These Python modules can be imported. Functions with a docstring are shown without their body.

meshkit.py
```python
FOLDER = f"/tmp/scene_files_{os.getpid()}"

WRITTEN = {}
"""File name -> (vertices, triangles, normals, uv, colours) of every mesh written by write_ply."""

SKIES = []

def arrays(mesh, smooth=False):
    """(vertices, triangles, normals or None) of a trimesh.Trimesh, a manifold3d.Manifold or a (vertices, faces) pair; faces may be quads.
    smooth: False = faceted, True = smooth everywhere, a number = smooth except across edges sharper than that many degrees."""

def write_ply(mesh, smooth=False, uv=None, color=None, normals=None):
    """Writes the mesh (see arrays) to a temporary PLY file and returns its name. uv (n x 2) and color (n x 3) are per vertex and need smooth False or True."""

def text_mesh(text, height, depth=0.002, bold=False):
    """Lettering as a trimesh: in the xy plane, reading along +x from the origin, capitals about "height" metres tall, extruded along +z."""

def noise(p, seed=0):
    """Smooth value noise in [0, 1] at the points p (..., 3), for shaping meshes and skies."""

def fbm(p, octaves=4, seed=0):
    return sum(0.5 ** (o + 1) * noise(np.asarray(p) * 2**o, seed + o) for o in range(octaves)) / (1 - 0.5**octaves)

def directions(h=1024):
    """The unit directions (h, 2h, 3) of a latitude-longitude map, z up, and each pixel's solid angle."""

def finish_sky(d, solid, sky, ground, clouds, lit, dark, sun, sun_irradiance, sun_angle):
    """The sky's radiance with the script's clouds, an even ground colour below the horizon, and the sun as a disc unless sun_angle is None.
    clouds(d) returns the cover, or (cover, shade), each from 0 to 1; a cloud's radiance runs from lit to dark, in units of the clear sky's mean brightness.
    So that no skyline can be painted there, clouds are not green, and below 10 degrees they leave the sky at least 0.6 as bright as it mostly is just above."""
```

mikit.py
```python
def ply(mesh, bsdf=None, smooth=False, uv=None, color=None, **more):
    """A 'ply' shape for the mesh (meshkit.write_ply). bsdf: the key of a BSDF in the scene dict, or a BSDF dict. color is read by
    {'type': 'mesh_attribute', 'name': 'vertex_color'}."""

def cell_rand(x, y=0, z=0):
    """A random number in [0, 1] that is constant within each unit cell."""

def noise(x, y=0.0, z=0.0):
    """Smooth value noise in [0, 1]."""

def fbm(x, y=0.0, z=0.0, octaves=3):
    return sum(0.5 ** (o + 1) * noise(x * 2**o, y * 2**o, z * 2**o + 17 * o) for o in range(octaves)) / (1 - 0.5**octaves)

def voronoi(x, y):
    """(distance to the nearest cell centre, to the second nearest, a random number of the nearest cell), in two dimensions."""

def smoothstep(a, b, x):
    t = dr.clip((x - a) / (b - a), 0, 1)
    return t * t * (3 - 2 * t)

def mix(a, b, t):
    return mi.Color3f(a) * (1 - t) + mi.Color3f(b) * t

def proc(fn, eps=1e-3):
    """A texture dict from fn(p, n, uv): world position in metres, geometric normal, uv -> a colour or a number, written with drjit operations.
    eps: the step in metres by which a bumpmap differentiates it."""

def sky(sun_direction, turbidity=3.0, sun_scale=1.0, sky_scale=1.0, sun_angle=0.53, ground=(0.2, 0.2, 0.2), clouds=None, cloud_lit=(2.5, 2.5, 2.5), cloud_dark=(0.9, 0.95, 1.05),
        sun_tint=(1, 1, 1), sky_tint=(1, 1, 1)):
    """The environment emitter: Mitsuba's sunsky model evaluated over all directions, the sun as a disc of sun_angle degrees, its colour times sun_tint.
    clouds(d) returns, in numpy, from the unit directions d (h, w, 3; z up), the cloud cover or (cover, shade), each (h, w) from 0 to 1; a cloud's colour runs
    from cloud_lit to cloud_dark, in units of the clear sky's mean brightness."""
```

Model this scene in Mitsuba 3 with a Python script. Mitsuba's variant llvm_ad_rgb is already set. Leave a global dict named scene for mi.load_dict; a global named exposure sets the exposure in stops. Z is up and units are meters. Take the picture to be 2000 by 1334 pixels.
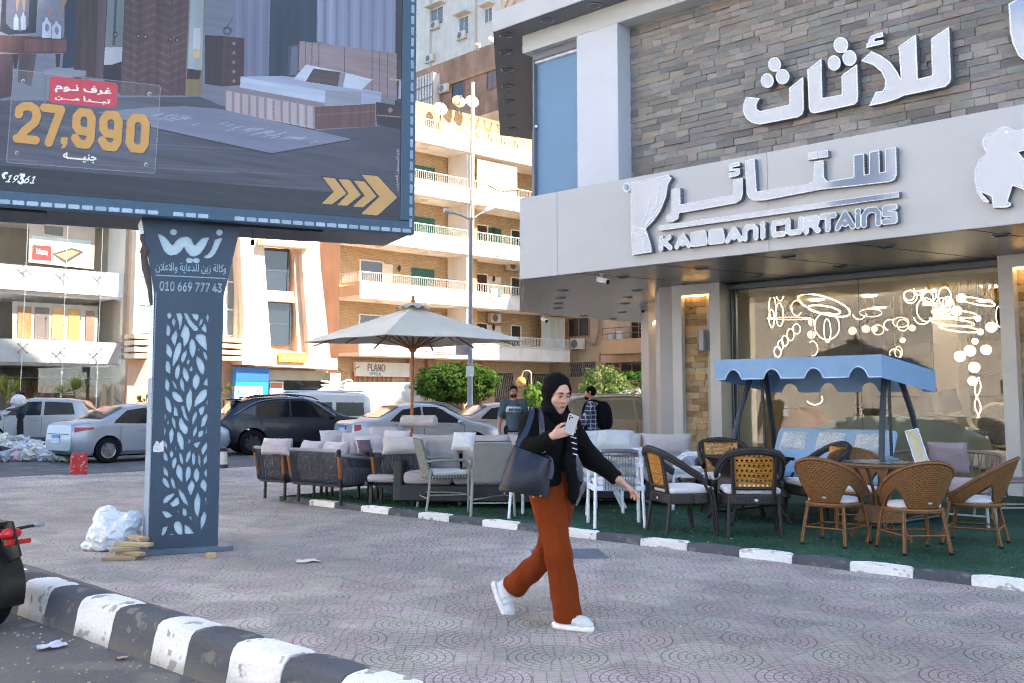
import math, random
import numpy as np, trimesh, drjit as dr, mitsuba as mi, mikit, meshkit, manifold3d as m3
from shapely.geometry import Polygon, LineString, Point, box as sbox, MultiPolygon
from shapely.ops import unary_union
from shapely import affinity
from mikit import proc, noise, fbm, voronoi, cell_rand, smoothstep, mix
T = mi.ScalarTransform4f
rng = np.random.default_rng(7)
scene, labels = {}, {}

# ---------------------------------------------------------------- camera, sky, exposure
F_PX, Y_PP, TILT, EYE = 1980.0,588.0,0.095,1.5  # focal length and principal row for a 2000 px wide frame
TH = math.atan(TILT)
CF, CU = np.array([0, math.cos(TH), math.sin(TH)]), np.array([0,-math.sin(TH), math.cos(TH)])
scene['camera'] = dict(type='perspective', fov=2 * math.degrees(math.atan(1000 / F_PX)), fov_axis='x', near_clip=0.1, far_clip=3000.0,
    principal_point_offset_y=(667 - Y_PP) / 1334, to_world=T().look_at(origin=[0,0, EYE], target=[0, math.cos(TH), EYE + math.sin(TH)], up=[0,0,1]))
SUN = np.array([0.9,-0.35,0.95])
scene['sky'] = mikit.sky(SUN.tolist(), turbidity=3.5, ground=(0.22,0.2,0.18), sky_tint=(1.03,1.0,0.965), sun_tint=(0.96,1.0,1.15), sun_scale=0.85)
exposure = 3.8

# ---------------------------------------------------------------- layout helpers: where a sight line of the photograph meets a real plane
def ray(px, py):
    return F_PX * CF + (px - 1000) * np.array([1.0,0,0]) - (py - Y_PP) * CU
def G(px, py, z=0.0):
    d = ray(px, py); t = (z - EYE) / d[2]
    return np.array([0,0, EYE]) + d * t
def PY(px, py, Y):
    d = ray(px, py)
    return np.array([0,0, EYE]) + d * (Y / d[1])
class Wall:
    """A vertical plane: s metres along (dx, dy) from (x, y), z up; n points towards the viewer's side."""
    def __init__(self, o, d, flip=False):
        self.o = np.array([o[0], o[1],0.0]); self.d = np.array([d[0], d[1],0.0]); self.d /= np.linalg.norm(self.d)
        self.n = np.cross(self.d, [0,0,1.0]) * (-1 if flip else 1)
    def at(self, px, py, off=0.0):
        r = ray(px, py); e = np.array([0,0, EYE]); o = self.o + self.n * off
        p = e + r * (np.dot(o - e, self.n) / np.dot(r, self.n))
        return float(np.dot(p - o, self.d)), float(p[2])
    def p(self, s, z, off=0.0):
        return self.o + self.d * s + self.n * off + np.array([0,0, z])
    def m(self, off=0.0):  # matrix: local x along, y up, z outwards
        M = np.eye(4); M[:3,0] = self.d; M[:3,1] = [0,0,1]; M[:3,2] = np.cross(self.d, [0,0,1]); M[:3,3] = self.o + self.n * off
        return M

# ---------------------------------------------------------------- colours: packed in u as 6 bits per channel, v = noise strength
def lin(c):
    if isinstance(c, str):
        c = [int(c.lstrip('#')[i:i + 2],16) / 255 for i in (0,2,4)]
        return np.array([x / 12.92 if x <= 0.04045 else ((x + 0.055) / 1.055) ** 2.4 for x in c])
    return np.asarray(c, float)
def pack(c):
    q = np.clip(np.round(np.sqrt(np.clip(lin(c),0,1)) * 63),0,63)
    return float(q[0] * 4096 + q[1] * 64 + q[2])
def unpack(uv):
    u = dr.floor(uv.x + 0.5)
    r = dr.floor(u / 4096); g = dr.floor((u - r * 4096) / 64); b = u - r * 4096 - g * 64
    return mi.Color3f(dr.square(r / 63), dr.square(g / 63), dr.square(b / 63))
def tinted(p, n, uv):
    a = uv.y
    f = fbm(p.x * 2.1 + p.y * 0.7, p.y * 2.1, p.z * 2.1,3) - 0.5
    g = noise(p.x * 37, p.y * 37, p.z * 31) - 0.5
    return unpack(uv) * dr.clip(1 + a * (1.5 * f + 0.55 * g),0.2,2)
def streaked(p, n, uv):
    a = uv.y
    f = fbm(p.x * 3.0 + p.y * 2.0, p.y * 2.0 - p.x, p.z * 0.35,3) - 0.5
    g = fbm(p.x * 0.9, p.y * 0.9, p.z * 0.8 + 5,3) - 0.5
    h = noise(p.x * 45, p.y * 45, p.z * 45) - 0.5
    return unpack(uv) * dr.clip(1 + a * (1.2 * f + 1.3 * g + 0.4 * h),0.2,2)
def two(b): return {'type': 'twosided', 'bsdf': b}
TINT, STREAK = proc(tinted), proc(streaked)
def bumped(b, fn, eps, scale=1.0): return {'type': 'bumpmap', 'tex': proc(fn, eps), 'scale': scale, 'bsdf': b}
def grain(p, n, uv): return 0.0035 * fbm(p.x * 60, p.y * 60, p.z * 60,2)
def weave(p, n, uv): return 0.0012 * noise(p.x * 420, p.y * 420, p.z * 420) + 0.006 * fbm(p.x * 9, p.y * 9, p.z * 9,2)
def soft(p, n, uv): return 0.0022 * noise(p.x * 240, p.y * 240, p.z * 240)
scene['matte'] = two({'type': 'principled', 'base_color': TINT, 'roughness': 0.85, 'specular': 0.25})
scene['rough'] = two(bumped({'type': 'principled', 'base_color': STREAK, 'roughness': 0.9, 'specular': 0.2}, grain, 2e-3))
scene['facade'] = two({'type': 'principled', 'base_color': STREAK, 'roughness': 0.9, 'specular': 0.15})
scene['satin'] = two({'type': 'principled', 'base_color': TINT, 'roughness': 0.42, 'specular': 0.5})
scene['gloss'] = two({'type': 'principled', 'base_color': TINT, 'roughness': 0.18, 'specular': 0.6, 'clearcoat': 0.4})
scene['carpaint'] = two({'type': 'principled', 'base_color': TINT, 'roughness': 0.33, 'metallic': 0.45, 'specular': 0.6, 'clearcoat': 1.0, 'clearcoat_gloss': 0.95})
scene['cloth'] = two(bumped({'type': 'principled', 'base_color': TINT, 'roughness': 0.95, 'specular': 0.12, 'sheen': 0.4}, weave, 1e-3))
scene['metal'] = two({'type': 'principled', 'base_color': TINT, 'roughness': 0.3, 'metallic': 0.9})
scene['skin'] = two({'type': 'principled', 'base_color': TINT, 'roughness': 0.5, 'specular': 0.4})
scene['glass'] = {'type': 'thindielectric', 'int_ior': 1.5}
scene['clearglass'] = {'type': 'thindielectric', 'int_ior': 1.35}
scene['carglass'] = two({'type': 'principled', 'base_color': TINT, 'roughness': 0.06, 'specular': 0.7})
scene['leaf'] = {'type': 'principledthin', 'base_color': TINT, 'roughness': 0.6, 'diff_trans': 0.5, 'spec_trans': 0.0}
def wicker_h(p, n, uv):
    u, v = uv.x, uv.y
    r = dr.floor(v); off = 0.5 * (r - 2 * dr.floor(r / 2))
    a = dr.abs(dr.sin(math.pi * (u + off))); b = dr.abs(dr.sin(math.pi * v))
    return 0.006 * dr.sqrt(a + 1e-4) * dr.sqrt(b + 1e-4)
def wicker(name, lo, hi, rough):
    lo, hi = lin(lo), lin(hi)
    def col(p, n, uv):
        h = wicker_h(p, n, uv) / 0.006
        r = cell_rand(dr.floor(uv.x), dr.floor(uv.y))
        return mix(lo.tolist(), hi.tolist(), dr.clip(smoothstep(0.25,0.75, h) * (0.75 + 0.4 * r),0,1))
    scene[name] = two(bumped({'type': 'principled', 'base_color': proc(col), 'roughness': rough, 'specular': 0.4}, wicker_h, 2e-3,0.5))

# ---------------------------------------------------------------- meshes
def cat(ms):
    ms = [m for m in ms if m is not None]
    V, Fc, o = [],[],0
    for m in ms:
        v, f = (m if isinstance(m, tuple) else (m.vertices, m.faces))
        V.append(np.asarray(v, float)); Fc.append(np.asarray(f) + o); o += len(v)
    return np.vstack(V), np.vstack(Fc)
def xf(m, M):
    v, f = m if isinstance(m, tuple) else (m.vertices, m.faces)
    M = np.asarray(M)
    v = np.asarray(v) @ M[:3, :3].T + M[:3,3]
    f = np.asarray(f)
    return v, (f[:, ::-1] if np.linalg.det(M[:3, :3]) < 0 else f)
def mv(m, d): return (np.asarray(m[0] if isinstance(m, tuple) else m.vertices) + np.asarray(d, float), m[1] if isinstance(m, tuple) else m.faces)
def Mx(loc=(0,0,0), rz=0.0, rx=0.0, ry=0.0, s=1.0):
    c, sn = math.cos, math.sin
    Rz = np.array([[c(rz),-sn(rz),0],[sn(rz), c(rz),0],[0,0,1]]); Rx = np.array([[1,0,0],[0, c(rx),-sn(rx)],[0, sn(rx), c(rx)]]); Ry = np.array([[c(ry),0, sn(ry)],[0,1,0],[-sn(ry),0, c(ry)]])
    M = np.eye(4); M[:3, :3] = Rz @ Ry @ Rx * s if np.isscalar(s) else Rz @ Ry @ Rx @ np.diag(s); M[:3,3] = loc
    return M
BOXF = np.array([[0,2,1],[0,3,2],[4,5,6],[4,6,7],[0,1,5],[0,5,4],[1,2,6],[1,6,5],[2,3,7],[2,7,6],[3,0,4],[3,4,7]])
def box(x0, x1, y0, y1, z0, z1):
    return np.array([[x0, y0, z0],[x1, y0, z0],[x1, y1, z0],[x0, y1, z0],[x0, y0, z1],[x1, y0, z1],[x1, y1, z1],[x0, y1, z1]], float), BOXF
def cbox(x0, x1, y0, y1, z0, z1, b=0.01):  # box with chamfered edges
    P = []
    for x, sx in ((x0,1),(x1,-1)):
        for y, sy in ((y0,1),(y1,-1)):
            for z, sz in ((z0,1),(z1,-1)):
                P += [[x, y + sy * b, z + sz * b],[x + sx * b, y, z + sz * b],[x + sx * b, y + sy * b, z]]
    h = m3.Manifold.hull_points(np.array(P, np.float32)).to_mesh()
    return np.array(h.vert_properties[:, :3], float), np.array(h.tri_verts)
def bar(a, b, w, h=None, up=(0,0,1)):  # rectangular bar from a to b
    a, b = np.asarray(a, float), np.asarray(b, float); h = h or w
    t = b - a; L = np.linalg.norm(t); t /= L
    u = np.asarray(up, float)
    if abs(np.dot(u, t)) > 0.95: u = np.array([1.0,0,0])
    x = np.cross(t, u); x /= np.linalg.norm(x); y = np.cross(x, t)
    M = np.eye(4); M[:3,0] = t; M[:3,1] = x; M[:3,2] = y; M[:3,3] = a
    return xf(box(0, L, -w / 2, w / 2,-h / 2, h / 2), M)
def tube(pts, r, n=8, closed=False, caps=True):
    p = np.asarray(pts, float); N = len(p); r = np.broadcast_to(np.asarray(r, float),(N,))
    if closed: t = np.roll(p, -1,0) - np.roll(p, 1,0)
    else: t = np.gradient(p, axis=0)
    t /= np.linalg.norm(t, axis=1, keepdims=True) + 1e-12
    a = np.array([0,0,1.0]) if abs(t[0][2]) < 0.9 else np.array([1.0,0,0])
    U = []
    for k in range(N):
        a = a - t[k] * np.dot(a, t[k]); a = a / (np.linalg.norm(a) + 1e-12); U.append(a)
    U = np.array(U); W = np.cross(t, U); an = np.arange(n) * 2 * np.pi / n
    v = p[:, None] + r[:, None, None] * (np.cos(an)[None, :, None] * U[:, None] + np.sin(an)[None, :, None] * W[:, None])
    K = N if closed else N - 1
    i, j = np.meshgrid(np.arange(K), np.arange(n), indexing='ij'); i2 = (i + 1) % N; j2 = (j + 1) % n
    q = np.stack([i * n + j, i * n + j2, i2 * n + j2, i2 * n + j],-1).reshape(-1,4)
    f = np.vstack([q[:, [0,1,2]], q[:, [0,2,3]]]); v = v.reshape(-1,3)
    if caps and not closed:
        c0, c1 = len(v), len(v) + 1; v = np.vstack([v, p[0], p[-1]]); k = np.arange(n)
        f = np.vstack([f, np.stack([np.full(n, c0),(k + 1) % n, k],1), np.stack([np.full(n, c1),(N - 1) * n + k, (N - 1) * n + (k + 1) % n],1)])
    return v, f
def curve(pts, n=24, closed=False):  # Catmull-Rom through the points
    p = np.asarray(pts, float)
    if closed: q = np.vstack([p[-1], p, p[0], p[1]]); segs = len(p)
    else: q = np.vstack([2 * p[0] - p[1], p, 2 * p[-1] - p[-2]]); segs = len(p) - 1
    t = np.linspace(0, segs, n, endpoint=not closed); i = np.minimum(t.astype(int), segs - 1); u = (t - i)[:, None]
    a, b, c, d = q[i], q[i + 1], q[i + 2], q[i + 3]
    return 0.5 * (2 * b + (c - a) * u + (2 * a - 5 * b + 4 * c - d) * u ** 2 + (3 * b - a - 3 * c + d) * u ** 3)
def lathe(prof, n=20, axis_xy=(0,0)):
    p = np.asarray(prof, float); N = len(p); an = np.arange(n) * 2 * np.pi / n
    v = np.stack([p[:, None, 0] * np.cos(an) + axis_xy[0], p[:, None, 0] * np.sin(an) + axis_xy[1], np.repeat(p[:, None, 1], n, 1)],-1).reshape(-1,3)
    i, j = np.meshgrid(np.arange(N - 1), np.arange(n), indexing='ij'); j2 = (j + 1) % n
    q = np.stack([i * n + j, i * n + j2,(i + 1) * n + j2,(i + 1) * n + j],-1).reshape(-1,4)
    return v, np.vstack([q[:, [0,1,2]], q[:, [0,2,3]]])
def cyl(c, r, h, n=20): return mv(lathe([(0,0),(r, 0),(r, h),(0, h)], n), c)
def ball(c, r, n=12):
    a = np.linspace(-np.pi / 2, np.pi / 2, n)
    m = lathe(np.stack([np.cos(a), np.sin(a)],1),2 * n)
    return m[0] * np.broadcast_to(np.asarray(r, float),(3,)) + np.asarray(c, float), m[1]
def grid(nu, nv, fn):  # surface from fn(u, v), u and v in [0,1]; also returns the uv
    u, v = np.meshgrid(np.linspace(0,1, nu + 1), np.linspace(0,1, nv + 1), indexing='ij')
    P = fn(u, v); P = np.stack(P, -1) if isinstance(P, tuple) else P
    i, j = np.meshgrid(np.arange(nu), np.arange(nv), indexing='ij'); k = nv + 1
    q = np.stack([i * k + j, (i + 1) * k + j, (i + 1) * k + j + 1, i * k + j + 1],-1).reshape(-1,4)
    return P.reshape(-1,3), np.vstack([q[:, [0,1,2]], q[:, [0,2,3]]])
def guv(nu, nv, su, sv):
    u, v = np.meshgrid(np.linspace(0, su, nu + 1), np.linspace(0, sv, nv + 1), indexing='ij')
    return np.stack([u.ravel(), v.ravel()],1)
def polys(g):
    if g is None or g.is_empty: return []
    return [x for x in getattr(g, 'geoms', [g]) if isinstance(x, Polygon) and x.area > 1e-7]
def flat(g, z=0.0):  # triangulated shapely polygon at height z
    out = []
    for q in polys(g):
        v, f = trimesh.creation.triangulate_polygon(q, engine='earcut')
        out.append((np.column_stack([v, np.full(len(v), z)]), f))
    return cat(out)
def ext(g, h, z=0.0):  # extruded shapely polygon
    out = []
    for q in polys(g):
        m = trimesh.creation.extrude_polygon(q, h, engine='earcut'); out.append((np.asarray(m.vertices) + [0,0, z], np.asarray(m.faces)))
    return cat(out)
def pillow(w, h, t, n=14, sag=0.0, seed=0):  # stuffed cushion lying in xy, thickness along z
    def fn(u, v):
        x, y = u * 2 - 1, v * 2 - 1
        k = (1 - np.abs(x) ** 2.6) * (1 - np.abs(y) ** 2.6); pr = np.sqrt(np.clip(k, 0,1)) ** 0.9
        pin = 1 - 0.07 * (1 - np.abs(x) ** 2) * (np.abs(y) ** 6) ; pin2 = 1 - 0.07 * (1 - np.abs(y) ** 2) * (np.abs(x) ** 6)
        nz = meshkit.fbm(np.stack([x * 2 + seed * 7, y * 2, x * 0],-1),3, seed) - 0.5
        return x * w / 2 * pin2, y * h / 2 * pin, pr * (t / 2 + 0.35 * t * nz * pr)
    a = grid(n, n, fn); b = grid(n, n, fn); b = (b[0] * [1,1,-0.9], b[1][:, ::-1])
    return cat([a, b])
def slab(w, d, t, b=0.03, crown=0.015):  # boxed seat cushion, origin at the bottom centre
    m = m3.Manifold.cube((w - 2 * b, d - 2 * b, t - 2 * b), True).translate((0,0, t / 2))
    s = m3.Manifold.hull_points((np.array([[sx * (w / 2 - b) + dx * b, sy * (d / 2 - b) + dy * b, (t - b if sz else b) + dz * b] for sx in (-1,1) for sy in (-1,1) for sz in (0,1)
        for dx, dy, dz in [(sx, 0,0),(0, sy, 0),(0,0,1 if sz else -1),(sx * .7, sy * .7,0),(sx * .7,0,.7 if sz else -.7),(0, sy * .7,.7 if sz else -.7)]], np.float32)))
    s = s.refine_to_length(max(w, d) / 9).to_mesh(); v = np.array(s.vert_properties[:, :3], float)
    k = np.clip(1 - (2 * v[:, 0] / w) ** 2,0,1) * np.clip(1 - (2 * v[:, 1] / d) ** 2,0,1)
    v[:, 2] += np.where(v[:, 2] > t * 0.6, crown * k, 0)
    return v, np.array(s.tri_verts)

# ---------------------------------------------------------------- scene entries
def numbered(k):
    if k not in USED: USED.add(k); return k
    i = NEXT.get(k, 1)
    while f'{k}_{i:03d}' in USED: i += 1
    NEXT[k] = i + 1; USED.add(f'{k}_{i:03d}'); return f'{k}_{i:03d}'
USED, NEXT = set(), {}
def thing(name, label, category, group=None):
    k = numbered(name); labels[k] = {'label': label, 'category': category}
    if group: labels[k]['group'] = group
    return k
def setting(name):
    k = numbered(name); labels[k] = {'kind': 'structure'}; return k
def shape(mesh, color='#808080', mat='matte', nz=0.12, smooth=30, uv=None):
    v, f = (mesh if isinstance(mesh, tuple) else (mesh.vertices, mesh.faces))
    if uv is not None: return mikit.ply((v, f), mat, smooth=bool(smooth), uv=uv)
    if smooth and smooth is not True:
        s = trimesh.graph.smooth_shade(trimesh.Trimesh(v, f, process=True), angle=math.radians(smooth), facet_minarea=None)
        v, f = np.asarray(s.vertices), np.asarray(s.faces)
    return mikit.ply((v, f), mat, smooth=bool(smooth), uv=np.tile([pack(color), nz],(len(v),1)))
def put(path, sh, Mw=None, label=None, kind=None):
    k = numbered(path)
    scene[k] = sh if Mw is None else {**sh, 'to_world': T(np.asarray(Mw).tolist())}
    if label or kind:
        labels[k] = {}
        if label: labels[k]['label'] = label
        if kind: labels[k]['kind'] = kind
    return k
def part(parent, name, mesh, color='#808080', mat='matte', nz=0.12, smooth=30, label=None, kind=None, Mw=None, uv=None):
    return put(f'{parent}__{name}', shape(mesh, color, mat, nz, smooth, uv), Mw, label, kind)
def solo(name, label, category, mesh, color='#808080', mat='matte', nz=0.12, smooth=30, group=None, Mw=None, uv=None):
    k = thing(name, label, category, group); USED.discard(k)
    put(k, shape(mesh, color, mat, nz, smooth, uv), Mw); USED.add(k)
    return k
class Proto:
    """A thing built once in its own coordinates; place() adds an entry per part with its own place."""
    def __init__(self): self.parts = []
    def add(self, name, mesh, color='#808080', mat='matte', nz=0.12, smooth=30, label=None, kind=None, uv=None):
        self.parts.append((name, shape(mesh, color, mat, nz, smooth, uv), label, kind)); return self
    def place(self, name, label, category, Mw, group=None, skip=()):
        t = thing(name, label, category, group)
        seen = {}
        for n, sh, lb, kd in self.parts:
            if n in skip: continue
            head, _, tail = n.partition('__')
            if tail: put(f'{seen.get(head, t + "__" + head)}__{tail}', sh, Mw, lb, kd)
            else: seen[n] = put(f'{t}__{n}', sh, Mw, lb, kd)
        return t
def hexmix(a, b, t):
    x = lin(a) * (1 - t) + lin(b) * t
    return x
def jit(c, s=0.1): return np.clip(lin(c) * (1 + s * (rng.random() * 2 - 1)) * (1 + 0.25 * s * (rng.random(3) * 2 - 1)),0,1)
# ================================================================ ground
KD = np.array([0.731,-0.682,0]); KN = np.array([-0.682,-0.731,0])  # along the kerbs, and square to them towards the viewer
K0 = np.array([-0.443,5.514,0])  # on the back edge of the near kerb
E0, ED = np.array([-9.603,19.243,0]), np.array([0.782,0.622,0])  # far edge of the pavement
TK = G(1549,1100.5); TURF_Z = 0.075  # foot of the terrace kerb
def road_h(x, y): return -0.265 + 0.125 * np.clip((y - 9) / 9,0,1)
def asphalt(p, n, uv):
    f = fbm(p.x * 0.6, p.y * 0.6,0,3); g = noise(p.x * 90, p.y * 90); h = fbm(p.x * 3.2, p.y * 3.2,2,3)
    c = mix([0.085,0.083,0.085],[0.15,0.143,0.14], dr.clip(0.35 + 1.2 * (f - 0.5) + 0.6 * (g - 0.5),0,1))
    return mix(c, [0.21,0.19,0.165], smoothstep(0.56,0.72, h) * 0.55)
def asphalt_h(p, n, uv): return 0.004 * noise(p.x * 110, p.y * 110) + 0.01 * fbm(p.x * 6, p.y * 6,0,3)
scene['asphalt'] = two(bumped({'type': 'principled', 'base_color': proc(asphalt), 'roughness': 0.85, 'specular': 0.3}, asphalt_h, 2e-3))
xs = np.concatenate([[-900,-400,-150], np.arange(-60,61,4),[150,400,900]]); ys = np.concatenate([[-300,-100,-40], np.arange(-20,24,1.0), np.arange(24,110,6),[200,500,1500]])
gx, gy = np.meshgrid(xs, ys, indexing='ij')
gm = grid(len(xs) - 1, len(ys) - 1, lambda u, v: (gx, gy, road_h(gx, gy)))
scene[setting('road')] = mikit.ply(gm, 'asphalt', smooth=True)

# paving: square tiles whose reliefs join four by four into circles
LS = 0.4447 * math.sqrt(2) / 2; L0 = np.array([-1.07,7.37]); LA = math.radians(45)  # side of a tile, centre of one circle
def circle_frame(x, y):
    a = ((x - L0[0]) + (y - L0[1])) * (0.70710678 / (2 * LS)); b = ((y - L0[1]) - (x - L0[0])) * (0.70710678 / (2 * LS))
    return a + 0.5, b + 0.5
def relief(p):
    a, b = circle_frame(p.x, p.y)
    ia, ib = dr.floor(a), dr.floor(b); u, v = (a - ia - 0.5) * 2 * LS, (b - ib - 0.5) * 2 * LS
    r = dr.sqrt(u * u + v * v + 1e-9); th = dr.atan2(v, u)
    k = r / 0.048; ring = dr.floor(k); fr = k - ring
    dring = dr.minimum(fr, 1 - fr) * 0.048
    nsec = 6 + ring * 4; t = th * nsec / (2 * math.pi) + 0.5 * (ring - 2 * dr.floor(ring / 2)); ft = t - dr.floor(t)
    dtick = dr.minimum(ft, 1 - ft) * (2 * math.pi) * r / nsec
    inside = dr.minimum(dring, dr.select(dr.abs(fr - 0.5) < 0.27, dtick * 1.15,1.0))
    q = (u + v) / 0.052; fq = q - dr.floor(q); w = (u - v) / 0.104; fw = w - dr.floor(w)
    outside = dr.minimum(dr.minimum(fq, 1 - fq) * 0.052, dr.minimum(fw, 1 - fw) * 0.104)
    d = dr.select(r < 0.295, inside, outside * 1.7)
    return 1 - smoothstep(0.0026,0.0066, d), ia + ib - 2 * dr.floor((ia + ib) / 2), ia, ib
def paver(p, n, uv):
    g, par, ia, ib = relief(p)
    tone = cell_rand(dr.floor(2 * circle_frame(p.x, p.y)[0]), dr.floor(2 * circle_frame(p.x, p.y)[1]),3)
    f = fbm(p.x * 0.5, p.y * 0.5,0,3); h = noise(p.x * 55, p.y * 55); s = fbm(p.x * 2.3 + 9, p.y * 2.3,4,3)
    odd = dr.select(par > 0.5,1.0,0.0)
    c = mix([0.445,0.378,0.370],[0.437,0.41,0.368], odd) * (0.9 + 0.2 * tone) * (0.66 + 0.62 * f) * (0.94 + 0.12 * h)
    c = mix(c, [0.27,0.25,0.24], smoothstep(0.46,0.72, s) * 0.6)
    return c * (1 - 0.55 * g)
def paver_h(p, n, uv): return -0.005 * relief(p)[0] + 0.0015 * noise(p.x * 120, p.y * 120)
scene['paver'] = two(bumped({'type': 'principled', 'base_color': proc(paver), 'roughness': 0.75, 'specular': 0.35}, paver_h, 1.5e-3))
pave = Polygon([(K0 + KD * 9)[:2],(K0 - KD * 15.5)[:2], E0[:2] - 2.5 * ED[:2],(E0 + ED * 17)[:2],(9,29.0),(18,14)])
visible = pave.intersection(Polygon([(-12,18),(-4.2,8.4),(-.2,5.2),(3.5,5.2),(8,8),(3,22),(-2,26)]))
pk = setting('pavement')
scene[pk] = shape(ext(pave, 0.3,-0.306), '#6f6a66', 'rough', 0.3, smooth=False)
terr = Polygon([(TK + KD * 14)[:2],(TK - KD * 8.1)[:2],(TK - KD * 8.3 - KN * 3.4)[:2],(0.4,26.5),(9,26.5),(20,8)])
tiles, c45, s45 = [], math.cos(LA), math.sin(LA)
for i in range(-60,60):
    for j in range(-60,60):
        u, v = (i + 0.5) * LS, (j + 0.5) * LS
        c = L0 + np.array([c45 * u - s45 * v, s45 * u + c45 * v])
        if visible.contains(Point(c)) and not terr.buffer(-0.3).contains(Point(c)): tiles.append(c)
tiles.sort(key=lambda c: math.hypot(c[0], c[1]))
def tile_mesh(c):
    h, b = LS / 2 - 0.0015,0.003; dz = rng.normal(0,0.0007); tx, ty = rng.normal(0,0.002,2)
    P = []
    for hh, z in ((h, -0.006),(h, -b),(h - b, 0)):
        for sx, sy in ((-1,-1),(1,-1),(1,1),(-1,1)):
            u, v = sx * hh, sy * hh
            P.append([c[0] + c45 * u - s45 * v, c[1] + s45 * u + c45 * v, z + dz + tx * u + ty * v])
    Fc = [[8,9,10],[8,10,11]]
    for o in (0,4):
        for k in range(4): Fc += [[o + k, o + (k + 1) % 4, o + 4 + (k + 1) % 4],[o + k, o + 4 + (k + 1) % 4, o + 4 + k]]
    return np.array(P), np.array(Fc)
clip = pave.buffer(-0.05)
for c in tiles[:300]: put(f'{pk}__tile', mikit.ply(tile_mesh(c), 'paver'))
put(f'{pk}__paving', mikit.ply(cat([tile_mesh(c) for c in tiles[300:]]), 'paver'), kind='stuff')

# near kerb: painted blocks, tall face towards the road
def stained(base, seedc):
    base = lin(base)
    def fn(p, n, uv):
        w = fbm(p.x * 9, p.y * 9, p.z * 9,4); v = fbm(p.x * 2.2 + seedc, p.y * 2.2, p.z * 5,3); k = noise(p.x * 70, p.y * 70, p.z * 70)
        c = mi.Color3f(base.tolist()) * (0.72 + 0.5 * v) * (0.9 + 0.2 * k)
        c = mix(c, [0.2,0.185,0.165], smoothstep(0.60,0.68, w) * 0.75)
        low = smoothstep(-0.14,-0.27, p.z + 0.08 * (w - 0.5))
        return mix(c, [0.16,0.145,0.125], low * 0.6)
    return fn
def chips(p, n, uv): return 0.02 * fbm(p.x * 14, p.y * 14, p.z * 14,4) + 0.003 * noise(p.x * 120, p.y * 120, p.z * 120)
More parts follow.
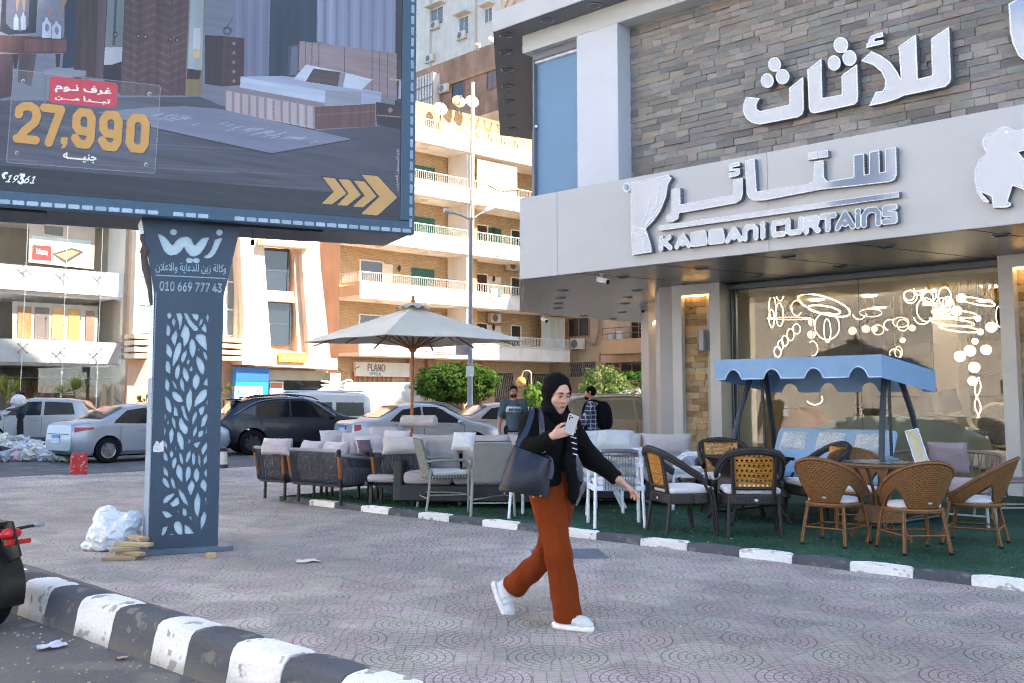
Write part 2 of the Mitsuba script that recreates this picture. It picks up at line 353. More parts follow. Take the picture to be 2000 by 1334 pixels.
for nm, cc, sd in (('paint_white', '#e2e2e0', 3),('paint_black', '#54575e', 8)):
    scene[nm] = two(bumped({'type': 'principled', 'base_color': proc(stained(cc, sd)), 'roughness': 0.8, 'specular': 0.25}, chips, 2e-3,0.7))
def block(L, prof, seed, n=7):
    """Kerb block along x, profile (y, z) rounded and worn."""
    pr = np.array(prof, float)
    def fn(u, v):
        i = (v * (len(pr) - 1)).round().astype(int); e = 0.012 * (np.abs(u * 2 - 1) ** 14)
        x = (u - 0.5) * (L - 0.006); y, z = pr[i, 0], pr[i, 1]
        nz = meshkit.fbm(np.stack([x * 6 + seed * 3.1, y * 6, z * 6],-1),3, seed) - 0.5
        return x, y + nz * 0.022 + e * 0.6, z + (nz * 0.016 - e * 0.5) * (z > -0.2)
    m = grid(n, len(pr) - 1, fn)
    v = m[0]; k = len(pr); ends = []
    for o in (0, n * k):
        c = len(v); v = np.vstack([v, v[o:o + k].mean(0)]); ends.append([[c, o + q, o + q + 1] if o else [c, o + q + 1, o + q] for q in range(k - 1)])
    return v, np.vstack([m[1], ends[0], ends[1]])
prof = [(0,-0.05),(0,0.004),(0.06,0.014),(0.14,0.016),(0.2,0.008),(0.232,-0.02),(0.25,-0.07),(0.262,-0.14),(0.275,-0.21),(0.29,-0.29)]
kk = setting('kerb')
MK = np.eye(4); MK[:3,0] = -KD; MK[:3,1] = KN; MK[:3,2] = [0,0,1]
edges = [np.dot(G(x, y) - K0,-KD) for x, y in ((836,1334),(727,1306.7),(615.5,1275),(525,1243.7),(441,1220.6),(378,1201.7),(290,1178.6),(227,1157.6),(164,1141),(115.5,1126))]
L_ = (edges[-1] - edges[0]) / 9
edges = [edges[0] - L_ * 3, edges[0] - L_ * 2, edges[0] - L_] + edges + [edges[-1] + L_ * k for k in range(1,14)]
for i in range(len(edges) - 1):
    a, b = edges[i], edges[i + 1]; M = MK.copy(); M[:3,3] = K0 - KD * (a + b) / 2
    put(f'{kk}__kerb_block', mikit.ply(block(b - a, prof, i), 'paint_white' if i % 2 else 'paint_black', smooth=40), M)
# terrace kerb
tprof = [(-0.13,-0.02),(-0.13,0.076),(-0.02,0.082),(0.005,0.076),(0.012,0.06),(0.014,-0.02)]
tk = setting('terrace_kerb')
te = [np.dot(G(x, y) - TK, KD) for x, y in ((1347,1075),(1450,1087),(1549,1100.5),(1662,1114),(1789,1128),(1901,1142))]
te = [te[0] - 0.565 * k for k in range(12,0,-1)] + te + [te[-1] + 0.57 * k for k in range(1,6)]
for i in range(len(te) - 1):
    a, b = te[i], te[i + 1]; M = np.eye(4); M[:3,0] = -KD; M[:3,1] = KN; M[:3,3] = TK + KD * (a + b) / 2
    put(f'{tk}__kerb_block', mikit.ply(block(b - a, tprof, i + 50,6), 'paint_white' if i % 2 else 'paint_black', smooth=40), M)
# artificial turf
def turf(p, n, uv):
    f = fbm(p.x * 1.3, p.y * 1.3,0,3); g = noise(p.x * 150, p.y * 150); h = fbm(p.x * 14, p.y * 14,2,2)
    return mix([0.025,0.05,0.038],[0.065,0.125,0.088], dr.clip(0.45 + 1.1 * (f - 0.5) + 0.9 * (g - 0.5) + 0.5 * (h - 0.5),0,1))
def turf_h(p, n, uv): return 0.012 * noise(p.x * 160, p.y * 160) + 0.004 * fbm(p.x * 20, p.y * 20,0,2)
scene['turf'] = two(bumped({'type': 'principled', 'base_color': proc(turf), 'roughness': 0.95, 'specular': 0.1, 'sheen': 0.5}, turf_h, 2e-3))
tn = setting('artificial_turf')
scene[tn] = mikit.ply(ext(terr, TURF_Z + 0.02,-0.02), 'turf')
r2 = np.random.default_rng(3); blades = []
tri = []
for _ in range(26000):  # upright fibres near the kerb
    s, w = r2.uniform(-8.0,5), abs(r2.normal(0,1.4)) + 0.13
    q = TK + KD * s - KN * w; h = r2.uniform(0.008,0.02); a = r2.uniform(0,6.28); l = r2.normal(0,0.006,2)
    d = np.array([math.cos(a), math.sin(a),0]) * 0.004
    tri.append([q - d + [0,0, TURF_Z], q + d + [0,0, TURF_Z], q + [l[0], l[1], TURF_Z + h]])
tri = np.array(tri).reshape(-1,3)
put(f'{tn}__fibres', shape((tri, np.arange(len(tri)).reshape(-1,3)), '#2c5a41', 'matte', 0.8, False), kind='stuff')
# ================================================================ the furniture shop on the corner
ZS, ZT = 3.6,5.06  # soffit and top of the fascia
C0 = np.array([0.14,18.0]); DF = np.array([0.717,-0.697])
WF = Wall(C0, DF); FN = WF.n  # fascia plane
shop = thing('furniture_shop', 'grey panelled corner shop with stone clad upper wall, deep lit soffit and large display window', 'shop')
ZR = WF.at(1015,72)[1]  # underside of the roof overhang
SR = 46.0  # length along the street
def A(s, off=0.0): return C0 + DF * s + FN[:2] * off
panel_c = '#bdbdbf'
# soffit slab with panel joints
sof = Polygon([A(0.06,-.062), A(SR, -.062), A(SR, -3.4), A(5.6,-3.4), A(4.2,-3.4),(3.05,19.15),(3.5,26.2),(3.87,28.9),(0.245,25.0)])
numbered(f'{shop}__soffit')
scene['soffit_paint'] = two({'type': 'principled', 'base_color': TINT, 'roughness': 0.32, 'metallic': 0.55, 'specular': 0.5})
k0 = f'{shop}__soffit'
scene[k0] = shape(ext(sof.buffer(0),0.1, ZS), '#7d828c', 'soffit_paint', 0.06, False)
for s in np.arange(1.3,14,1.62):
    a, b = A(s, -0.02), A(s + 0.9,-3.3); part(k0, 'joint', bar([*a, ZS - 0.001],[*b, ZS - 0.001],0.012,0.006), '#3d4046', 'matte', 0, False)
# fascia in panels
cuts = [0.0] + [WF.at(x, y)[0] for x, y in ((1088,450),(1500,400))] ; cuts += [cuts[-1] + 3.6 * k for k in (1,2,3)] + [SR]
for a, b in zip(cuts[:-1], cuts[1:]):
    m = cbox(a + 0.003, b - 0.003, ZS, ZT, -0.06,0.0,0.003)
    part(shop, 'fascia_panel', xf(m, WF.m()), panel_c, 'satin', 0.06, False)
part(shop, 'fascia_panel', ext(Polygon([(0.14,18.03),(0.2,18.0),(0.243,25),(0.19,25)]), ZT - ZS, ZS), panel_c, 'satin', 0.06, False)
# core of the upper floors
core = Polygon([A(0.1,-0.45), A(SR, -0.45), A(SR, -9),(9,31),(4.2,28.7),(0.5,25.0)])
part(shop, 'wall', ext(core, ZR - ZS - 0.1, ZS + 0.1), '#8a8780', 'facade', 0.2, False)
# stone cladding: courses of split slate
SL, SRT = WF.at(1219,200,-0.36)[0], WF.at(2000,100,-0.36)[0] + 1.2
sc_ = []
z = ZT - 0.02
row = 0
while z < ZR + 0.02:
    h = 0.09 + 0.026 * rng.random(); s = SL - rng.random() * 0.25
    while s < SRT:
        L = rng.choice([0.2,0.28,0.38,0.5]) * (0.9 + 0.2 * rng.random())
        sc_.append((max(s, SL), min(s + L, SRT + .3), z, min(z + h, ZR + 0.02))); s += L
    z += h; row += 1
sc_ = [q for q in sc_ if q[1] - q[0] > 0.03 and q[3] - q[2] > 0.02]
def slate_c(p, n, uv):
    f = fbm(p.x * 5 + p.y * 5, p.z * 11, p.x * 3,4); g = fbm(p.x * 22, p.y * 22, p.z * 40,3)
    return unpack(uv) * dr.clip(0.55 + 0.6 * f + 0.35 * g, 0.3,1.5)
def slate_h(p, n, uv): return 0.013 * dr.abs(fbm(p.x * 7 + 3, p.y * 7, p.z * 9,4) - 0.5) + 0.005 * fbm(p.x * 40, p.y * 40, p.z * 60,2)
scene['slate'] = two(bumped({'type': 'principled', 'base_color': proc(slate_c), 'roughness': 0.62, 'specular': 0.4}, slate_h, 2e-3))
SC = ['#8d8985', '#96908a', '#83817f', '#9a938b', '#8b8a87', '#938a82', '#7e7b79', '#9f958a', '#86827d']
def stone(a, b, z0, z1, base, dmax, cs=SC):
    d = base + dmax * rng.random(); t = rng.normal(0,0.006,4); g = 0.0015
    P = [[a + g, z0 + g, base - 0.05],[b - g, z0 + g, base - 0.05],[b - g, z1 - g, base - 0.05],[a + g, z1 - g, base - 0.05]]
    e = 0.004
    P += [[a + g, z0 + g, d + t[0] - e],[b - g, z0 + g, d + t[1] - e],[b - g, z1 - g, d + t[2] - e],[a + g, z1 - g, d + t[3] - e]]
    P += [[a + g + e, z0 + g + e, d + t[0]],[b - g - e, z0 + g + e, d + t[1]],[b - g - e, z1 - g - e, d + t[2]],[a + g + e, z1 - g - e, d + t[3]]]
    Fc = [[8,9,10],[8,10,11]]
    for o in (0,4):
        for k in range(4): Fc += [[o + k, o + (k + 1) % 4, o + 4 + (k + 1) % 4],[o + k, o + 4 + (k + 1) % 4, o + 4 + k]]
    return (np.array(P), np.array(Fc)), jit(cs[rng.integers(len(cs))],0.10) * (0.8 if cs is SC else 1)
MS = WF.m(-0.36)
sc_.sort(key=lambda q: -(q[1] - q[0]) * (q[3] - q[2]) if q[0] < WF.at(2000,100,-0.36)[0] else 1)
sw = part(shop, 'stone_wall', xf(box(SL, SRT, ZT - 0.02, ZR, -0.09,-0.05), MS), '#3a3733', 'rough', 0.2, False)
rest = []
for i, q in enumerate(sc_):
    m, c = stone(*q, 0.0,0.018)
    if i < 300: put(f'{sw}__stone', shape(xf(m, MS), c, 'slate', 0.2, False))
    else: rest.append((xf(m, MS), c))
for gI in range(6):
    put(f'{sw}__stone_courses', shape(cat([m for m, c in rest[gI::6]]), SC[gI], 'slate', 0.2, False), kind='stuff')
# panels and the blue blind left of the stone
s1, s2, s3, s4 = WF.at(1030,240)[0], WF.at(1127,240)[0], WF.at(1207,240)[0], WF.at(1218,240)[0]
zl = WF.at(1127,70)[1]
part(shop, 'wall_panel', xf(cbox(s2, s3, ZT, zl, -0.42,-0.004,0.004), WF.m()), '#c9ccd3', 'satin', 0.06, False)
part(shop, 'wall_panel', xf(cbox(0.06, s3 + 1.2, zl + 0.004, ZR + 0.02,-0.42,-0.008,0.004), WF.m()), '#bfc0c2', 'satin', 0.06, False)
part(shop, 'wall_panel', xf(cbox(s3 + 1.204, SRT + 0.3, zl + 0.004, ZR + 0.02,-0.42,-0.008,0.004), WF.m()), '#bfc0c2', 'satin', 0.06, False)
zb = WF.at(1080,103)[1]
bl = part(shop, 'window', xf(box(s1, s2 - 0.003, ZT, zb, -0.3,-0.26), WF.m()), '#6c90ae', 'satin', 0.05, False, label='window with a drawn blue blind')
part(bl, 'blind_rail', xf(box(s1, s2 - 0.004, zb - 0.01, zb + 0.035,-0.27,-0.2), WF.m()), '#d8d9da', 'satin', 0.03, False)
part(bl, 'knob', mv(ball((0,0,0),0.03,8), WF.p(s1 + 0.03, WF.at(1033,243)[1],-0.2)), '#e8ecf2', 'gloss', 0, True)
part(bl, 'frame', xf(cat([box(s1 - 0.035, s1, ZT, zb + 0.1,-0.3,-0.18), box(s1, s2, zb + 0.04, zl, -0.4,-0.15)]), WF.m()), '#75787e', 'satin', 0.03, False)
part(shop, 'wall_panel', xf(box(0.05, s1 - 0.036, ZT, zl, -0.34,-0.3), WF.m()), '#55585f', 'satin', 0.05, False)
# roof overhang
roof = Polygon([(-0.34,17.78), A(SR, 0.45), A(SR, -8.5),(8,30),(0.15,25.2),(-0.30,25.0)])
part(shop, 'roof', ext(roof, 0.34, ZR), '#5f6269', 'satin', 0.05, False, label='dark roof slab with round lights under its overhang')
rf = f'{shop}__roof'
ro = Wall((-0.34,17.78), A(SR, 0.45) - np.array([-0.34,17.78]))
for a, b in ((0,2.75),(2.75,6.4),(6.4,12),(12,20)):
    part(rf, 'fascia', xf(cbox(a + 0.003, b - 0.003, ZR - 0.002, ZR + 0.36,0.004,0.03,0.003), ro.m()), panel_c, 'satin', 0.06, False)
def downlight(parent, x, y, z, r=0.13, lit=False):
    k = part(parent, 'downlight', mv(lathe([(r, 0),(r, -0.012),(r * 0.82,-0.02),(r * 0.75,-0.004),(r * 0.5,0.0)],24),(x, y, z)), '#8e9298', 'metal', 0.05,40)
    part(k, 'lens', mv(lathe([(0,-0.006),(r * 0.74,-0.006)],20),(x, y, z)), '#54585d' if not lit else '#d8d2c0', 'satin', 0.05, False)
for px, py in ((989,68),(988,101),(991,136),(991,168),(994,197),(996,226),(998,251)):
    p = G(px, py, ZR); downlight(rf, min(max(p[0],-0.15),0.0), p[1], ZR - 0.001)
for px, py in ((1070,40),(1160,10)):
    p = G(px, py, ZR); downlight(rf, p[0], p[1], ZR - 0.001)
for px, py in ((1956,458),(1733,481),(1540,500),(1641,519),(1478,538),(1370,523),(1336,553),(1218,540),(1245,566),(1226,580),(1221,592),(1215,609),(1258,622),(1198,622),(1100,567),(1095,581),(1091,592),(1090,601),(1140,616)):
    p = G(px, py, ZS); downlight(k0, p[0], p[1], ZS - 0.002,0.115)
# carved round drum on the roof corner
def drum(u, v):
    a = math.pi * (1.0 + u * 1.0) + 0.35; th_ = v
    r = 2.1 + 0.05 * (np.sin(a * 22 + 3 * np.sin(v * 9)) * np.sin(v * 11 + 2 * np.cos(a * 9)) > 0.1) + 0.09 * (np.abs(v - 0.92) < 0.06)
    return 1.75 + r * np.cos(a),20.0 + r * np.sin(a), ZR + 0.3 + 2.2 * v
dm = grid(240,60, drum)
part(rf, 'carved_drum', dm, '#bfae95', 'rough', 0.2,30)
# unseen storeys added above the roof, sized to throw shade over the foreground
tower = Polygon([A(1.2,-1.2), A(SR, -1.2), A(SR, -12),(9,30),(4.5,28.4),(1.3,24.6)])
part(shop, 'upper_storeys', ext(tower, 24.0, ZR + 0.34), '#c9b79c', 'facade', 0.2, False)
# ground floor: clad columns, lit stone panels, display window
WG = Wall((4.11,18.85),(0.69,-0.724))  # glass plane
q0, q1 = np.array([3.02,19.07]), np.array([3.80,18.48])  # front of the corner column
WC = Wall(q0, q1 - q0); wc = np.linalg.norm(q1 - q0)
col_c = '#c3c0bd'
def stone_panel(parent, W, a, b, z0, z1, off, nrow, cs, name='stone'):
    M = W.m(off)
    k = part(parent, 'stone_panel', xf(box(a, b, z0, z1,-0.1,-0.05), M), '#4d4130', 'rough', 0.2, False)
    hs = (z1 - z0) / nrow
    for r in range(nrow):
        s = a
        while s < b - 0.01:
            L = min(rng.choice([0.12,0.2,0.27]), b - s)
            if b - s - L < 0.05: L = b - s
            m, c = stone(s, s + L, z0 + r * hs, z0 + (r + 1) * hs, 0.0,0.012, cs); put(f'{k}__{name}', shape(xf(m, M), c, 'slate', 0.2, False)); s += L
    return k
PC = ['#a8895f', '#b5966c', '#8f7450', '#a58f70', '#9a7c55', '#b39c7c']
fa, fb = WC.at(1332,700)[0], WC.at(1387,700)[0]; zp = WC.at(1360,575)[1]
part(shop, 'column', xf(cat([box(0, fa, 0, ZS - 0.002,-0.3,0), box(fb, wc, 0, ZS - 0.002,-0.3,0), box(fa, fb, zp, ZS - 0.002,-0.3,0)]), WC.m()), col_c, 'satin', 0.05, False, label='clad corner column with a warmly lit strip of stone')
cc = f'{shop}__column'
stone_panel(cc, WC, fa, fb, 0.0, zp, -0.14,30, PC)
def led(parent, m, power, name='light_strip', col=(1.0,0.62,0.22)):
    k = numbered(f'{parent}__{name}')
    scene[k] = {**mikit.ply(m, 'matte', smooth=False), 'emitter': {'type': 'area', 'radiance': {'type': 'rgb', 'value': [power * x for x in col]}}}
    return k
led(cc, xf(box(fa + 0.02, fb - 0.02, zp - 0.03, zp - 0.015,-0.085,-0.06), WC.m()),1.3)
part(cc, 'side_panel', ext(Polygon([q1 + [0.001,0], q1 + [-0.3 * .6,0.3],(4.02,19.2),(4.12,18.9)]), ZS - 0.002), '#a7a093', 'satin', 0.05, False)
# wall lamp on the stone strip
lampw = WC.p(WC.at(1375,665)[0], WC.at(1375,665)[1],-0.05)
solo('wall_lamp', 'small grey wall lamp on the lit stone strip of the corner column', 'wall lamp', xf(cbox(-0.05,0.05,-0.19,0.19,-0.06,0.08,0.006), WC.m() @ Mx((WC.at(1372,665)[0], WC.at(1372,665)[1],-0.02))), '#9aa0ac', 'satin', 0.05, False)
# further columns down the side, with lit stone between
for (x0, y0, x1, y1) in ((2.82,19.3,2.92,20.6),(3.02,22.4,3.3,25.9)):
    part(shop, 'column', ext(Polygon([(x0, y0),(x0 + 0.55, y0 - 0.28),(x1 + 0.55, y1),(x1, y1)]), ZS - 0.002), '#a9a8a8', 'satin', 0.05, False)
sp = part(shop, 'stone_panel', ext(Polygon([(3.05,20.6),(3.3,20.6),(3.45,22.6),(3.2,22.6)]), ZS - 0.3), '#b48a3c', 'rough', 0.2, False)
led(shop, ext(Polygon([(2.99,20.7),(3.04,20.7),(3.14,22.3),(3.09,22.3)]),0.03,3.1),1.0)
# display window
g1 = WG.at(1950,700)[0]; zg = WG.at(1700,540)[1]; gz0 = 0.12
part(shop, 'window', (np.array([WG.p(0.05, gz0), WG.p(g1 + 0.1, gz0), WG.p(g1 + 0.1, zg), WG.p(0.05, zg)]), np.array([[0,1,2],[0,2,3]])), '#ffffff', 'glass', 0, False, label='wide display window full of glowing lamps')
wn = f'{shop}__window'
part(wn, 'frame', xf(cat([cbox(0.0, g1 + 0.1, zg + 0.002, ZS - 0.003,-0.12,0.1,0.01), cbox(0.0, g1 + 0.1, zg - 0.03, zg + 0.06,-0.04,0.14,0.008)]), WG.m()), '#5d6570', 'satin', 0.08, False)
part(wn, 'jamb', xf(cat([cbox(-0.06,0.03,0, zg, -0.06,0.05,0.006), cbox(0.05,0.1,0.1, zg, -0.03,0.03,0.004)]), WG.m()), '#777a7c', 'metal', 0.08, False)
part(wn, 'sill', xf(cbox(0, g1 + 0.1,0, gz0 - 0.002,-0.2,0.12,0.01), WG.m()), '#3e434b', 'satin', 0.1, False)
xm = WG.at(1681,700)[0]
part(wn, 'joint', xf(box(xm - 0.004, xm + 0.004, gz0, zg, -0.004,0.004), WG.m()), '#39424a', 'satin', 0.1, False)
# right pier with its own lit stone strip
WR = Wall(WG.p(g1,0,0.42)[:2],(0.717,-0.697)); r1 = WR.at(1990,800)[0]; r0 = WR.at(1961,800)[0]; zr = WR.at(1995,520)[1]
part(shop, 'column', xf(cat([box(r0, r1,0, ZS - 0.002,-0.6,0), box(r1, r1 + 1.2, zr, ZS - 0.002,-0.6,0), box(r1 + 1.2, r1 + 1.5,0, ZS - 0.002,-0.6,0)]), WR.m()), col_c, 'satin', 0.05, False, label='clad pier right of the display window')
c2 = f'{shop}__column_003'
stone_panel(c2, WR, r1, r1 + 1.2,0, zr, -0.2,28, PC)
led(c2, xf(box(r1 + 0.02, r1 + 1.0, zr - 0.03, zr - 0.015,-0.12,-0.08), WR.m()),1.3)
for px, py in ((1175,540),(1263,600),(1062,622)):
    p = G(px, py - 6, ZS); cam = thing('security_camera', {1175: 'white security camera hanging under the soffit beside the curtain sign', 1263: 'dark security camera on the soffit above the far side column', 1062: 'small security camera at the far edge of the soffit'}[px], 'camera')
    dd = np.array([0.75,-0.62,-0.28]) if px == 1175 else np.array([-0.7,-0.6,-0.35]) if px == 1263 else np.array([0.5,-0.8,-0.3])
    dd /= np.linalg.norm(dd); q = p - [0,0,0.12]
    part(cam, 'bracket', cat([tube([p, p - [0,0,0.05], q],0.018,8), cyl(p - [0,0,0.015],0.045,0.015)]), '#c9ccd0', 'satin', 0.05)
    part(cam, 'housing', cat([tube([q - dd * 0.09, q + dd * 0.12],0.042,12), bar(q - dd * 0.08 + [0,0,0.045], q + dd * 0.16 + [0,0,0.045],0.09,0.012)]), '#d9dce0', 'satin', 0.05)
    part(cam, 'lens', tube([q + dd * 0.1, q + dd * 0.14],0.04,12), '#15171a', 'gloss', 0)

# ---------------------------------------------------------------- raised lettering
scene['mirror_face'] = two({'type': 'principled', 'base_color': TINT, 'roughness': 0.1, 'specular': 0.8, 'metallic': 0.25, 'clearcoat': 0.6})
def pxpoly(pts, W, off, sx, ox, oy):
    return Polygon([W.at(ox + x / sx, oy + y / sx, off) for x, y in pts]).buffer(0)
def circ(c, r, n=28): return [(c[0] + r[0] * math.cos(a), c[1] + r[1] * math.sin(a)) for a in np.linspace(0,2 * math.pi, n, endpoint=False)]
def letter(parent, name, g, W, off, depth, rim, face='#98a3b6', side='#6a6f78', Wm=None):
    M = W.m(off) if Wm is None else Wm
    g = g.buffer(0)
    k = part(parent, name, xf(ext(g, depth), M), side, 'satin', 0.05, False)
    inner = g.buffer(-rim)
    if not inner.is_empty: part(k, 'face', xf(ext(inner, 0.004, depth + 0.001), M), face, 'mirror_face', 0.05, False)
    part(k, 'rim', xf(ext(g.difference(inner),0.009, depth + 0.0005), M), '#f2f4f6', 'satin', 0.0, False)
    return k
SX, OX, OY = 4.348,1430,40
big = thing('furniture_sign', 'large raised silver Arabic letters on the dark stone wall', 'sign')
L1 = [(1415,222),(1563,120),(1578,497),(1700,468),(1690,155),(1843,55),(1860,490),(1850,530),(1810,565),(1460,640),(1400,668),(1300,700),(1165,727),(1225,605),(1280,600),(1300,560),(1300,500),(1270,440),(1200,380),(1095,345),(1185,262),(1260,295),(1340,350),(1400,430),(1435,500)]
L2 = [(1140,235),(1145,195),(1160,190),(1160,165),(1180,135),(1205,120),(1282,98),(1284,140),(1225,152),(1205,165),(1215,178),(1284,165),(1288,200)]
L3 = [(640,420),(760,325),(768,660),(935,630),(930,470),(1062,370),(1072,640),(1065,690),(1040,715),(700,790),(670,780),(655,750)]
L4 = [(122,650),(235,660),(205,720),(212,755),(240,772),(490,715),(485,575),(605,480),(610,760),(595,800),(560,822),(235,885),(170,870),(120,830),(90,760),(100,700)]
for pts in (L1, L2, L3, L4): letter(big, 'letter', pxpoly(pts, WF, -0.22, SX, OX, OY), WF, -0.32,0.1,0.016)
for c, r in (((925,210),(62,68)),((998,320),(60,68)),((868,362),(55,65)),((362,375),(54,62)),((430,478),(58,65)),((300,512),(55,62))):
    letter(big, 'dot', pxpoly(circ(c, r), WF, -0.22, SX, OX, OY), WF, -0.32,0.1,0.016)
letter(big, 'letter', pxpoly([(0,8),(14,0),(60,-40),(60,130),(45,128),(20,110),(8,85),(3,60)], WF, -0.22,1,1970,0), WF, -0.32,0.1,0.016)
SX, OX, OY = 3.509,1210,270
cs = thing('curtain_shop_sign', 'raised white and silver sign with a tied curtain emblem on the grey fascia', 'sign')
N1 = [(862,155),(925,140),(940,365),(1270,320),(1310,308),(1330,285),(1335,160),(1398,150),(1402,270),(1425,295),(1605,268),(1605,115),(1675,105),(1680,250),(1712,245),(1712,95),(1780,80),(1785,235),(1822,228),(1820,75),(1895,60),(1900,250),(1885,285),(1850,300),(1590,330),(1380,352),(1000,425),(930,430),(890,410),(870,375)]
N2 = [(750,185),(765,172),(822,165),(825,190),(775,200),(775,210),(822,205),(827,240),(815,257),(750,272),(748,238),(800,228),(800,222),(752,226)]
N3 = [(780,285),(845,272),(845,380),(835,420),(800,445),(440,510),(410,512),(400,555),(370,572),(325,572),(325,525),(350,520),(358,490),(358,350),(415,340),(418,455),(730,398),(775,385),(782,360)]
for pts in (N1, N2, N3): letter(cs, 'letter', pxpoly(pts, WF, 0.1, SX, OX, OY), WF, 0.012,0.085,0.011)
for pts in ([(1293,100),(1358,91),(1358,140),(1293,150)],[(1364,90),(1428,82),(1430,128),(1364,139)]): letter(cs, 'dot', pxpoly(pts, WF, 0.1, SX, OX, OY), WF, 0.012,0.085,0.008)
letter(cs, 'bar', pxpoly([(270,600),(1915,365),(1915,405),(270,635)], WF, 0.1, SX, OX, OY), WF, 0.012,0.085,0.008)
em = letter(cs, 'curtain_emblem', pxpoly([(80,305),(340,250),(345,270),(360,268),(330,320),(320,400),(280,500),(230,570),(180,620),(200,680),(215,730),(222,780),(88,802),(80,620),(78,400)], WF, 0.1, SX, OX, OY), WF, 0.012,0.085,0.011)
ring = pxpoly(circ((47,337),(27,31)), WF, 0.1, SX, OX, OY)
part(em, 'ring', xf(ext(ring.difference(ring.buffer(-0.02)),0.085), WF.m(0.012)), '#eef0f3', 'satin', 0, False)
fl = [LineString([WF.at(OX + x / SX, OY + y / SX, 0.1) for x, y in l]).buffer(0.006) for l in ([(215,400),(205,480),(150,600)],[(280,320),(258,440),(175,605)],[(305,380),(270,480),(170,610)],[(80,612),(180,622)],[(80,655),(185,650)],[(150,655),(165,720),(170,780)])]
part(em, 'fold_line', xf(ext(unary_union(fl),0.006,0.09), WF.m(0.012)), '#f4f6f8', 'satin', 0, False)
# Latin line, drawn as rounded strokes
STR = {'K': [[(0,0),(0,1)],[(.05,.5),(.75,1)],[(.3,.55),(.85,0)]], 'A': [[(0,0),(.5,.95),(1,0)],[(.48,.22),(.52,.22)]], 'S': [[(.95,.95),(.1,.95),(.05,.55),(.9,.5),(.95,.05),(0,.05)]],
       'B': [[(0,.05),(0,.95),(.85,.95),(.9,.55),(.1,.5),(.95,.45),(.95,.05),(0,.05)]], 'n': [[(0,0),(0,.6),(.25,.95),(.75,.95),(1,.7),(1,0)]], 'i': [[(.5,0),(.5,.68)],[(.5,.98),(.5,1.02)]],
       'C': [[(1,.95),(.15,.95),(.05,.75),(.05,.2),(.15,.05),(1,.05)]], 'U': [[(0,1),(0,.2),(.2,.05),(.85,.05),(1,.25),(1,1)]], 'R': [[(0,0),(0,.95),(.85,.95),(.95,.75),(.85,.5),(.2,.5)],[(.5,.5),(1,0)]], 'T': [[(0,.95),(1,.95)],[(.5,.9),(.5,0)]]}
pos = [('K', 285,360),('A', 392,475),('B', 503,592),('B', 625,710),('A', 740,830),('n', 860,935),('i', 965,1000),('C', 1052,1122),('U', 1155,1245),('R', 1280,1360),('T', 1385,1470),('A', 1495,1598),('i', 1615,1655),('n', 1675,1775),('S', 1815,1890)]
for ch, xa, xb in pos:
    gs = []
    for st in STR[ch]:
        pts = []
        for u, v in st:
            x = xa + (xb - xa) * u; yb = 757 - (x - 285) * 0.117; h = 70 + (x - 285) * 0.021
            pts.append(WF.at(OX + x / SX, OY + (yb - h * v) / SX, 0.1))
        gs.append(LineString(pts).buffer(0.041, quad_segs=5))
    letter(cs, 'letter', unary_union(gs), WF, 0.012,0.085,0.010)
el = thing('elephant_emblem', 'raised white and silver elephant emblem on the grey fascia beside the curtain sign', 'sign')
elp = [(205,690),(250,690),(285,710),(330,700),(420,720),(470,800),(400,830),(330,820),(305,828),(330,860),(400,900),(420,1060),(360,1080),(330,1030),(272,1010),(245,1095),(262,1105),(262,1118),(240,1128),(168,1130),(158,1068),(100,1045),(145,1095),(140,1102),(115,1095),(80,1050),(66,980),(68,920),(90,870),(130,832),(108,790),(110,760),(130,730),(178,718)]
ek = letter(el, 'body', pxpoly(elp, WF, 0.1,2.783,1880,0), WF, 0.012,0.085,0.012)
part(ek, 'eye', xf(ext(pxpoly(circ((240,720),(10,9)), WF, 0.1,2.783,1880,0),0.004,0.092), WF.m(0.012)), '#f4f6f8', 'satin', 0, False)
# ================================================================ inside the display window
gin = lambda px, py, off: WG.p(*WG.at(px, py, off), off)
room = thing('showroom_interior', 'warmly lit interior behind the display window, beige walls and pale ceiling', 'room')
e1 = WG.at(1950,700)[0] + 3
MG = WG.m()
part(room, 'floor', xf(box(-1.4, e1,-.02,.06,-8,-.1), MG), '#7f6e58', 'satin', .2, False)
part(room, 'ceiling', xf(box(-1.4, e1,3.42,3.5,-8,-.05), MG), '#a89a80', 'matte', .05, False)
part(room, 'back_wall', xf(box(-1.4, e1,.06,3.42,-8.1,-8), MG), '#6d5c42', 'matte', .15, False)
part(room, 'side_wall', xf(box(-1.5,-1.4,.06,3.42,-8,-.9), MG), '#8a7a5e', 'matte', .1, False); part(room, 'side_wall', xf(box(-.9,-.1,.06,3.42,-.9,-.75), MG), '#cbbd9c', 'matte', .1, False)
part(room, 'shelf', xf(cat([box(-1.0,3.2, z, z + .04,-7.9,-7.5) for z in (.5,1.0,1.5,2.0)]), MG), '#5d4a33', 'satin', .2, False, kind='stuff')
part(room, 'doorway', xf(box(3.8,5.2,.06,2.5,-7.99,-7.93), MG), '#4a3d2c', 'satin', .2, False)
part(room, 'column', xf(box(1.6,2.1,.06,3.42,-5.4,-4.9), MG), '#a3947a', 'satin', .1, False)
for i in range(14): s, z, o = rng.uniform(-1,6), rng.uniform(.5,1.6), rng.uniform(-7,-3.5); part(room, 'ornament', mv(lathe([(0,0),(.09,.02),(.13,.16),(.06,.3),(.08,.36),(0,.36)],10), WG.p(s, z, o)), jit('#8a7a62', .6), 'satin', .2,40)
part(room, 'wardrobe', xf(cat([box(6.3,7.3,.06,2.3,-6,-5.6)] + [box(6.35 + .5 * i, 6.8 + .5 * i, .2,2.2,-5.6,-5.57) for i in range(2)]), MG), '#8d7d5f', 'satin', .15, False)
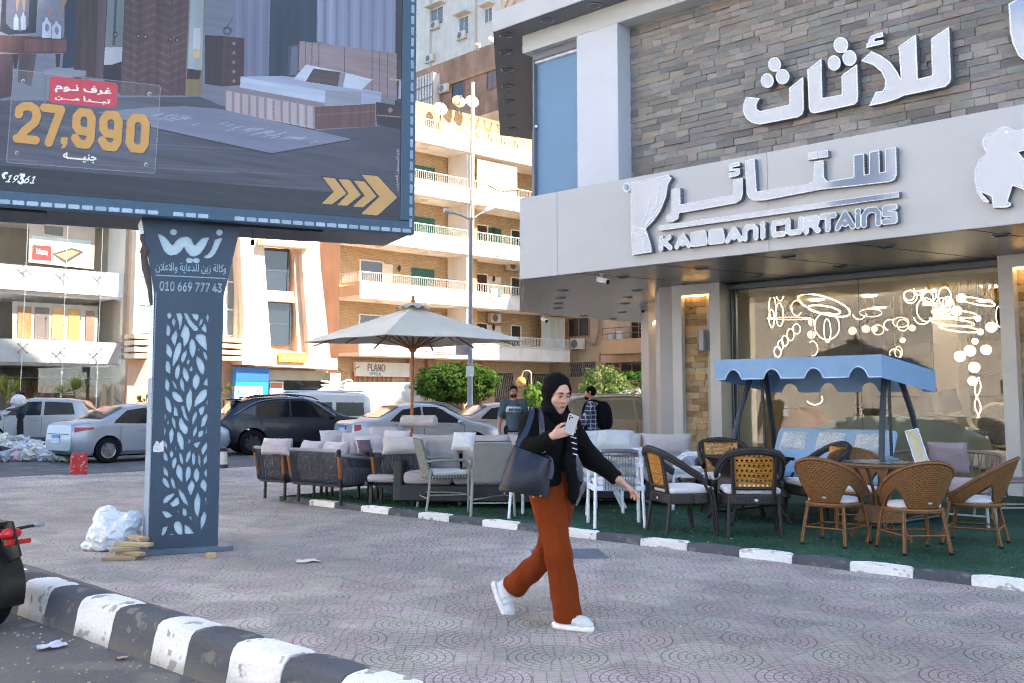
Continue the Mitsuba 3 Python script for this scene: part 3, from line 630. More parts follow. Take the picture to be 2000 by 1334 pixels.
part(room, 'wall_panel', xf(cat([box(s, s + 1.2,.5,2.8,-8,-7.95) for s in np.arange(-1, e1,1.7)]), MG), '#9c8463', 'satin', .15, False, kind='stuff')
GLOW = (1.0,.80,.50)
def glow(key, m, p=2.2, col=GLOW, name='lamp'):
    k = numbered(f'{key}__{name}'); scene[k] = {**mikit.ply(m, 'matte', smooth=False), 'emitter': {'type': 'area', 'radiance': {'type': 'rgb', 'value': [p * x for x in col]}}}
def zp6(x, y): return 1260 + x / 2.703,500 + y / 2.703
def loop(cx, cy, rx, ry, off, rot=0.0, tilt=0.0, a0=0.0, a1=2 * np.pi, n=26):
    c = gin(*zp6(cx, cy), off); e = gin(*zp6(cx + rx, cy), off); g = gin(*zp6(cx, cy - ry), off); u, v = e - c, np.array([0,0, np.linalg.norm(g - c)])
    t = np.linspace(a0, a1, n, endpoint=a1 - a0 < 6.2); x, y = np.cos(t), np.sin(t); x, y = x * math.cos(rot) - y * math.sin(rot), x * math.sin(rot) + y * math.cos(rot)
    return c + x[:, None] * u + y[:, None] * v + (y * tilt)[:, None] * WG.n
def hang_(k, x, y, off):
    q = gin(*zp6(x, y), off); part(k, 'cord', tube([q, [q[0], q[1],3.42]],.006,4), '#8a7446', 'metal', 0, True)
def lamp(lb, loops=(), balls=(), off=-1.5, p=.2, gold=(), r=.012):
    k = thing('pendant_lamp', lb, 'pendant lamp', 'lamps hanging in the display window')
    if loops: glow(k, cat([tube(loop(*l[:4], off - (.1 * i) % .6, *l[4:]), r, 6, len(l) < 7) for i, l in enumerate(loops)]), p, name='glowing_loops')
    for (x, y, rr) in balls:
        c = gin(*zp6(x, y), off); rad = np.linalg.norm(gin(*zp6(x + rr, y), off) - c); glow(k, mv(ball((0,0,0), rad, 9), c), p, name='globe'); part(k, 'collar', mv(lathe([(.01, rad * 1.2),(.02, rad),(rad * .5, rad * .88)],10), c), '#b58a3a', 'metal', .1,30)
    for (x, y0, y1) in gold: part(k, 'gold_tube', tube([gin(*zp6(x, y0), off), gin(*zp6(x, y1), off)],.03,8), '#b98a35', 'metal', .1, True)
    for q in [(l[0], l[1] - l[3]) for l in loops][:3] + [(b[0], b[1] - b[2]) for b in balls][:8]: hang_(k, *q, off)
    return k
lamp('cascade of upright glowing loops at the left of the display window', [(712,200,20,36),(672,270,18,62),(710,310,20,62),(668,330,14,48)], off=-1.0)
lamp('pair of large flat glowing rings one inside the other', [(945,262,108,50,0,.6),(945,285,74,20,0,.3)], off=-1.6, r=.018)
lamp('falling row of small glowing loops below the left cascade', [(800,385,20,26,.4),(768,415,18,32,.3),(738,448,16,28,.2),(716,470,15,26,.1),(700,505,18,28)], off=-1.3)
lamp('glowing crescent lamp left of the large rings', [(805,275,34,40,0,0,.6,4.8),(800,290,24,26,0,0,2.6,6.0)],[(880,350,17),(878,415,19)], off=-2.0)
lamp('large upright oval loop lamp under the flat rings', [(960,370,66,72),(962,395,18,62)], off=-2.4)
lamp('small golden crescent lamps hanging low above the swing canopy', [(885,488,26,38,0,0,-1.8,2.2),(895,755,42,30,0,0,-2.8,.5)], off=-1.9)
lamp('cluster of petal shaped glowing loops in the upper right of the window', [(1400,215,35,34),(1452,172,33,36),(1488,215,32,34),(1500,200,38,42),(1485,285,52,62,.6),(1395,205,28,30),(1462,320,44,40,0,0,3.2,6.2)], off=-1.4)
lamp('trio of glowing loops and globes right of the petal cluster', [(1582,215,34,50),(1572,262,38,40),(1600,260,30,46)],[(1605,245,21),(1668,222,26),(1645,290,28)], off=-1.2)
lamp('stack of flat glowing rings under the globes', [(1635,305,105,14,0,.5),(1620,350,98,13,0,.5),(1660,385,85,12,0,.5),(1752,240,64,13,0,.6)], off=-1.8, r=.016)
lamp('spiral of warm glowing globes hanging low at the right of the window', (),[(1828,375,30),(1800,495,29),(1715,500,31),(1662,530,30),(1738,588,30),(1728,660,25),(1757,330,17),(1770,400,18),(1742,450,18)], off=-.9, p=.2)
lamp('gold tubes with crystal drops at the upper right corner of the window', [(1868,320,15,55)],(),-1.0,.14,[(1790,105,205),(1805,150,230),(1833,125,235),(1500,95,180),(1850,175,240),(1580,100,150)])
lamp('frosted butterfly lamps hanging in the middle of the window', [(1350,350,42,26,.5),(1360,365,30,30,-.5),(1320,515,30,24,.7),(1338,508,20,30,-.4),(1190,300,60,20,.3),(1230,390,30,26)],[(1095,395,20),(1165,385,20),(1410,380,18),(1360,445,15),(1210,385,17)], off=-2.2, p=.1)
lamp('wide angular glowing bars behind the butterfly lamps', [(1130,285,40,50,.3,0,3.4,5.6),(760,330,120,6),(1300,365,40,30,.2,0,1., 4.)], off=-3.0)
k = thing('floor_lamp', 'twisted glowing floor lamp at the right of the display window', 'lamp')
glow(k, cat([tube([gin(*zp6(1756 + 16 * math.sin(t * 7 + ph),640 + 215 * t),-1.4) for t in np.linspace(0,1,30)],.013,6) for ph in (0,2.6)]),.15)
part(k, 'base', mv(cyl((0,0,0),.14,.04,16),[*gin(*zp6(1756,855),-1.4)[:2],.06]), '#151515', 'satin', 0,40)
for i in range(12):
    s, o = .6 + 1.1 * (i % 6),-2.0 - 2.6 * (i // 6); q = WG.p(s, 3.41, o); glow(room, cyl(q - [0,0,.02],.13,.015,14),3.2,(1,.88,.66), 'ceiling_light')  # glowing discs added under the ceiling to brighten the room
def loft(key, name, px0, px1, py0, off, zb, dep, c, bow=.5):
    a, b = WG.at(px0,800, off)[0], WG.at(px1,800, off)[0]; zt = WG.at((px0 + px1) / 2, py0, off)[1]
    def fn(u, v): s = a + (b - a) * u; return s, zb + (zt - zb) * np.sin(np.pi * np.clip(u, .0,1)) ** .25 * v, off + bow * (np.sin(np.pi * u) - 1) + .18 * v * np.sin(np.pi * u)
    m = grid(30,10, fn); m2_ = (m[0] * [1,1,1] - [0,0, dep], m[1][:, ::-1]); part(key, name, xf(cat([m, m2_]), MG), c, 'cloth', .1,40)
k = thing('showroom_sofa', 'pale green curved sofa seen from behind inside the display window', 'sofa'); loft(k, 'backrest', 1545,1925,812,-.9,.3,.25, '#7b8272'); part(k, 'base', xf(box(WG.at(1570,800,-1)[0], WG.at(1900,800,-1)[0],.08,.4,-1.9,-1.2), MG), '#8a8068', 'cloth', .1, False)
k = thing('showroom_armchair', 'orange leather tub armchair inside the window left of the swing pillows', 'armchair'); loft(k, 'backrest', 1510,1594,795,-1.6,.4,.5, '#9a4f24', .3); part(k, 'tag', mv(xf(box(-.06,.06,-.004,.004,-.07,.07), Mx(rz=-.8)), gin(1534,806,-1.3)), '#d9d2c4', 'matte', 0, False)
k = thing('showroom_armchair', 'cream armchair with an oval flower patterned back beside the right pier', 'armchair')
oc = gin(1950,830,-1.5); part(k, 'backrest', xf(lathe([(0,.05),(.3,.04),(.36,.0),(.34,-.04),(0,-.05)],24), Mx(oc, math.radians(-46), rx=math.pi / 2)), '#5f5a4e', 'cloth', 1.2,40); part(k, 'rim', xf(tube([(.35 * math.cos(a),.35 * math.sin(a),0) for a in np.linspace(0,2 * np.pi, 30, endpoint=False)],.03,6, True), Mx(oc, math.radians(-46), rx=math.pi / 2)), '#b9a67c', 'satin', .1, True); part(k, 'seat', mv(slab(.7,.7,.25,.06,.04),[oc[0] - .2, oc[1] - .2,.35]), '#c9bea6', 'cloth', .1,50)
for i, (x, y) in enumerate(((1512,765),(1610,768),(1565,772))):
    q = gin(*zp6(x, y),-2.2); solo('picture_frame', f'dark framed display card on the shelf in the window, {["leftmost", "rightmost", "the small middle one"][i]} of three', 'picture frame', mv(xf(cat([box(-.16,.16,-.02,0,-.2,.2), box(-.12,.12,-.025,-.021,-.16,.16)]), Mx(rz=-.7, ry=-.25)), q), '#3a3026' if i < 2 else '#6d6353', 'satin', .6, False)
k = thing('sideboard', 'low sideboard with a dark marble top under the display cards', 'sideboard'); q = WG.at(1850,810,-2.4); part(k, 'cabinet', xf(box(q[0] - 1.0, q[0] + .6,.06, q[1] - .04,-2.8,-2.2), MG), '#8f8468', 'satin', .2, False); part(k, 'top', xf(box(q[0] - 1.05, q[0] + .65, q[1] - .038, q[1],-2.85,-2.15), MG), '#4a4438', 'gloss', .4, False)
# ================================================================ the billboard
ARABIC = {
    'rooms': '195 -14 193 -5 202 -2 208 6 208 12 204 19 204 22 210 25 213 25 218 11 220 10 232 10 229 16 230 26 235 31 240 33 253 32 251 23 240 22 239 16 243 12 256 15 258 6 247 2 236 1 236 0 220 0 216 2 214 -3 207 -10 198 -14|237 42 238 48 240 49 246 48 247 42 245 40 241 39|130 19 132 26 139 25 141 24 140 14 144 10 148 9 177 9 180 10 181 13 171 12 165 16 164 26 168 34 174 38 181 38 184 37 189 32 191 27 191 11 188 4 176 -1 147 -1 139 1 132 6 130 10/176 29 174 22 180 21 182 22 181 27 179 29|173 47 173 51 177 54 183 51 183 47 180 44 176 44|39 -5 47 -4 52 -1 44 2 40 7 40 14 42 20 48 26 57 27 61 25 66 18 67 10 96 10 98 12 98 18 95 30 104 33 108 20 108 10 105 4 103 4 102 2 96 0 65 0 64 -4 58 -10 47 -14 40 -14/50 10 52 9 57 9 57 13 55 17 51 17|94 45 97 48 101 48 104 45 104 41 98 38 94 41|1 -10 1 1 6 9 12 12 24 12 23 18 20 20 16 20 13 16 10 16 4 19 7 25 13 29 18 30 25 29 26 27 28 27 31 24 34 16 34 8 32 2 15 3 12 0 11 -10 14 -20 13 -23 4 -24',
    'from': '316 40 317 46 319 47 324 46 325 40 323 38 320 37|184 3 187 11 200 10 202 11 202 16 198 24 196 25 195 29 202 34 204 34 204 32 208 28 213 13 216 10 282 10 284 12 286 23 295 22 295 12 297 10 311 10 313 12 313 18 310 29 318 32 320 31 323 20 322 7 317 2 310 0 296 0 290 4 286 1 282 0 215 0 210 3 202 0 192 0|305 40 306 46 311 47 314 44 314 40 309 37|283 -12 283 -8 287 -5 293 -8 293 -12 290 -15 286 -15|168 38 167 43 177 43 179 0 169 0 168 3|165 52 166 52 165 55 166 62 169 64 175 64 175 59 171 59 170 56 172 54 177 55 178 50 166 47|2 -2 3 11 5 16 8 16 14 13 12 8 12 1 16 -4 20 -5 31 -4 35 0 36 3 36 11 33 21 40 23 43 23 45 13 48 10 113 10 120 23 127 28 134 28 138 26 141 23 144 16 144 9 142 4 136 0 128 0 121 3 115 0 49 0 46 1 41 -9 39 -9 35 -13 26 -15 14 -14 9 -12 4 -7/128 18 125 11 127 10 134 10 135 11 135 15 133 18|19 31 20 37 22 38 28 37 29 31 27 29 23 28',
    'pound': '2 13 3 24 9 30 20 34 20 39 30 39 31 13 33 10 138 10 141 13 143 23 153 22 152 13 155 10 166 10 169 14 170 23 180 22 179 12 181 10 198 10 213 15 213 17 206 19 191 19 190 28 192 29 208 28 220 22 226 22 227 20 226 12 222 12 219 9 205 2 196 0 181 0 173 4 173 3 167 0 154 0 148 3 148 4 143 1 139 0 32 0 26 2 23 6 14 5 9 6/12 20 14 15 21 15 21 25 16 24|202 -12 202 -8 206 -5 212 -8 212 -12 209 -15 205 -15|169 33 169 37 173 40 179 37 179 33 176 30 172 30|147 -12 147 -8 151 -5 156 -8 156 -12 154 -15 149 -15|135 -8 139 -5 142 -6 144 -8 143 -14 141 -15 136 -14',
    'agency': '622 -14 621 -8 631 -6 636 -2 636 0 628 0 623 3 622 5 623 16 628 22 637 23 641 20 644 14 643 -2 641 -6 633 -12 627 -14/628 12 629 7 631 6 638 7 638 11 635 17 630 16|577 44 576 46 583 46 584 10 588 6 603 6 608 9 607 15 597 25 593 27 593 31 600 38 614 45 617 45 619 41 618 39 600 31 601 28 603 28 610 21 614 14 614 6 612 3 604 0 585 0 579 4 578 17 577 17|524 12 524 19 527 24 535 29 541 30 541 35 547 35 548 10 550 7 553 6 561 7 562 8 561 46 567 46 569 10 568 5 564 1 550 0 547 1 543 6 531 6 527 8/530 17 534 12 541 12 542 14 541 24 534 22|540 44 540 47 542 49 545 49 547 47 547 44 545 42 542 42|530 45 532 49 535 49 537 47 537 44 535 42 532 42|481 -14 480 -8 488 -5 495 4 495 11 491 20 497 23 501 14 501 2 498 -4 492 -10 484 -14|490 35 492 37 495 37 497 35 497 32 495 30 492 30 490 32|470 -11 470 -8 472 -6 475 -6 477 -8 477 -11 475 -13 472 -13|415 -3 415 5 417 12 419 13 423 11 421 0 422 -3 426 -7 430 -8 443 -7 447 -4 449 1 446 18 452 19 455 8 459 6 466 6 469 7 471 10 468 26 474 27 477 17 476 5 473 2 467 0 458 0 455 1 453 -6 447 -12 441 -14 427 -14 420 -11 417 -8|461 -11 461 -8 463 -6 466 -6 468 -8 468 -11 466 -13 463 -13|431 28 431 31 433 33 436 33 438 31 438 28 436 26 433 26|326 3 328 8 341 6 346 9 346 14 342 22 338 26 338 28 342 31 347 26 355 7 363 6 366 8 365 46 372 46 372 24 373 24 373 10 374 8 378 6 385 7 386 8 385 46 391 46 393 10 392 5 388 1 376 0 370 3 365 0 355 0 350 4 348 2 343 0 333 0|277 45 276 46 283 46 284 10 286 7 288 6 301 6 301 8 299 8 296 13 297 23 302 28 315 29 316 28 315 22 308 23 305 22 302 18 302 15 308 9 315 9 320 12 322 6 312 2 301 1 301 0 282 1 278 6|261 -11 261 -8 263 -6 266 -6 268 -8 268 -11 266 -13 263 -13|221 12 221 19 224 24 232 29 238 30 238 35 244 35 245 10 247 7 257 6 261 8 262 14 259 26 265 27 268 17 267 5 264 2 258 0 247 0 244 1 240 6 228 6 224 8/227 17 231 12 238 12 239 14 238 24 231 22|252 -11 252 -8 254 -6 257 -6 259 -8 259 -11 257 -13 254 -13|237 44 237 47 239 49 242 49 244 47 244 44 242 42 239 42|227 45 229 49 232 49 234 47 234 44 232 42 229 42|176 -14 175 -8 185 -6 190 -2 190 0 182 0 177 3 176 5 177 16 182 22 191 23 195 20 198 14 197 -2 195 -6 187 -12 181 -14/182 12 183 7 185 6 192 7 192 11 189 17 184 16|161 40 160 46 167 46 168 0 162 0 161 4|121 32 121 35 124 38 142 25 143 30 142 45 143 46 149 45 149 27 147 20 152 13 152 5 150 2 146 0 125 0 125 7 131 10 137 16 138 20/137 8 135 8 135 6 143 6 146 8 146 11 144 14 142 14|48 1 49 7 61 7 66 10 66 13 63 15 63 17 50 31 48 31 48 33 51 36 53 36 65 24 65 22 69 18 71 18 70 46 77 45 77 19 78 19 78 9 79 7 82 6 95 6 95 8 93 8 90 13 90 20 91 23 96 28 99 29 109 29 110 24 109 22 102 23 99 22 96 18 97 13 102 9 109 9 114 12 116 8 115 5 95 0 79 0 74 2 71 6 66 2 60 0 49 0|2 -4 2 4 4 11 6 12 10 10 8 -1 12 -7 18 -9 25 -9 32 -6 35 -2 36 4 34 13 31 18 38 20 42 9 42 0 38 -9 33 -13 27 -15 12 -14 6 -11|18 30 20 32 23 32 25 30 25 27 23 25 20 25 18 27',
    'tax': '540 -9 551 -4 555 1 556 11 552 20 555 22 558 22 562 13 562 2 560 -3 553 -10 546 -14 542 -14|476 -7 476 4 478 10 482 14 482 16 488 21 494 24 501 24 504 21 507 11 510 7 512 6 526 6 529 7 531 11 522 11 518 14 517 16 518 26 520 30 526 34 531 34 536 31 539 24 539 11 536 5 532 2 525 0 510 0 505 2 502 -1 496 -1 491 1 484 7 482 -4 486 -24 482 -25 480 -25 479 -22/523 20 526 17 533 17 532 25 529 28 525 27/489 14 490 10 495 6 500 5 502 6 501 13 498 18 491 16|529 45 531 47 534 47 536 45 536 42 534 40 531 40 529 42|519 45 521 47 524 47 526 45 526 42 524 40 521 40 519 42|447 40 446 46 453 46 454 0 448 0 447 4|230 -3 230 5 232 12 238 11 236 0 237 -3 241 -7 253 -8 258 -6 262 -2 263 2 262 46 268 46 269 12 272 7 276 6 281 6 285 9 288 20 294 19 293 8 297 6 312 7 325 12 325 15 321 17 306 18 305 23 306 24 318 24 332 17 337 17 338 11 335 11 335 9 336 7 340 6 349 7 351 11 352 19 358 18 357 8 360 6 365 6 368 8 370 19 376 19 375 8 378 6 383 6 387 9 386 23 387 24 392 24 393 12 396 7 404 6 408 7 411 12 411 17 413 20 418 19 417 10 419 7 429 6 432 8 431 46 437 46 438 42 439 10 438 5 434 1 431 0 419 0 414 3 411 1 407 0 397 0 391 4 385 0 376 0 372 3 370 1 367 0 358 0 354 3 348 0 337 0 332 2 327 7 322 4 309 0 295 0 290 3 283 0 273 0 269 2 267 -6 262 -11 255 -14 239 -13 233 -9|416 31 418 33 421 33 423 31 423 28 421 26 418 26 416 28|406 31 408 33 411 33 413 31 413 28 411 26 408 26 406 28|315 -10 315 -7 317 -5 320 -5 322 -7 322 -10 320 -12 317 -12|290 -8 292 -6 295 -6 297 -8 297 -11 295 -13 292 -13 290 -11|280 -8 282 -6 285 -6 287 -8 287 -11 285 -13 282 -13 280 -11|200 40 199 46 206 46 207 0 201 0 200 4|88 -10 89 -8 97 -5 104 4 104 11 100 18 100 20 103 22 107 21 112 7 118 6 121 7 124 11 125 18 127 19 131 18 130 9 131 7 135 6 141 13 141 15 151 23 156 25 164 25 167 24 172 18 171 7 174 6 184 7 185 8 184 46 190 46 192 10 191 5 187 1 172 0 164 2 156 -1 138 -1 130 1 126 4 124 1 121 0 113 0 109 2 108 -3 96 -13 90 -14/151 16 142 5 159 6 165 9 166 15 164 18 158 19|155 37 157 39 160 39 162 37 162 34 160 32 157 32 155 34|2 -3 2 5 5 13 10 11 8 0 12 -6 18 -8 29 -8 36 -6 40 -3 40 0 38 2 31 4 32 11 46 6 54 7 56 11 57 20 59 20 63 19 62 9 64 7 75 6 78 7 80 10 77 26 83 27 85 21 86 8 82 2 76 0 65 0 58 4 56 1 46 0 45 -7 35 -13 15 -14 6 -10|79 -8 81 -6 84 -6 86 -8 86 -11 84 -13 81 -13 79 -11|70 -11 70 -8 72 -6 75 -6 77 -8 77 -11 75 -13 72 -13|55 -8 57 -6 60 -6 62 -8 62 -11 60 -13 57 -13 55 -11|23 -25 23 -22 25 -20 28 -20 30 -22 30 -25 28 -27 25 -27|14 -25 14 -22 16 -20 19 -20 21 -22 21 -25 19 -27 16 -27',
}
def arabic(key):
    """Outline of a line of Arabic lettering, about 45 units tall, baseline at 0."""
    out = []
    for p in ARABIC[key].split('|'):
        rings = [np.array(r.split(), float).reshape(-1,2) for r in p.split('/')]
        out.append(Polygon(rings[0], rings[1:]))
    return unary_union([q.buffer(0.4) for q in out])
def latin(text, bold=True):
    m = meshkit.text_mesh(text, 1.0,0.01, bold)
    t = np.asarray(m.vertices)[:, :2]; f = np.asarray(m.faces)[np.abs(np.asarray(m.face_normals)[:, 2] - 1) < 0.01]
    return unary_union([Polygon(t[k]) for k in f]).buffer(0.004)
def fit(g, quad, lr=(0,1)):
    """Fit outline g into the quad (bottom left, bottom right, top right, top left), bilinear."""
    x0, y0, x1, y1 = g.bounds; q = np.array(quad, float)
    def f(x, y, z=None):
        u, v = (np.asarray(x) - x0) / (x1 - x0),(np.asarray(y) - y0) / (y1 - y0)
        P = (1 - u)[:, None] * (1 - v)[:, None] * q[0] + u[:, None] * (1 - v)[:, None] * q[1] + u[:, None] * v[:, None] * q[2] + (1 - u)[:, None] * v[:, None] * q[3]
        return P[:, 0], P[:, 1]
    from shapely.ops import transform
    return transform(f, g).buffer(0)
WB = Wall((-1.047,10.78),(0.908,0.418)); BZ0, BZ1, BS0 = 3.243,6.55,-5.35
bb = thing('billboard', 'large blue grey billboard on a wide pillar with cut-out leaves, showing a bedroom advertisement', 'billboard')
blue, bluel = '#41586d', '#b9d0da'
scene['bluepaint'] = two(bumped({'type': 'principled', 'base_color': STREAK, 'roughness': 0.5, 'specular': 0.45}, lambda p, n, uv: 0.0015 * fbm(p.x * 8, p.y * 8, p.z * 8,3),2e-3))
MB = WB.m()
sB = WB.at(782,430)[0]; zB = WB.at(782,430)[1]  # lower right corner of the poster
part(bb, 'frame', xf(cat([cbox(BS0,0, BZ0, zB - 0.004,-0.12,0,0.008), cbox(sB + 0.004,0, zB, BZ1,-0.12,0,0.008), cbox(BS0,0, BZ1 + 0.004, BZ1 + 0.2,-0.12,0,0.008)]), MB), blue, 'bluepaint', 0.25, False)
part(bb, 'body', xf(cat([box(BS0 + 0.02,-0.02, BZ0 + 0.012, BZ1 + 0.15,-1.02,-0.1)]), MB), '#2c3038', 'satin', 0.2, False, label='dark metal box of the board, open hatch underneath')
for a_, b_ in ((-2.2,-0.95),(-4.7,-3.6)): part(bb, 'hatch', xf(box(a_, b_, BZ0 - 0.012, BZ0 + 0.011,-0.9,-0.2), MB), '#23262c', 'satin', 0.2, False)
hook = WB.p(-1.62, BZ0,-0.5); part(bb, 'cable', cat([tube([hook, hook - [0,0,0.09]],0.004,5), tube([hook - [0,0,0.09], hook - [0,0,0.15]],0.018,6)]), '#101114', 'matte', 0)
slots = []
z = BZ0 + 0.035
for k in range(46):
    s = -0.09 - 0.117 * k
    if k in (16,17,21): continue
    slots.append((Polygon([(s - 0.04, z - 0.012),(s + 0.04, z - 0.012),(s + 0.04, z + 0.012),(s - 0.04, z + 0.012)]).buffer(0.008), '#9fb4c6'))
for k in range(26):
    zz = BZ0 + 0.12 + 0.125 * k; slots.append((Polygon([(-0.055, zz - 0.04),(-0.035, zz - 0.04),(-0.035, zz + 0.04),(-0.055, zz + 0.04)]).buffer(0.006), '#8ea6bb'))
fr = f'{bb}__frame'
for g, c in slots: part(fr, 'slot', xf(ext(g, 0.004,0.0005), MB), jit(c, 0.15), 'satin', 0.1, False)

# the printed poster: flat areas of ink in one plane, upper areas cut out of the ones below
ink = []
def printed(p, n, uv):
    k = dr.floor(uv.y); a = uv.y - k; s = p.x * .908 + p.y * .418; z = p.z + .06 * s
    floor_ = fbm(s * 1.6, z * 26,0,4); wood = fbm(s * 34 + 5, z * 1.9,3,4); drape = fbm(s * 15, z * .8,7,3); broad = fbm(s * .8, z * 1.1,9,3)
    f = dr.select(k < .5, floor_, dr.select(k < 1.5, wood, drape)) - .5
    return unpack(uv) * dr.clip(1 + a * (1.5 * f + 1.1 * (broad - .5)),.3,1.9)
scene['print'] = two({'type': 'principled', 'base_color': proc(printed), 'roughness': .38, 'specular': .5})
def W2(pts, sc=1.0, ox=0.0, oy=0.0): return Polygon([WB.at(ox + x / sc, oy + y / sc, -0.02) for x, y in pts]).buffer(0)
def I(pts, c, sc=1.0, ox=0.0, oy=0.0):
    g, c = (pts if hasattr(pts, 'bounds') else W2(pts, sc, ox, oy)), lin(c) * [1.05,1.0,.88]
    r_, b_ = c[0] / (c[2] + 1e-6), c.mean()
    keep = r_ > 2.6 or b_ > .55  # gold, red and white lettering keep their full ink
    b0 = g.bounds if not g.is_empty else (0,0,0,0); tall = b0[3] - b0[1] > 1.2 * (b0[2] - b0[0])
    v = 0.0 if keep else (1 if r_ > 1.3 else 0 if not tall else 2) + (.55 if b_ < .2 else .25)
    ink.append((g, np.append(c if keep else c ** 1.1 * (.68 + .34 * float(np.clip((b_ - .18) / .25,0,1))), v)))
def IA(pts, c): I(pts, c, 3.51)
def IB(pts, c): I(pts, c, 2.78,400)
full = sbox(BS0, zB, sB, BZ1)
I(full, '#7e84a0')
def IR(pts, c, n, c2, sc, ox=0.0):  # banded area: quad split in n strips of two tones
    q = [np.array(p, float) for p in pts]
    for k in range(n):
        a, b = k / n, (k + 1) / n
        I([q[0] + (q[1] - q[0]) * a, q[0] + (q[1] - q[0]) * b, q[3] + (q[2] - q[3]) * b, q[3] + (q[2] - q[3]) * a], lin(c) * (1 - (k % 2) * 0.5) + lin(c2) * (k % 2) * 0.5 if k % 4 else hexmix(c, c2,0.8), sc, ox)
IR([(461,-330),(535,-310),(528,170),(461,165)], '#757da0', 12, '#858db0', 1)
I([(535,-310),(621,-300),(618,180),(524,180)], '#33435f')
IR([(621,-300),(776,-300),(771,120),(620,80)], '#7d87ac', 26, '#939cc0', 1)
I([(776,-300),(800,-300),(800,240),(771,230)], '#363f52')
I([(-420,-200),(-400,300),(-40,196),(150,196),(230,190),(390,189),(430,205),(480,215),(615,255),(745,246),(800,250),(800,460),(-420,460)], '#575c72')
for k in range(26):  # boards and wear of the printed floor
    y = 215 + 6.5 * k; x0 = rng.uniform(-60,500); L = rng.uniform(120,380)
    I([(x0, y),(x0 + L, y + L * 0.055),(x0 + L, y + L * 0.055 + 2.5),(x0, y + 2.2)], hexmix('#575c72', '#6a7088' if rng.random() < 0.5 else '#4c5166', rng.uniform(0.3,1)))
IA([(445,-300),(545,-300),(515,460),(425,470),(440,300)], '#34425c')
IA([(545,-300),(745,-300),(705,540),(500,545)], '#4d3d45')
IA([(590,-300),(600,-300),(570,540),(560,540)], '#564650')
IA([(680,-300),(745,-300),(705,540),(655,540)], '#6a5a66')
IA([(745,-300),(862,-300),(825,650),(705,545)], '#382f38')
IA([(752,-300),(862,-300),(838,330),(720,325)], '#7b8793')
IA([(800,-300),(815,-300),(790,310),(770,310)], '#4d5764')
IA([(720,325),(842,322),(836,420),(760,445),(712,445)], '#a4abc3')
IA([(868,-300),(1308,-300),(1270,655),(825,655)], '#665059')
for k in range(4):  # chevron veneer of the wardrobe doors
    xa, xb = 868 + 110 * k, 868 + 110 * (k + 1)
    for j in range(30):
        y = -290 + 30 * j + (4 if k % 2 else 0); sl = 46 if k % 2 == 0 else -46; sh = -(y + 300) * 0.043
        if y + abs(sl) < 640: IA([(xa + sh + 2, y),(xb + sh - 2, y + sl),(xb + sh - 2, y + sl + 9),(xa + sh + 2, y + 9)], hexmix('#665059', '#83707a' if (j + k) % 2 else '#57434b', 0.55))
    IA([(xa - 1.5,-300),(xa + 1.5,-300),(xa - 40,655),(xa - 43,655)], '#4a3a42')
for x, y in ((950,247),(998,252),(1168,270),(1215,274),(792,237),(1340,288),(248,315),(388,316)):
    IA(circ((x, y),(16,19)), '#2f2a30'); IA(circ((x, y),(8,10)), '#8d8795')
IA([(1312,-300),(1415,-300),(1385,655),(1272,655)], '#8f8468')
IA([(1318,-300),(1405,-300),(1385,480),(1285,470)], '#93a5b1')
IA([(1330,190),(1375,195),(1370,340),(1322,335)], '#aab4c4'); IA([(1330,345),(1372,350),(1366,400),(1326,396)], '#b8a77a')
IA([(1285,470),(1380,485),(1368,545),(1280,540)], '#43353c')
# dressing table, stool, mirror, vases
IA([(0,370),(90,370),(85,660),(-60,690),(-60,370)], '#584750'); IA([(130,370),(250,370),(215,590),(120,560)], '#5f505a')
IA([(-420,230),(150,245),(460,262),(455,365),(140,368),(-420,330)], '#5c4449'); IA([(168,268),(458,272),(452,355),(165,355)], '#75585a')
IA([(85,370),(130,370),(115,470),(95,470)], '#3f3138'); IA([(380,370),(415,370),(408,460),(385,460)], '#43343a')
IA([(30,-300),(275,-300),(245,225),(60,240),(0,215)], '#31374a'); IA([(48,-300),(210,-300),(195,180),(150,212),(80,200),(40,160)], '#66708a')
for cx, cy, w, h in ((110,150,34,55),(160,145,34,60),(320,190,62,70),(387,205,62,60)):
    IA([(cx - w / 2, cy + h),(cx + w / 2, cy + h),(cx + w / 2, cy - h * .4),(cx + w * .16, cy - h * .75),(cx + w * .14, cy - h),(cx - w * .14, cy - h),(cx - w * .16, cy - h * .75),(cx - w / 2, cy - h * .4)], '#a9b4cf' if cx > 200 else '#8fa3ba')
for cx, cy in ((322,185),(390,205)): IA(circ((cx, cy + 5),(14,28)), '#7f86a4')
for x0, y0, x1, y1 in ((335,115,350,55),(395,140,450,-20),(115,80,125,-40),(165,75,160,-30),(405,120,470,-60)):
    IA([(x0 - 4, y0),(x0 + 4, y0),(x1 + 16, y1),(x1 - 16, y1)], '#9a8a80')
IA([(300,480),(400,463),(590,485),(592,522),(480,528),(300,505)], '#8b90a8'); IA([(305,520),(325,520),(315,700),(300,700)], '#7b7f96'); IA([(560,525),(580,525),(575,600),(560,600)], '#7b7f96')
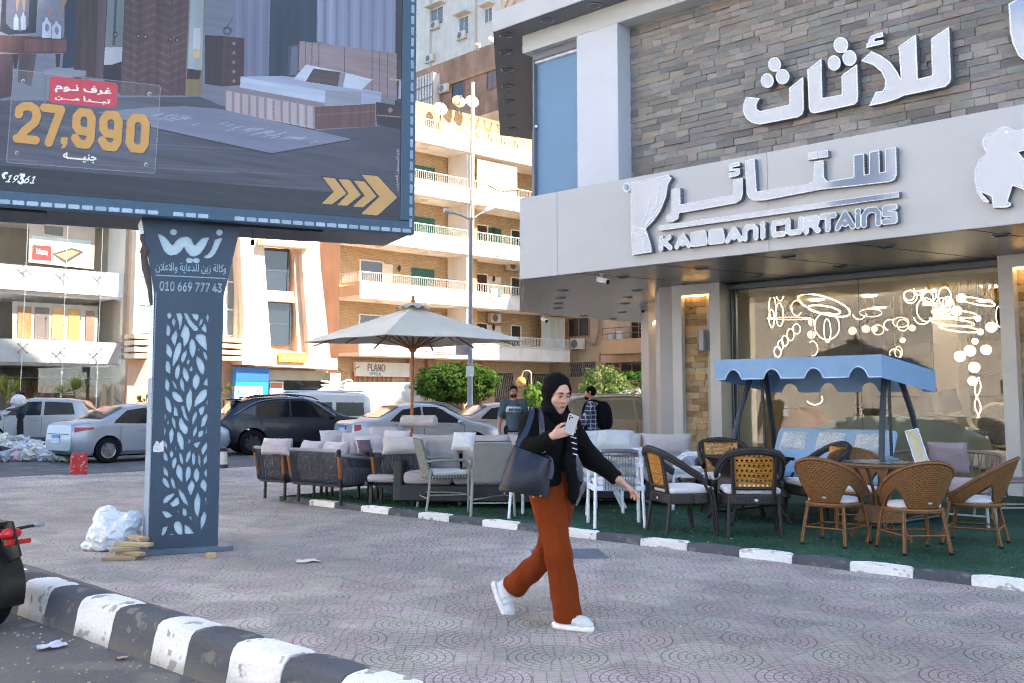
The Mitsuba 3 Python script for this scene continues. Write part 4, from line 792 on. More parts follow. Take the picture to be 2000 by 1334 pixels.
# chest, bed, night stand, rug
IB([(0,190),(95,195),(95,470),(0,455)], '#43343d'); IB([(95,195),(215,208),(210,460),(95,470)], '#554049')
for k in range(5):
    IB([(105,250 + 52 * k),(212,255 + 50 * k),(212,258 + 50 * k),(105,253 + 52 * k)], '#33272e'); IB(circ((158,236 + 51 * k),(8,9)), '#8d8592')
IB(circ((122,168),(26,24)), '#5e6585'); IB(circ((122,168),(12,11)), '#7e84a0'); IB([(118,145),(150,95),(154,97),(126,146)], '#5e6585')
IB([(455,245),(515,240),(515,420),(448,415)], '#525a74'); IB([(470,255),(505,252),(503,405),(462,405)], '#737c98')
IB([(515,222),(610,234),(1042,290),(1042,545),(900,500),(510,380)], '#978b96')
for x, y0, y1 in ((548,226,385),(583,230,400),(620,236,410),(760,255,460),(910,272,500),(950,278,520),(993,284,530)): IB([(x - 3, y0),(x + 2, y0),(x, y1),(x - 5, y1)], '#746a76')
IB([(1045,330),(1090,320),(1085,560),(1045,550)], '#5a4d56'); IB([(1000,425),(1075,432),(1072,440),(1000,434)], '#b3a78c'); IB([(1055,440),(1085,445),(1080,540),(1050,535)], '#9fa7bd')
IB([(195,415),(430,412),(960,500),(955,560),(640,580),(600,560),(190,475)], '#98a5c4'); IB([(195,418),(640,492),(656,500),(650,565),(600,560),(190,472)], '#a6b2cf'); IB([(655,490),(850,500),(850,565),(650,575)], '#8f97ac')
IB([(480,430),(550,350),(745,390),(912,432),(850,487),(700,468)], '#b3bed8'); IB([(548,442),(590,372),(738,392),(722,470)], '#5b5058')
IB([(735,392),(765,396),(750,474),(722,470)], '#8d90a8')
IB([(107,490),(140,466),(612,552),(655,560),(600,700),(112,606)], '#8f8793')
for k in range(11):
    x = 116 + 44 * k; y = 492 + 8.0 * k; IB([(x, y),(x + 38, y + 7),(x + 37, y + 118 + k * 1.3),(x, y + 110 + k * 1.3)], '#aaa2ad'); IB([(x + 30, y + 8),(x + 38, y + 8),(x + 37, y + 117),(x + 30, y + 115)], '#988f9b')
IB([(597,580),(925,563),(925,685),(600,702)], '#72555a'); IB([(597,620),(925,600),(925,608),(597,630)], '#806468'); IB([(112,604),(600,702),(600,710),(112,612)], '#3c3f52')
IB([(930,553),(1082,578),(1078,640),(930,628)], '#4d3b44'); IB([(930,628),(1078,640),(1075,705),(935,680)], '#3d3644'); IB([(935,622),(1078,634),(1078,640),(935,628)], '#9c9078'); IB(circ((1007,598),(12,14)), '#8d8592')
IA([(660,770),(1030,735),(1265,728),(1500,745),(2420,955),(1860,1052),(1480,970),(1040,870)], '#8289a6')
for k in range(46):
    u, v = rng.random(2); x = 1000 + 1150 * u + 250 * (v - .5); y = 760 + 190 * u * 1.0 + 90 * v - 20
    IA([(x, y),(x + 60, y - 14),(x + 60, y - 9),(x, y + 5)], '#9aa1ba')
IA([(1030,868),(1480,968),(1860,1050),(2420,952),(2425,960),(1862,1062),(1478,980),(1030,880)], '#3c4054')
# band, plate, lettering
I([(-420,262),(0,323),(315,349),(630,374),(800,388),(800,470),(-420,470)], '#363d50')
plate = W2([(104,480),(1092,588),(1098,600),(1060,1178),(1050,1186),(52,1112),(48,1100),(96,490)],3.51)
I(plate.buffer(0.006).difference(plate), '#8f96ae')
for x, y in ((158,555),(1025,643),(114,1048),(1000,1128)): IA(circ((x, y),(14,15)), '#a9adbd'); IA(circ((x + 3, y + 4),(9,9)), '#6b6f80')
I(W2([(365,545),(785,588),(775,722),(358,682)],3.51).buffer(0.03), '#c63248')
I(fit(arabic('rooms'),[W2([p, (p[0] + 1, p[1]),(p[0], p[1] + 1)],3.51).exterior.coords[0] for p in ((375,632),(762,668),(765,600),(378,562))]), '#eef0f6')
I(fit(arabic('from'),[W2([p, (p[0] + 1, p[1]),(p[0], p[1] + 1)],3.51).exterior.coords[0] for p in ((375,685),(755,722),(757,672),(377,640))]), '#eef0f6')
I(fit(arabic('pound'),[W2([p, (p[0] + 1, p[1]),(p[0], p[1] + 1)],3.51).exterior.coords[0] for p in ((430,1102),(660,1122),(663,1062),(433,1042))]), '#eef0f6')
I(fit(arabic('tax'),[W2([p, (p[0] + 1, p[1]),(p[0], p[1] + 1)],2.78,400).exterior.coords[0] for p in ((1055,1035),(1062,810),(1040,806),(1033,1032))]), '#a9aec2')
DIG = {'2': [[(.05,.72),(.08,.86),(.25,.95),(.55,.97),(.8,.9),(.88,.72),(.8,.55),(.35,.28),(.12,.06)],[(.02,.06),(.88,.06)]], '7': [[(.0,.94),(.92,.94),(.35,.02)]],
       '9': [[(.85,.55),(.85,.8),(.7,.95),(.3,.95),(.12,.8),(.12,.55),(.3,.42),(.7,.42),(.85,.5)],[(.85,.8),(.85,.22),(.7,.05),(.3,.05),(.1,.2)]], '0': [[(.12,.2),(.12,.8),(.3,.95),(.7,.95),(.85,.8),(.85,.2),(.7,.05),(.3,.05),(.12,.2)]]}
for ch, x0, y0, w, h in (('2', 118,712,150,250),('7', 297,722,125,255),('9', 505,752,140,240),('9', 690,770,140,240),('0', 877,790,138,232)):
    for dx, dy, c in ((7,9, '#2b2b33'),(0,0, '#cf9c48')):
        gs = [LineString([(x0 + dx + u * w + (v - .5) * 14, y0 + dy + (1 - v) * h + u * 16) for u, v in st]).buffer(29, quad_segs=6) for st in DIG[ch]]
        for g in polys(unary_union(gs)): I(Polygon([WB.at(x / 3.51, y / 3.51,-0.02) for x, y in g.exterior.coords],[[WB.at(x / 3.51, y / 3.51,-0.02) for x, y in r.coords] for r in g.interiors]).buffer(0), c)
IA([(418,940),(465,942),(462,985),(445,1012),(418,1020),(432,990),(416,985)], '#cf9c48')
t = latin('19361'); I(fit(t, [WB.at(x, y, -0.02) for x, y in ((10,356),(66,359),(73,344),(18,341))]), '#dfe2ea')
I(fit(latin('3').buffer(0.02),[WB.at(x, y, -0.02) for x, y in ((33,359),(46,360.5),(50,339.5),(38,338.5))]), '#eceef4')
I(unary_union([LineString([WB.at(x, y, -0.02) for x, y in ((8,347),(6,342),(9,338.5),(13,338))]).buffer(0.012)]), '#dfe2ea')
for pts in ([(640,962),(705,968),(770,1050),(690,1110),(635,1105),(700,1042)],[(725,972),(785,976),(848,1058),(772,1117),(720,1113),(780,1050)],[(808,980),(868,985),(932,1066),(858,1126),(803,1121),(868,1062)],[(850,948),(940,956),(1045,1072),(938,1170),(848,1162),(948,1068)]):
    I(W2(pts, 2.78,400).buffer(0.012, join_style=2), '#2e3448'); IB(pts, '#c29a62')
done, pieces = Polygon(),[]
for g, c in reversed(ink):
    g = g.intersection(full).difference(done) if not done.is_empty else g.intersection(full)
    if g.is_empty: continue
    pieces.append((g, c)); done = done.union(g)
pv, pf, pu, o = [],[],[],0
for g, c in pieces:
    for h, cc in ((g.intersection(plate), np.append(c[:3] * 0.86 + (0.045 if c[3] else .02), c[3])),(g.difference(plate), c)):
        if not polys(h): continue
        v, f = flat(h, -0.02); pv.append(v); pf.append(f + o); o += len(v); pu.append(np.tile([pack(cc[:3]), cc[3]],(len(v),1)))
part(bb, 'poster', xf((np.vstack(pv), np.vstack(pf)), MB), uv=np.vstack(pu), mat='print', smooth=False, label='printed poster of a bedroom with a bed, wardrobe and gold price')
# the pillar
WP = Wall(G(289,1083)[:2],(0.908,0.418)); MP = WP.m()
def QP(x, y, sc=4.767, ox=270, oy=560, off=0.0): return WP.at(ox + x / sc, oy + y / sc, off)
outl = [WP.at(x, y) for x, y in ((289,1083),(425,1077),(437,577),(471,449),(275,437),(301,570))]
zt = max(q[1] for q in outl); outl[3] = (outl[3][0], BZ0 + .03); outl[4] = (outl[4][0], BZ0 + .03); outl[0] = (outl[0][0],.052); outl[1] = (outl[1][0],.052)
outp = Polygon(outl)
LV1 = [[(272,243),(300,240),(312,265),(303,290),(283,300),(268,275)],[(330,285),(350,325),(333,380),(310,325)],[(350,243),(402,243),(412,290),(405,350),(385,412),(378,340)],[(420,243),(455,243),(490,310),(560,385),(550,412),(520,412),(470,355)],[(490,250),(560,250),(562,285),(548,322),(520,300)],[(595,290),(605,310),(590,350),(568,370),(572,320)],[(645,245),(660,280),(648,335),(632,290)],[(268,340),(295,370),(300,415),(288,460),(260,450)],[(620,335),(638,385),(635,432),(583,395)],
 [(355,390),(365,460),(340,560),(303,480)],[(435,340),(475,395),(482,450),(465,510),(425,565),(418,490),(392,450)],[(540,442),(600,438),(630,460),(645,605),(570,535),(532,480)],[(500,475),(530,520),(538,575),(525,630),(505,670),(478,600),(475,530)],[(385,508),(403,530),(400,600),(375,665),(318,752),(322,660),(345,570)],[(265,520),(300,560),(318,610),(305,668),(258,620)],[(450,585),(452,630),(430,690),(405,712),(398,665),(415,620)],[(600,600),(628,610),(643,650),(640,690),(615,660)],[(565,570),(572,585),(565,607),(558,588)],[(465,670),(482,690),(463,735),(448,700)],[(545,640),(600,690),(620,750),(612,800),(600,825),(560,770),(540,700)],[(258,690),(285,692),(300,740),(298,815),(253,780)],
 [(495,735),(510,770),(495,790),(472,778)],[(380,715),(390,760),(380,830),(360,870),(340,830),(345,765)],[(425,740),(460,790),(475,840),(460,893),(425,855),(412,800)],[(545,800),(572,845),(570,900),(535,962),(505,920),(508,855)],[(645,840),(648,922),(605,912),(622,870)],[(258,845),(290,890),(290,940),(280,980),(247,945)],[(305,858),(345,900),(368,960),(335,935)],[(400,840),(425,890),(432,985),(400,950),(385,890)],[(310,980),(350,975),(400,1020),(420,1070),(370,1075),(325,1040)],[(487,937),(502,990),(500,1100),(473,1178),(448,1110),(445,1030)],[(620,950),(642,955),(640,1010),(610,1060),(520,1122),(530,1050),(570,985)],[(245,1008),(290,1050),(312,1120),(305,1182),(262,1140)],[(648,1045),(648,1115),(630,1085)],[(332,1098),(360,1135),(372,1205),(330,1200)],[(395,1110),(425,1105),(440,1170),(475,1260),(430,1225)],[(560,1140),(600,1112),(622,1115),(605,1180),(580,1202)],[(540,1150),(550,1190),(505,1295),(502,1220)],[(640,1175),(648,1210),(620,1290),(582,1310),(595,1225)]]
LV2 = [[(245,125),(262,155),(255,190),(245,195)],[(277,195),(290,212),(277,238),(265,215)],[(315,155),(345,195),(352,285),(325,245),(312,195)],[(385,175),(408,172),(425,215),(465,265),(460,310),(435,328),(390,280),(378,225)],[(545,240),(550,290),(515,358),(508,300)],[(565,300),(605,285),(603,330),(565,360),(558,335)],[(640,245),(642,322),(625,320)],[(245,245),(260,290),(245,335),(238,330)],[(315,255),(332,310),(325,370),(300,425),(285,320)],[(370,290),(410,335),(425,400),(422,470),(400,470),(365,385),(360,325)],[(470,360),(490,390),(465,418)],[(508,415),(585,388),(545,458)],[(640,388),(642,450),(600,522),(583,470)],[(345,425),(357,455),(348,475),(342,450)],[(245,375),(270,420),(270,465),(240,430)],[(237,480),(272,520),(275,582),(235,555)],[(308,468),(332,510),(308,558),(292,500)],[(352,535),(360,580),(330,655),(312,610),(320,560)],[(380,495),(400,500),(420,570),(412,615),(385,560)],[(490,465),(488,530),(450,595),(440,570),(455,505)],[(515,487),(532,530),(530,590),(515,620),(500,580),(500,520)],[(560,500),(580,545),(578,635),(558,590)],[(640,500),(640,575),(608,615),(608,560)],
 [(237,620),(275,665),(280,725),(235,690)],[(370,595),(412,650),(412,785),(347,685)],[(470,617),(490,650),(488,715),(445,775),(440,700),(450,640)],[(543,630),(570,685),(565,740),(540,778),(515,720),(520,680)],[(640,640),(640,725),(620,710),(612,680)],[(232,722),(265,745),(292,800),(290,833),(245,800),(225,760)],[(305,715),(335,755),(348,830),(330,830),(302,770)],[(498,742),(527,800),(490,903),(456,825)],[(605,735),(642,790),(628,870),(573,805)],[(370,822),(430,885),(470,995),(425,965),(385,895)],[(330,870),(342,885),(270,960),(240,970),(228,945),(260,900)],[(375,910),(385,975),(325,1005),(290,965),(325,950),(345,918)],[(555,855),(580,930),(575,1020),(555,1105),(525,1040),(520,950)],[(618,912),(637,912),(635,990)],[(215,1042),(270,1042),(325,1085),(260,1108)],[(415,1005),(450,1025),(450,1090),(412,1075)],[(490,1080),(503,1130),(470,1102)],[(615,1035),(635,1075),(630,1130),(582,1225),(580,1110)],[(360,1040),(380,1035),(378,1070)],[(230,1190),(282,1178),(240,1265),(215,1265)],[(330,1165),(350,1135),(385,1135),(408,1170),(412,1258),(370,1258),(335,1210)],[(430,1160),(480,1190),(522,1252),(432,1252)],[(280,1262),(310,1248),(340,1265)]]
def chaikin(p, k=1):
    p = np.array(p, float)
    for _ in range(k):
        q = np.roll(p, -1,0); p = np.stack([p * 0.86 + q * 0.14, p * 0.14 + q * 0.86],1).reshape(-1,2)
    return p
holes = [Polygon([QP(x, y) for x, y in chaikin(l)]) for l in LV1] + [Polygon([QP(x, y, oy=780) for x, y in chaikin(l)]) for l in LV2]
def QL(pts): return Polygon([WP.at(x / 4.545,400 + y / 4.545) for x, y in pts])
logo = [chaikin([(1395,250),(1445,270),(1490,310),(1532,362),(1560,320),(1600,290),(1655,278),(1695,295),(1728,368),(1758,330),(1790,300),(1820,290),(1862,286),(1815,385),(1775,435),(1725,460),(1690,455),(1655,415),(1632,368),(1605,415),(1565,443),(1510,450),(1460,420),(1430,350)]), chaikin([(1905,312),(1940,296),(1978,292),(1942,370),(1912,430),(1880,465),(1840,478),(1800,465),(1850,438),(1882,388)])] + [circ(c, r) for c, r in (((1540,243),(32,28)),((1948,246),(30,28)),((1682,493),(32,25)),((1743,493),(30,25)))]
holes += [QL(l) for l in logo]
holes += [fit(latin('010 669 777 43').buffer(0.02),[WP.at(x, y) for x, y in ((311,568),(433,572),(434,553),(312,548))])]
holes = [h.buffer(0) for h in holes]
sheet = outp.difference(unary_union(holes))
part(bb, 'pillar', xf(cat([ext(outp.buffer(-0.004),0.44,-0.452)]), MP), bluel, 'satin', 0.12, False, label='wide pillar with a pale inner panel behind cut-out leaves')
part(bb, 'cover_sheet', xf(ext(sheet, 0.004,0.0), MP), '#36495b', 'bluepaint', 0.3, False, label='dark blue cover sheet with leaf shaped holes, a cut-out logo and a phone number')
part(bb, 'lettering', xf(cat([flat(fit(arabic('agency'),[WP.at(x, y) for x, y in ((304,533),(441,537),(442,516),(303,511))]),0.0045), flat(sbox(WP.at(304,540)[0], WP.at(304,538.5)[1], WP.at(441,540)[0], WP.at(304,536.5)[1]),0.0045)]), MP), '#8fa5b5', 'satin', 0.1, False, label='thin Arabic line cut in the pillar')
part(bb, 'side_sheet', xf(cat([box(outl[0][0] - 0.012, outl[0][0] - 0.002,0.05, outl[5][1],-0.46,0.01)]), MP), '#7d8fa3', 'bluepaint', 0.2, False)
bpx = np.array([WP.at(265,1092)[0], WP.at(447,1080)[0]])
part(bb, 'base_plate', xf(cbox(-0.17, WP.at(447,1080)[0] + .02,0.0,0.05,-0.6,0.12,0.006), MP), '#5b6875', 'bluepaint', 0.4, False)
part(bb, 'torn_banner', cat([tube(curve([WP.p(outl[4][0] + 0.02,3.1,-0.03), WP.p(outl[4][0] + 0.05,2.95,-0.02), WP.p(outl[5][0] - 0.1,2.85,-0.02), WP.p(outl[5][0] - 0.05,2.62,-0.02), WP.p(outl[5][0] - 0.02,2.4,-0.02)],14), np.array([.03,.05,.03,.06,.08,.06,.05,.05,.06,.05,.04,.03,.03,.02]) * 0.7,6)]), '#5c5553', 'cloth', 0.3)
nt = [QP(x, y, oy=780) for x, y in ((140,490),(138,440),(165,400),(158,390),(178,388),(200,412),(232,378),(238,430),(236,484),(205,490),(190,492),(165,488))]
k = solo('paper_notice', 'torn white paper notice stuck on the left edge of the billboard pillar', 'notice', xf(ext(Polygon(nt).buffer(0),0.0015,0.0048), MP), '#d6d7d6', 'matte', 0.15, False)
lines_ = [sbox(QP(150 + 2 * i, 0, oy=780)[0], QP(0,470 - 11 * i, oy=780)[1], QP(222 - 3 * i, 0, oy=780)[0], QP(0,467 - 11 * i, oy=780)[1]) for i in range(6)]
part(k, 'print', xf(flat(unary_union([l.buffer(0) for l in lines_]),0.0072), MP), '#8b8d92', 'matte', 0, False)
# ================================================================ furniture on the terrace
wicker('rattan_brown', '#33200f', '#976a3e', 0.55)
wicker('rattan_black', '#08080a', '#3a3433', 0.4)
wicker('rattan_grey', '#3d403e', '#9b9c94', 0.55)
def shell(fn, nu, nv, su, sv, thick=0.02):
    """Thick woven surface: fn(u, v) -> points; su, sv strands along u and v."""
    m = grid(nu, nv, fn); P = m[0].reshape(nu + 1, nv + 1,3)
    n = np.cross(np.gradient(P, axis=0), np.gradient(P, axis=1)); n /= np.linalg.norm(n, axis=2, keepdims=True) + 1e-12
    uv = guv(nu, nv, su, sv)
    a, b = (P + n * thick / 2).reshape(-1,3),(P - n * thick / 2).reshape(-1,3)
    k = len(a); v = np.vstack([a, b]); f = [m[1], m[1][:, ::-1] + k]
    idx = np.arange(k).reshape(nu + 1, nv + 1)
    loop = np.concatenate([idx[:, 0], idx[-1,1:], idx[::-1,-1][1:], idx[0, ::-1][1:]])
    for p, q in zip(loop[:-1], loop[1:]): f.append([[q, p, p + k],[q, p + k, q + k]])
    return (v, np.vstack([np.asarray(x) for x in f])), np.vstack([uv, uv])
def tuv(m_pts, r, n, su, sv=None):
    """Woven tube with uv."""
    p = np.asarray(m_pts, float); m = tube(p, r, n + 1, caps=False)
    N = len(p); L = np.concatenate([[0], np.cumsum(np.linalg.norm(np.diff(p, axis=0), axis=1))])
    v = m[0].reshape(N, n + 1,3).copy(); an = np.arange(n + 1) / n
    t = np.gradient(p, axis=0); t /= np.linalg.norm(t, axis=1, keepdims=True) + 1e-12
    a = np.array([0,0,1.0]) if abs(t[0][2]) < 0.9 else np.array([1.0,0,0]); rr = np.broadcast_to(np.asarray(r, float),(N,)) if np.ndim(r) < 2 else None
    for k in range(N):
        a = a - t[k] * np.dot(a, t[k]); a /= np.linalg.norm(a) + 1e-12; b = np.cross(t[k], a)
        v[k] = p[k] + rr[k] * (np.cos(2 * np.pi * an)[:, None] * a + np.sin(2 * np.pi * an)[:, None] * b)
    i, j = np.meshgrid(np.arange(N - 1), np.arange(n), indexing='ij'); q = np.stack([i * (n + 1) + j, i * (n + 1) + j + 1,(i + 1) * (n + 1) + j + 1,(i + 1) * (n + 1) + j],-1).reshape(-1,4)
    uv = np.stack([np.repeat(L[:, None], n + 1,1) * su, np.tile(an * (sv or 1.0),(N, 1))],-1).reshape(-1,2)
    return (v.reshape(-1,3), np.vstack([q[:, [0,1,2]], q[:, [0,2,3]]])), uv
def join_uv(ms): return cat([m for m, _ in ms]), np.vstack([u for _, u in ms])
def ss(a, b, x): t = np.clip((x - a) / (b - a),0,1); return t * t * (3 - 2 * t)
white_c = '#d9d5d3'
# ---- round brown tub chair
def tub_chair():
    p = Proto(); zs = 0.42
    def fn(u, v):
        ph = (u * 2 - 1) * 2.35; a = np.abs(ph)
        zt = zs + 0.06 + 0.36 * (np.cos(np.clip(a / 2.35,0,1) * np.pi / 1) * .5 + .5) ** 0.75
        zl = zs - 0.02 + (zt - zs - 0.12) * ss(0.55,1.0, a) + 0.0
        zl = np.where(a > 1.0, np.maximum(zt - 0.15, zs - 0.01), zl)
        z = zl + (zt - zl) * v
        h = (z - zs) / 0.42
        r = 0.235 + 0.125 * np.clip(h, 0,1) ** 0.8 + 0.02 * ss(1.5,2.3, a)
        return r * np.sin(ph),-r * np.cos(ph) - 0.06 * np.clip(h, 0,1) + 0.02, z
    m, uv = shell(fn, 72,14,40,24,0.022); p.add('backrest', m, mat='rattan_brown', uv=uv)
    rim = np.array([np.array(fn(np.array([[u]]), np.array([[1.0]]))).reshape(3) for u in np.linspace(0,1,60)])
    m, uv = tuv(rim, 0.02,8,70,4); p.add('rim', m, mat='rattan_brown', uv=uv)
    an = np.linspace(0,2 * np.pi, 33)
    m, uv = tuv(np.stack([0.245 * np.sin(an),0.25 * np.cos(an), an * 0 + zs - 0.03],1),0.022,8,70,4); p.add('seat_frame', m, mat='rattan_brown', uv=uv)
    p.add('seat', mv(lathe([(0,0),(0.225,0),(0.24,0.015),(0.24,0.035),(0.22,0.05),(0.12,0.058),(0,0.06)],28),(0,0.01, zs - 0.015)), white_c, 'cloth', 0.1,40)
    L = [(-.20,.19,-.25,.27),(.20,.19,.25,.27),(-.17,-.17,-.22,-.25),(.17,-.17,.22,-.25)]
    for x0, y0, x1, y1 in L:
        m, uv = tuv(curve([(x0, y0, zs),(x0 * 1.12, y0 * 1.14, zs - 0.12),(x1, y1,0.012)],12),0.018,7,60,4); p.add('leg', m, mat='rattan_brown', uv=uv)
    st = []
    for a, b in ((0,1),(2,3),(0,2),(1,3)):
        q0, q1 = [np.array([L[k][0] * .35 + L[k][2] * .65, L[k][1] * .35 + L[k][3] * .65,0.17]) for k in (a, b)]
        m, uv = tuv([q0, q0 * .66 + q1 * .34, q0 * .33 + q1 * .67, q1],0.011,6,60,3); p.add('stretcher', m, mat='rattan_brown', uv=uv)
    p.add('foot_caps', cat([cyl((q[2], q[3],0),0.02,0.022,8) for q in L]), '#17120f', 'matte', 0, False, kind='stuff')
    p.add('tag', mv(ball((0,0,0),(0.025,0.004,0.012),7),(0.03,-0.265, zs + 0.045)), '#8f8f8c', 'satin', 0, True)
    return p
TUB = tub_chair()
def at(px, py, rz, z=TURF_Z): g = G(px, py, z); return Mx((g[0], g[1], z), math.radians(rz))
gr = 'brown wicker tub chairs'
TUB.place('wicker_chair', 'round brown wicker tub chair seen from behind, nearest to the kerb', 'chair', at(1788,1077,4), gr)
TUB.place('wicker_chair', 'round brown wicker tub chair turned sideways beside the black cane chairs', 'chair', at(1630,1062,-42), gr)
TUB.place('wicker_chair', 'round brown wicker tub chair tilted to the right edge by the display window', 'chair', at(1908,1062,56), gr)
TUB.place('wicker_chair', 'round brown wicker tub chair behind the glass topped table', 'chair', at(1676,1032,168), gr)
# ---- round table with a glass top
p = Proto()
p.add('tabletop', mv(lathe([(0,0),(0.345,0),(0.345,0.008),(0,0.008)],40),(0,0,0.775)), '#2c3438', 'gloss', 0,30, label='dark glass table top')
an = np.linspace(0,2 * np.pi, 41)
m, uv = tuv(np.stack([0.35 * np.cos(an),0.35 * np.sin(an), an * 0 + 0.752],1),0.022,8,70,4); p.add('rim', m, mat='rattan_brown', uv=uv)
for k in range(4):
    a = math.radians(45 + 90 * k); c, s_ = math.cos(a), math.sin(a)
    m, uv = tuv(curve([(.27 * c, .27 * s_, .74),(.13 * c, .13 * s_, .5),(.09 * c, .09 * s_, .35),(.2 * c, .2 * s_, .2),(.31 * c, .31 * s_, .01)],16),0.017,7,60,4); p.add('leg', m, mat='rattan_brown', uv=uv)
m, uv = shell(lambda u, v: (np.cos(u * 2 * np.pi) * (0.15 + .1 * (1 - v)), np.sin(u * 2 * np.pi) * (0.15 + .1 * (1 - v)),0.2 + 0.16 * v),36,6,36,9,0.012); p.add('basket_base', m, mat='rattan_brown', uv=uv)
tb = PY(1716,902,10.3); p.place('wicker_table', 'round brown wicker table with a dark glass top among the tub chairs', 'table', Mx((tb[0], tb[1], TURF_Z)))
# acrylic sign stand on the table
sg = PY(1800,872,10.05); MA = Mx((sg[0] - 0.0, sg[1],0), math.radians(-8)) @ Mx((0,0, TURF_Z + 0.785)) @ Mx(rx=math.radians(-8), ry=math.radians(-14))
k = thing('table_sign', 'leaning clear acrylic price stand on the brown wicker table', 'sign stand')
part(k, 'panel', cbox(-.06,.06,-.004,.004,0.01,.33,.002), '#a9a79a', 'gloss', 0.1, False, Mw=MA)
part(k, 'rim', cat([box(-.066,-.06,-.006,.006,0.005,.336), box(.06,.066,-.006,.006,0.005,.336), box(-.06,.06,-.006,.006,.33,.336)]), '#e4e4e0', 'gloss', 0, False, Mw=MA)
part(k, 'foot', box(-.066,.066,-.05,.05,0.0,.008), '#cfcfca', 'gloss', 0, False, Mw=MA)
part(k, 'print', flat(unary_union([Point(0.0 + .02 * math.sin(i * 1.9),.06 + i * .04).buffer(.018) for i in range(7)])), '#c9a54a', 'satin', 0.2, False, Mw=MA @ Mx((0,-0.006,0), rx=math.pi / 2))
# ---- black woven armchair with a honey cane panel
def cane_panel(w, h, step=0.046, r=0.0135):
    g = sbox(-w / 2,0, w / 2, h); holes = []
    ny = int(h / step)
    for j in range(ny):
        for i in range(-20,21):
            x = (i + 0.5 * (j % 2)) * step; y = (j + 0.5) * h / ny
            if abs(x) < w / 2 - r * 1.3: holes.append(Point(x, y).buffer(r, quad_segs=2))
    return g.difference(unary_union(holes))
def cane_chair():
    p = Proto(); zs = 0.44
    def rail(a):
        a = np.abs(a); return a
    tp = curve([(-.34,.22,.03),(-.345,.2,.3),(-.34,.12,.55),(-.33,-.08,.70),(-.27,-.30,.84),(-.12,-.36,.885),(0,-.37,.895),(.12,-.36,.885),(.27,-.30,.84),(.33,-.08,.70),(.34,.12,.55),(.345,.2,.3),(.34,.22,.03)],90)
    ms = [tuv(tp[18:73],0.03,9,60,6), tuv(tp[18:73] - [0,0,.026],0.024,8,60,5)]
    m, uv = join_uv(ms); p.add('top_rail', m, mat='rattan_black', uv=uv)
    for sx in (-1,1):
        m, uv = tuv(curve([(sx * .335,.16,.5),(sx * .335,.2, zs - .02),(sx * .32,.235,.2),(sx * .315,.25,.012)],14),0.02,7,60,4); p.add('leg', m, mat='rattan_black', uv=uv)
        m, uv = tuv(curve([(sx * .25,-.24, zs),(sx * .26,-.27,.2),(sx * .27,-.30,.012)],10),0.02,7,60,4); p.add('leg', m, mat='rattan_black', uv=uv)
        m, uv = tuv(curve([(sx * .20,-.255, zs - .02),(sx * .215,-.29,.65),(sx * .22,-.335,.865)],12),0.022,7,60,4); p.add('back_post', m, mat='rattan_black', uv=uv)
        m, uv = tuv(curve([(sx * .325,.10,.55),(sx * .33,.17,.40),(sx * .32,.2,.2),(sx * .31,.24,.03)],14),0.016,6,60,3); p.add('arm_brace', m, mat='rattan_black', uv=uv)
    g = cane_panel(.40,.36); m = ext(g, .012,-.006); v = m[0].copy()
    z = v[:, 1]; bow = -.03 * (1 - (v[:, 0] / .2) ** 2)
    v = np.stack([v[:, 0] * (1 + .08 * z / .36),-.25 - .075 * (z / .36) + bow + v[:, 2] + .012, zs + .06 + z],1)
    p.add('cane_panel', (v, m[1][:, ::-1]), '#b07a2c', 'satin', 0.5, False, label='honey coloured open cane panel')
    m, uv = tuv([(-.2,-.262, zs + .055),(-.1,-.28, zs + .055),(.1,-.28, zs + .055),(.2,-.262, zs + .055)],.016,6,60,3); p.add('panel_rail', m, mat='rattan_black', uv=uv)
    def ap(u, v):
        a = u * 2 * np.pi; e = 0.55
        x = .315 * np.sign(np.cos(a)) * np.abs(np.cos(a)) ** e; y = .27 * np.sign(np.sin(a)) * np.abs(np.sin(a)) ** e
        return x, y - .01, zs - .11 + .11 * v
    m, uv = shell(ap, 48,5,60,6,.02); p.add('seat_frame', m, mat='rattan_black', uv=uv)
    p.add('seat', mv(slab(.56,.48,.07,.025,.012),(0,.0, zs - .01)), white_c, 'cloth', 0.1,50)
    p.add('tag', mv(ball((0,0,0),(.022,.004,.013),7),(.02,-.293, zs - .06)), '#c9cdd2', 'satin', 0, True)
    return p
CANE = cane_chair(); gr = 'black woven armchairs with cane panels'
CANE.place('cane_armchair', 'black woven armchair with open cane back seen straight from behind', 'chair', at(1466,1044,-4), gr)
CANE.place('cane_armchair', 'black woven armchair with cane back seen from the side, next to the white chair', 'chair', at(1334,1041,-76), gr)
CANE.place('cane_armchair', 'black woven armchair half hidden behind the cane armchair seen from behind', 'chair', at(1425,1005,186), gr)
CANE.place('cane_armchair', 'black woven armchair with a sweeping arm in front of the blue swing seat', 'chair', at(1592,1022,98), gr)
p = Proto()
m, uv = shell(lambda u, v: ((u - .5) * .8,(v - .5) * .8,0 * u + .73),10,10,40,40,.03); p.add('tabletop', m, mat='rattan_black', uv=uv)
m, uv = shell(lambda u, v: (np.sign(np.cos(u * 2 * np.pi + .785)) * np.minimum(1, np.abs(np.cos(u * 2 * np.pi + .785)) * 1.42) * (.22 + .14 * np.abs(v - .5) * 2), np.sign(np.sin(u * 2 * np.pi + .785)) * np.minimum(1, np.abs(np.sin(u * 2 * np.pi + .785)) * 1.42) * (.22 + .14 * np.abs(v - .5) * 2),.3 + .42 * v),40,8,60,24,.02); p.add('pedestal', m, mat='rattan_black', uv=uv)
for sx in (-1,1):
    for sy in (-1,1):
        m, uv = tuv(curve([(sx * .3, sy * .3,.72),(sx * .2, sy * .2,.45),(sx * .26, sy * .26,.2),(sx * .36, sy * .36,.01)],12),.022,7,60,4); p.add('leg', m, mat='rattan_black', uv=uv)
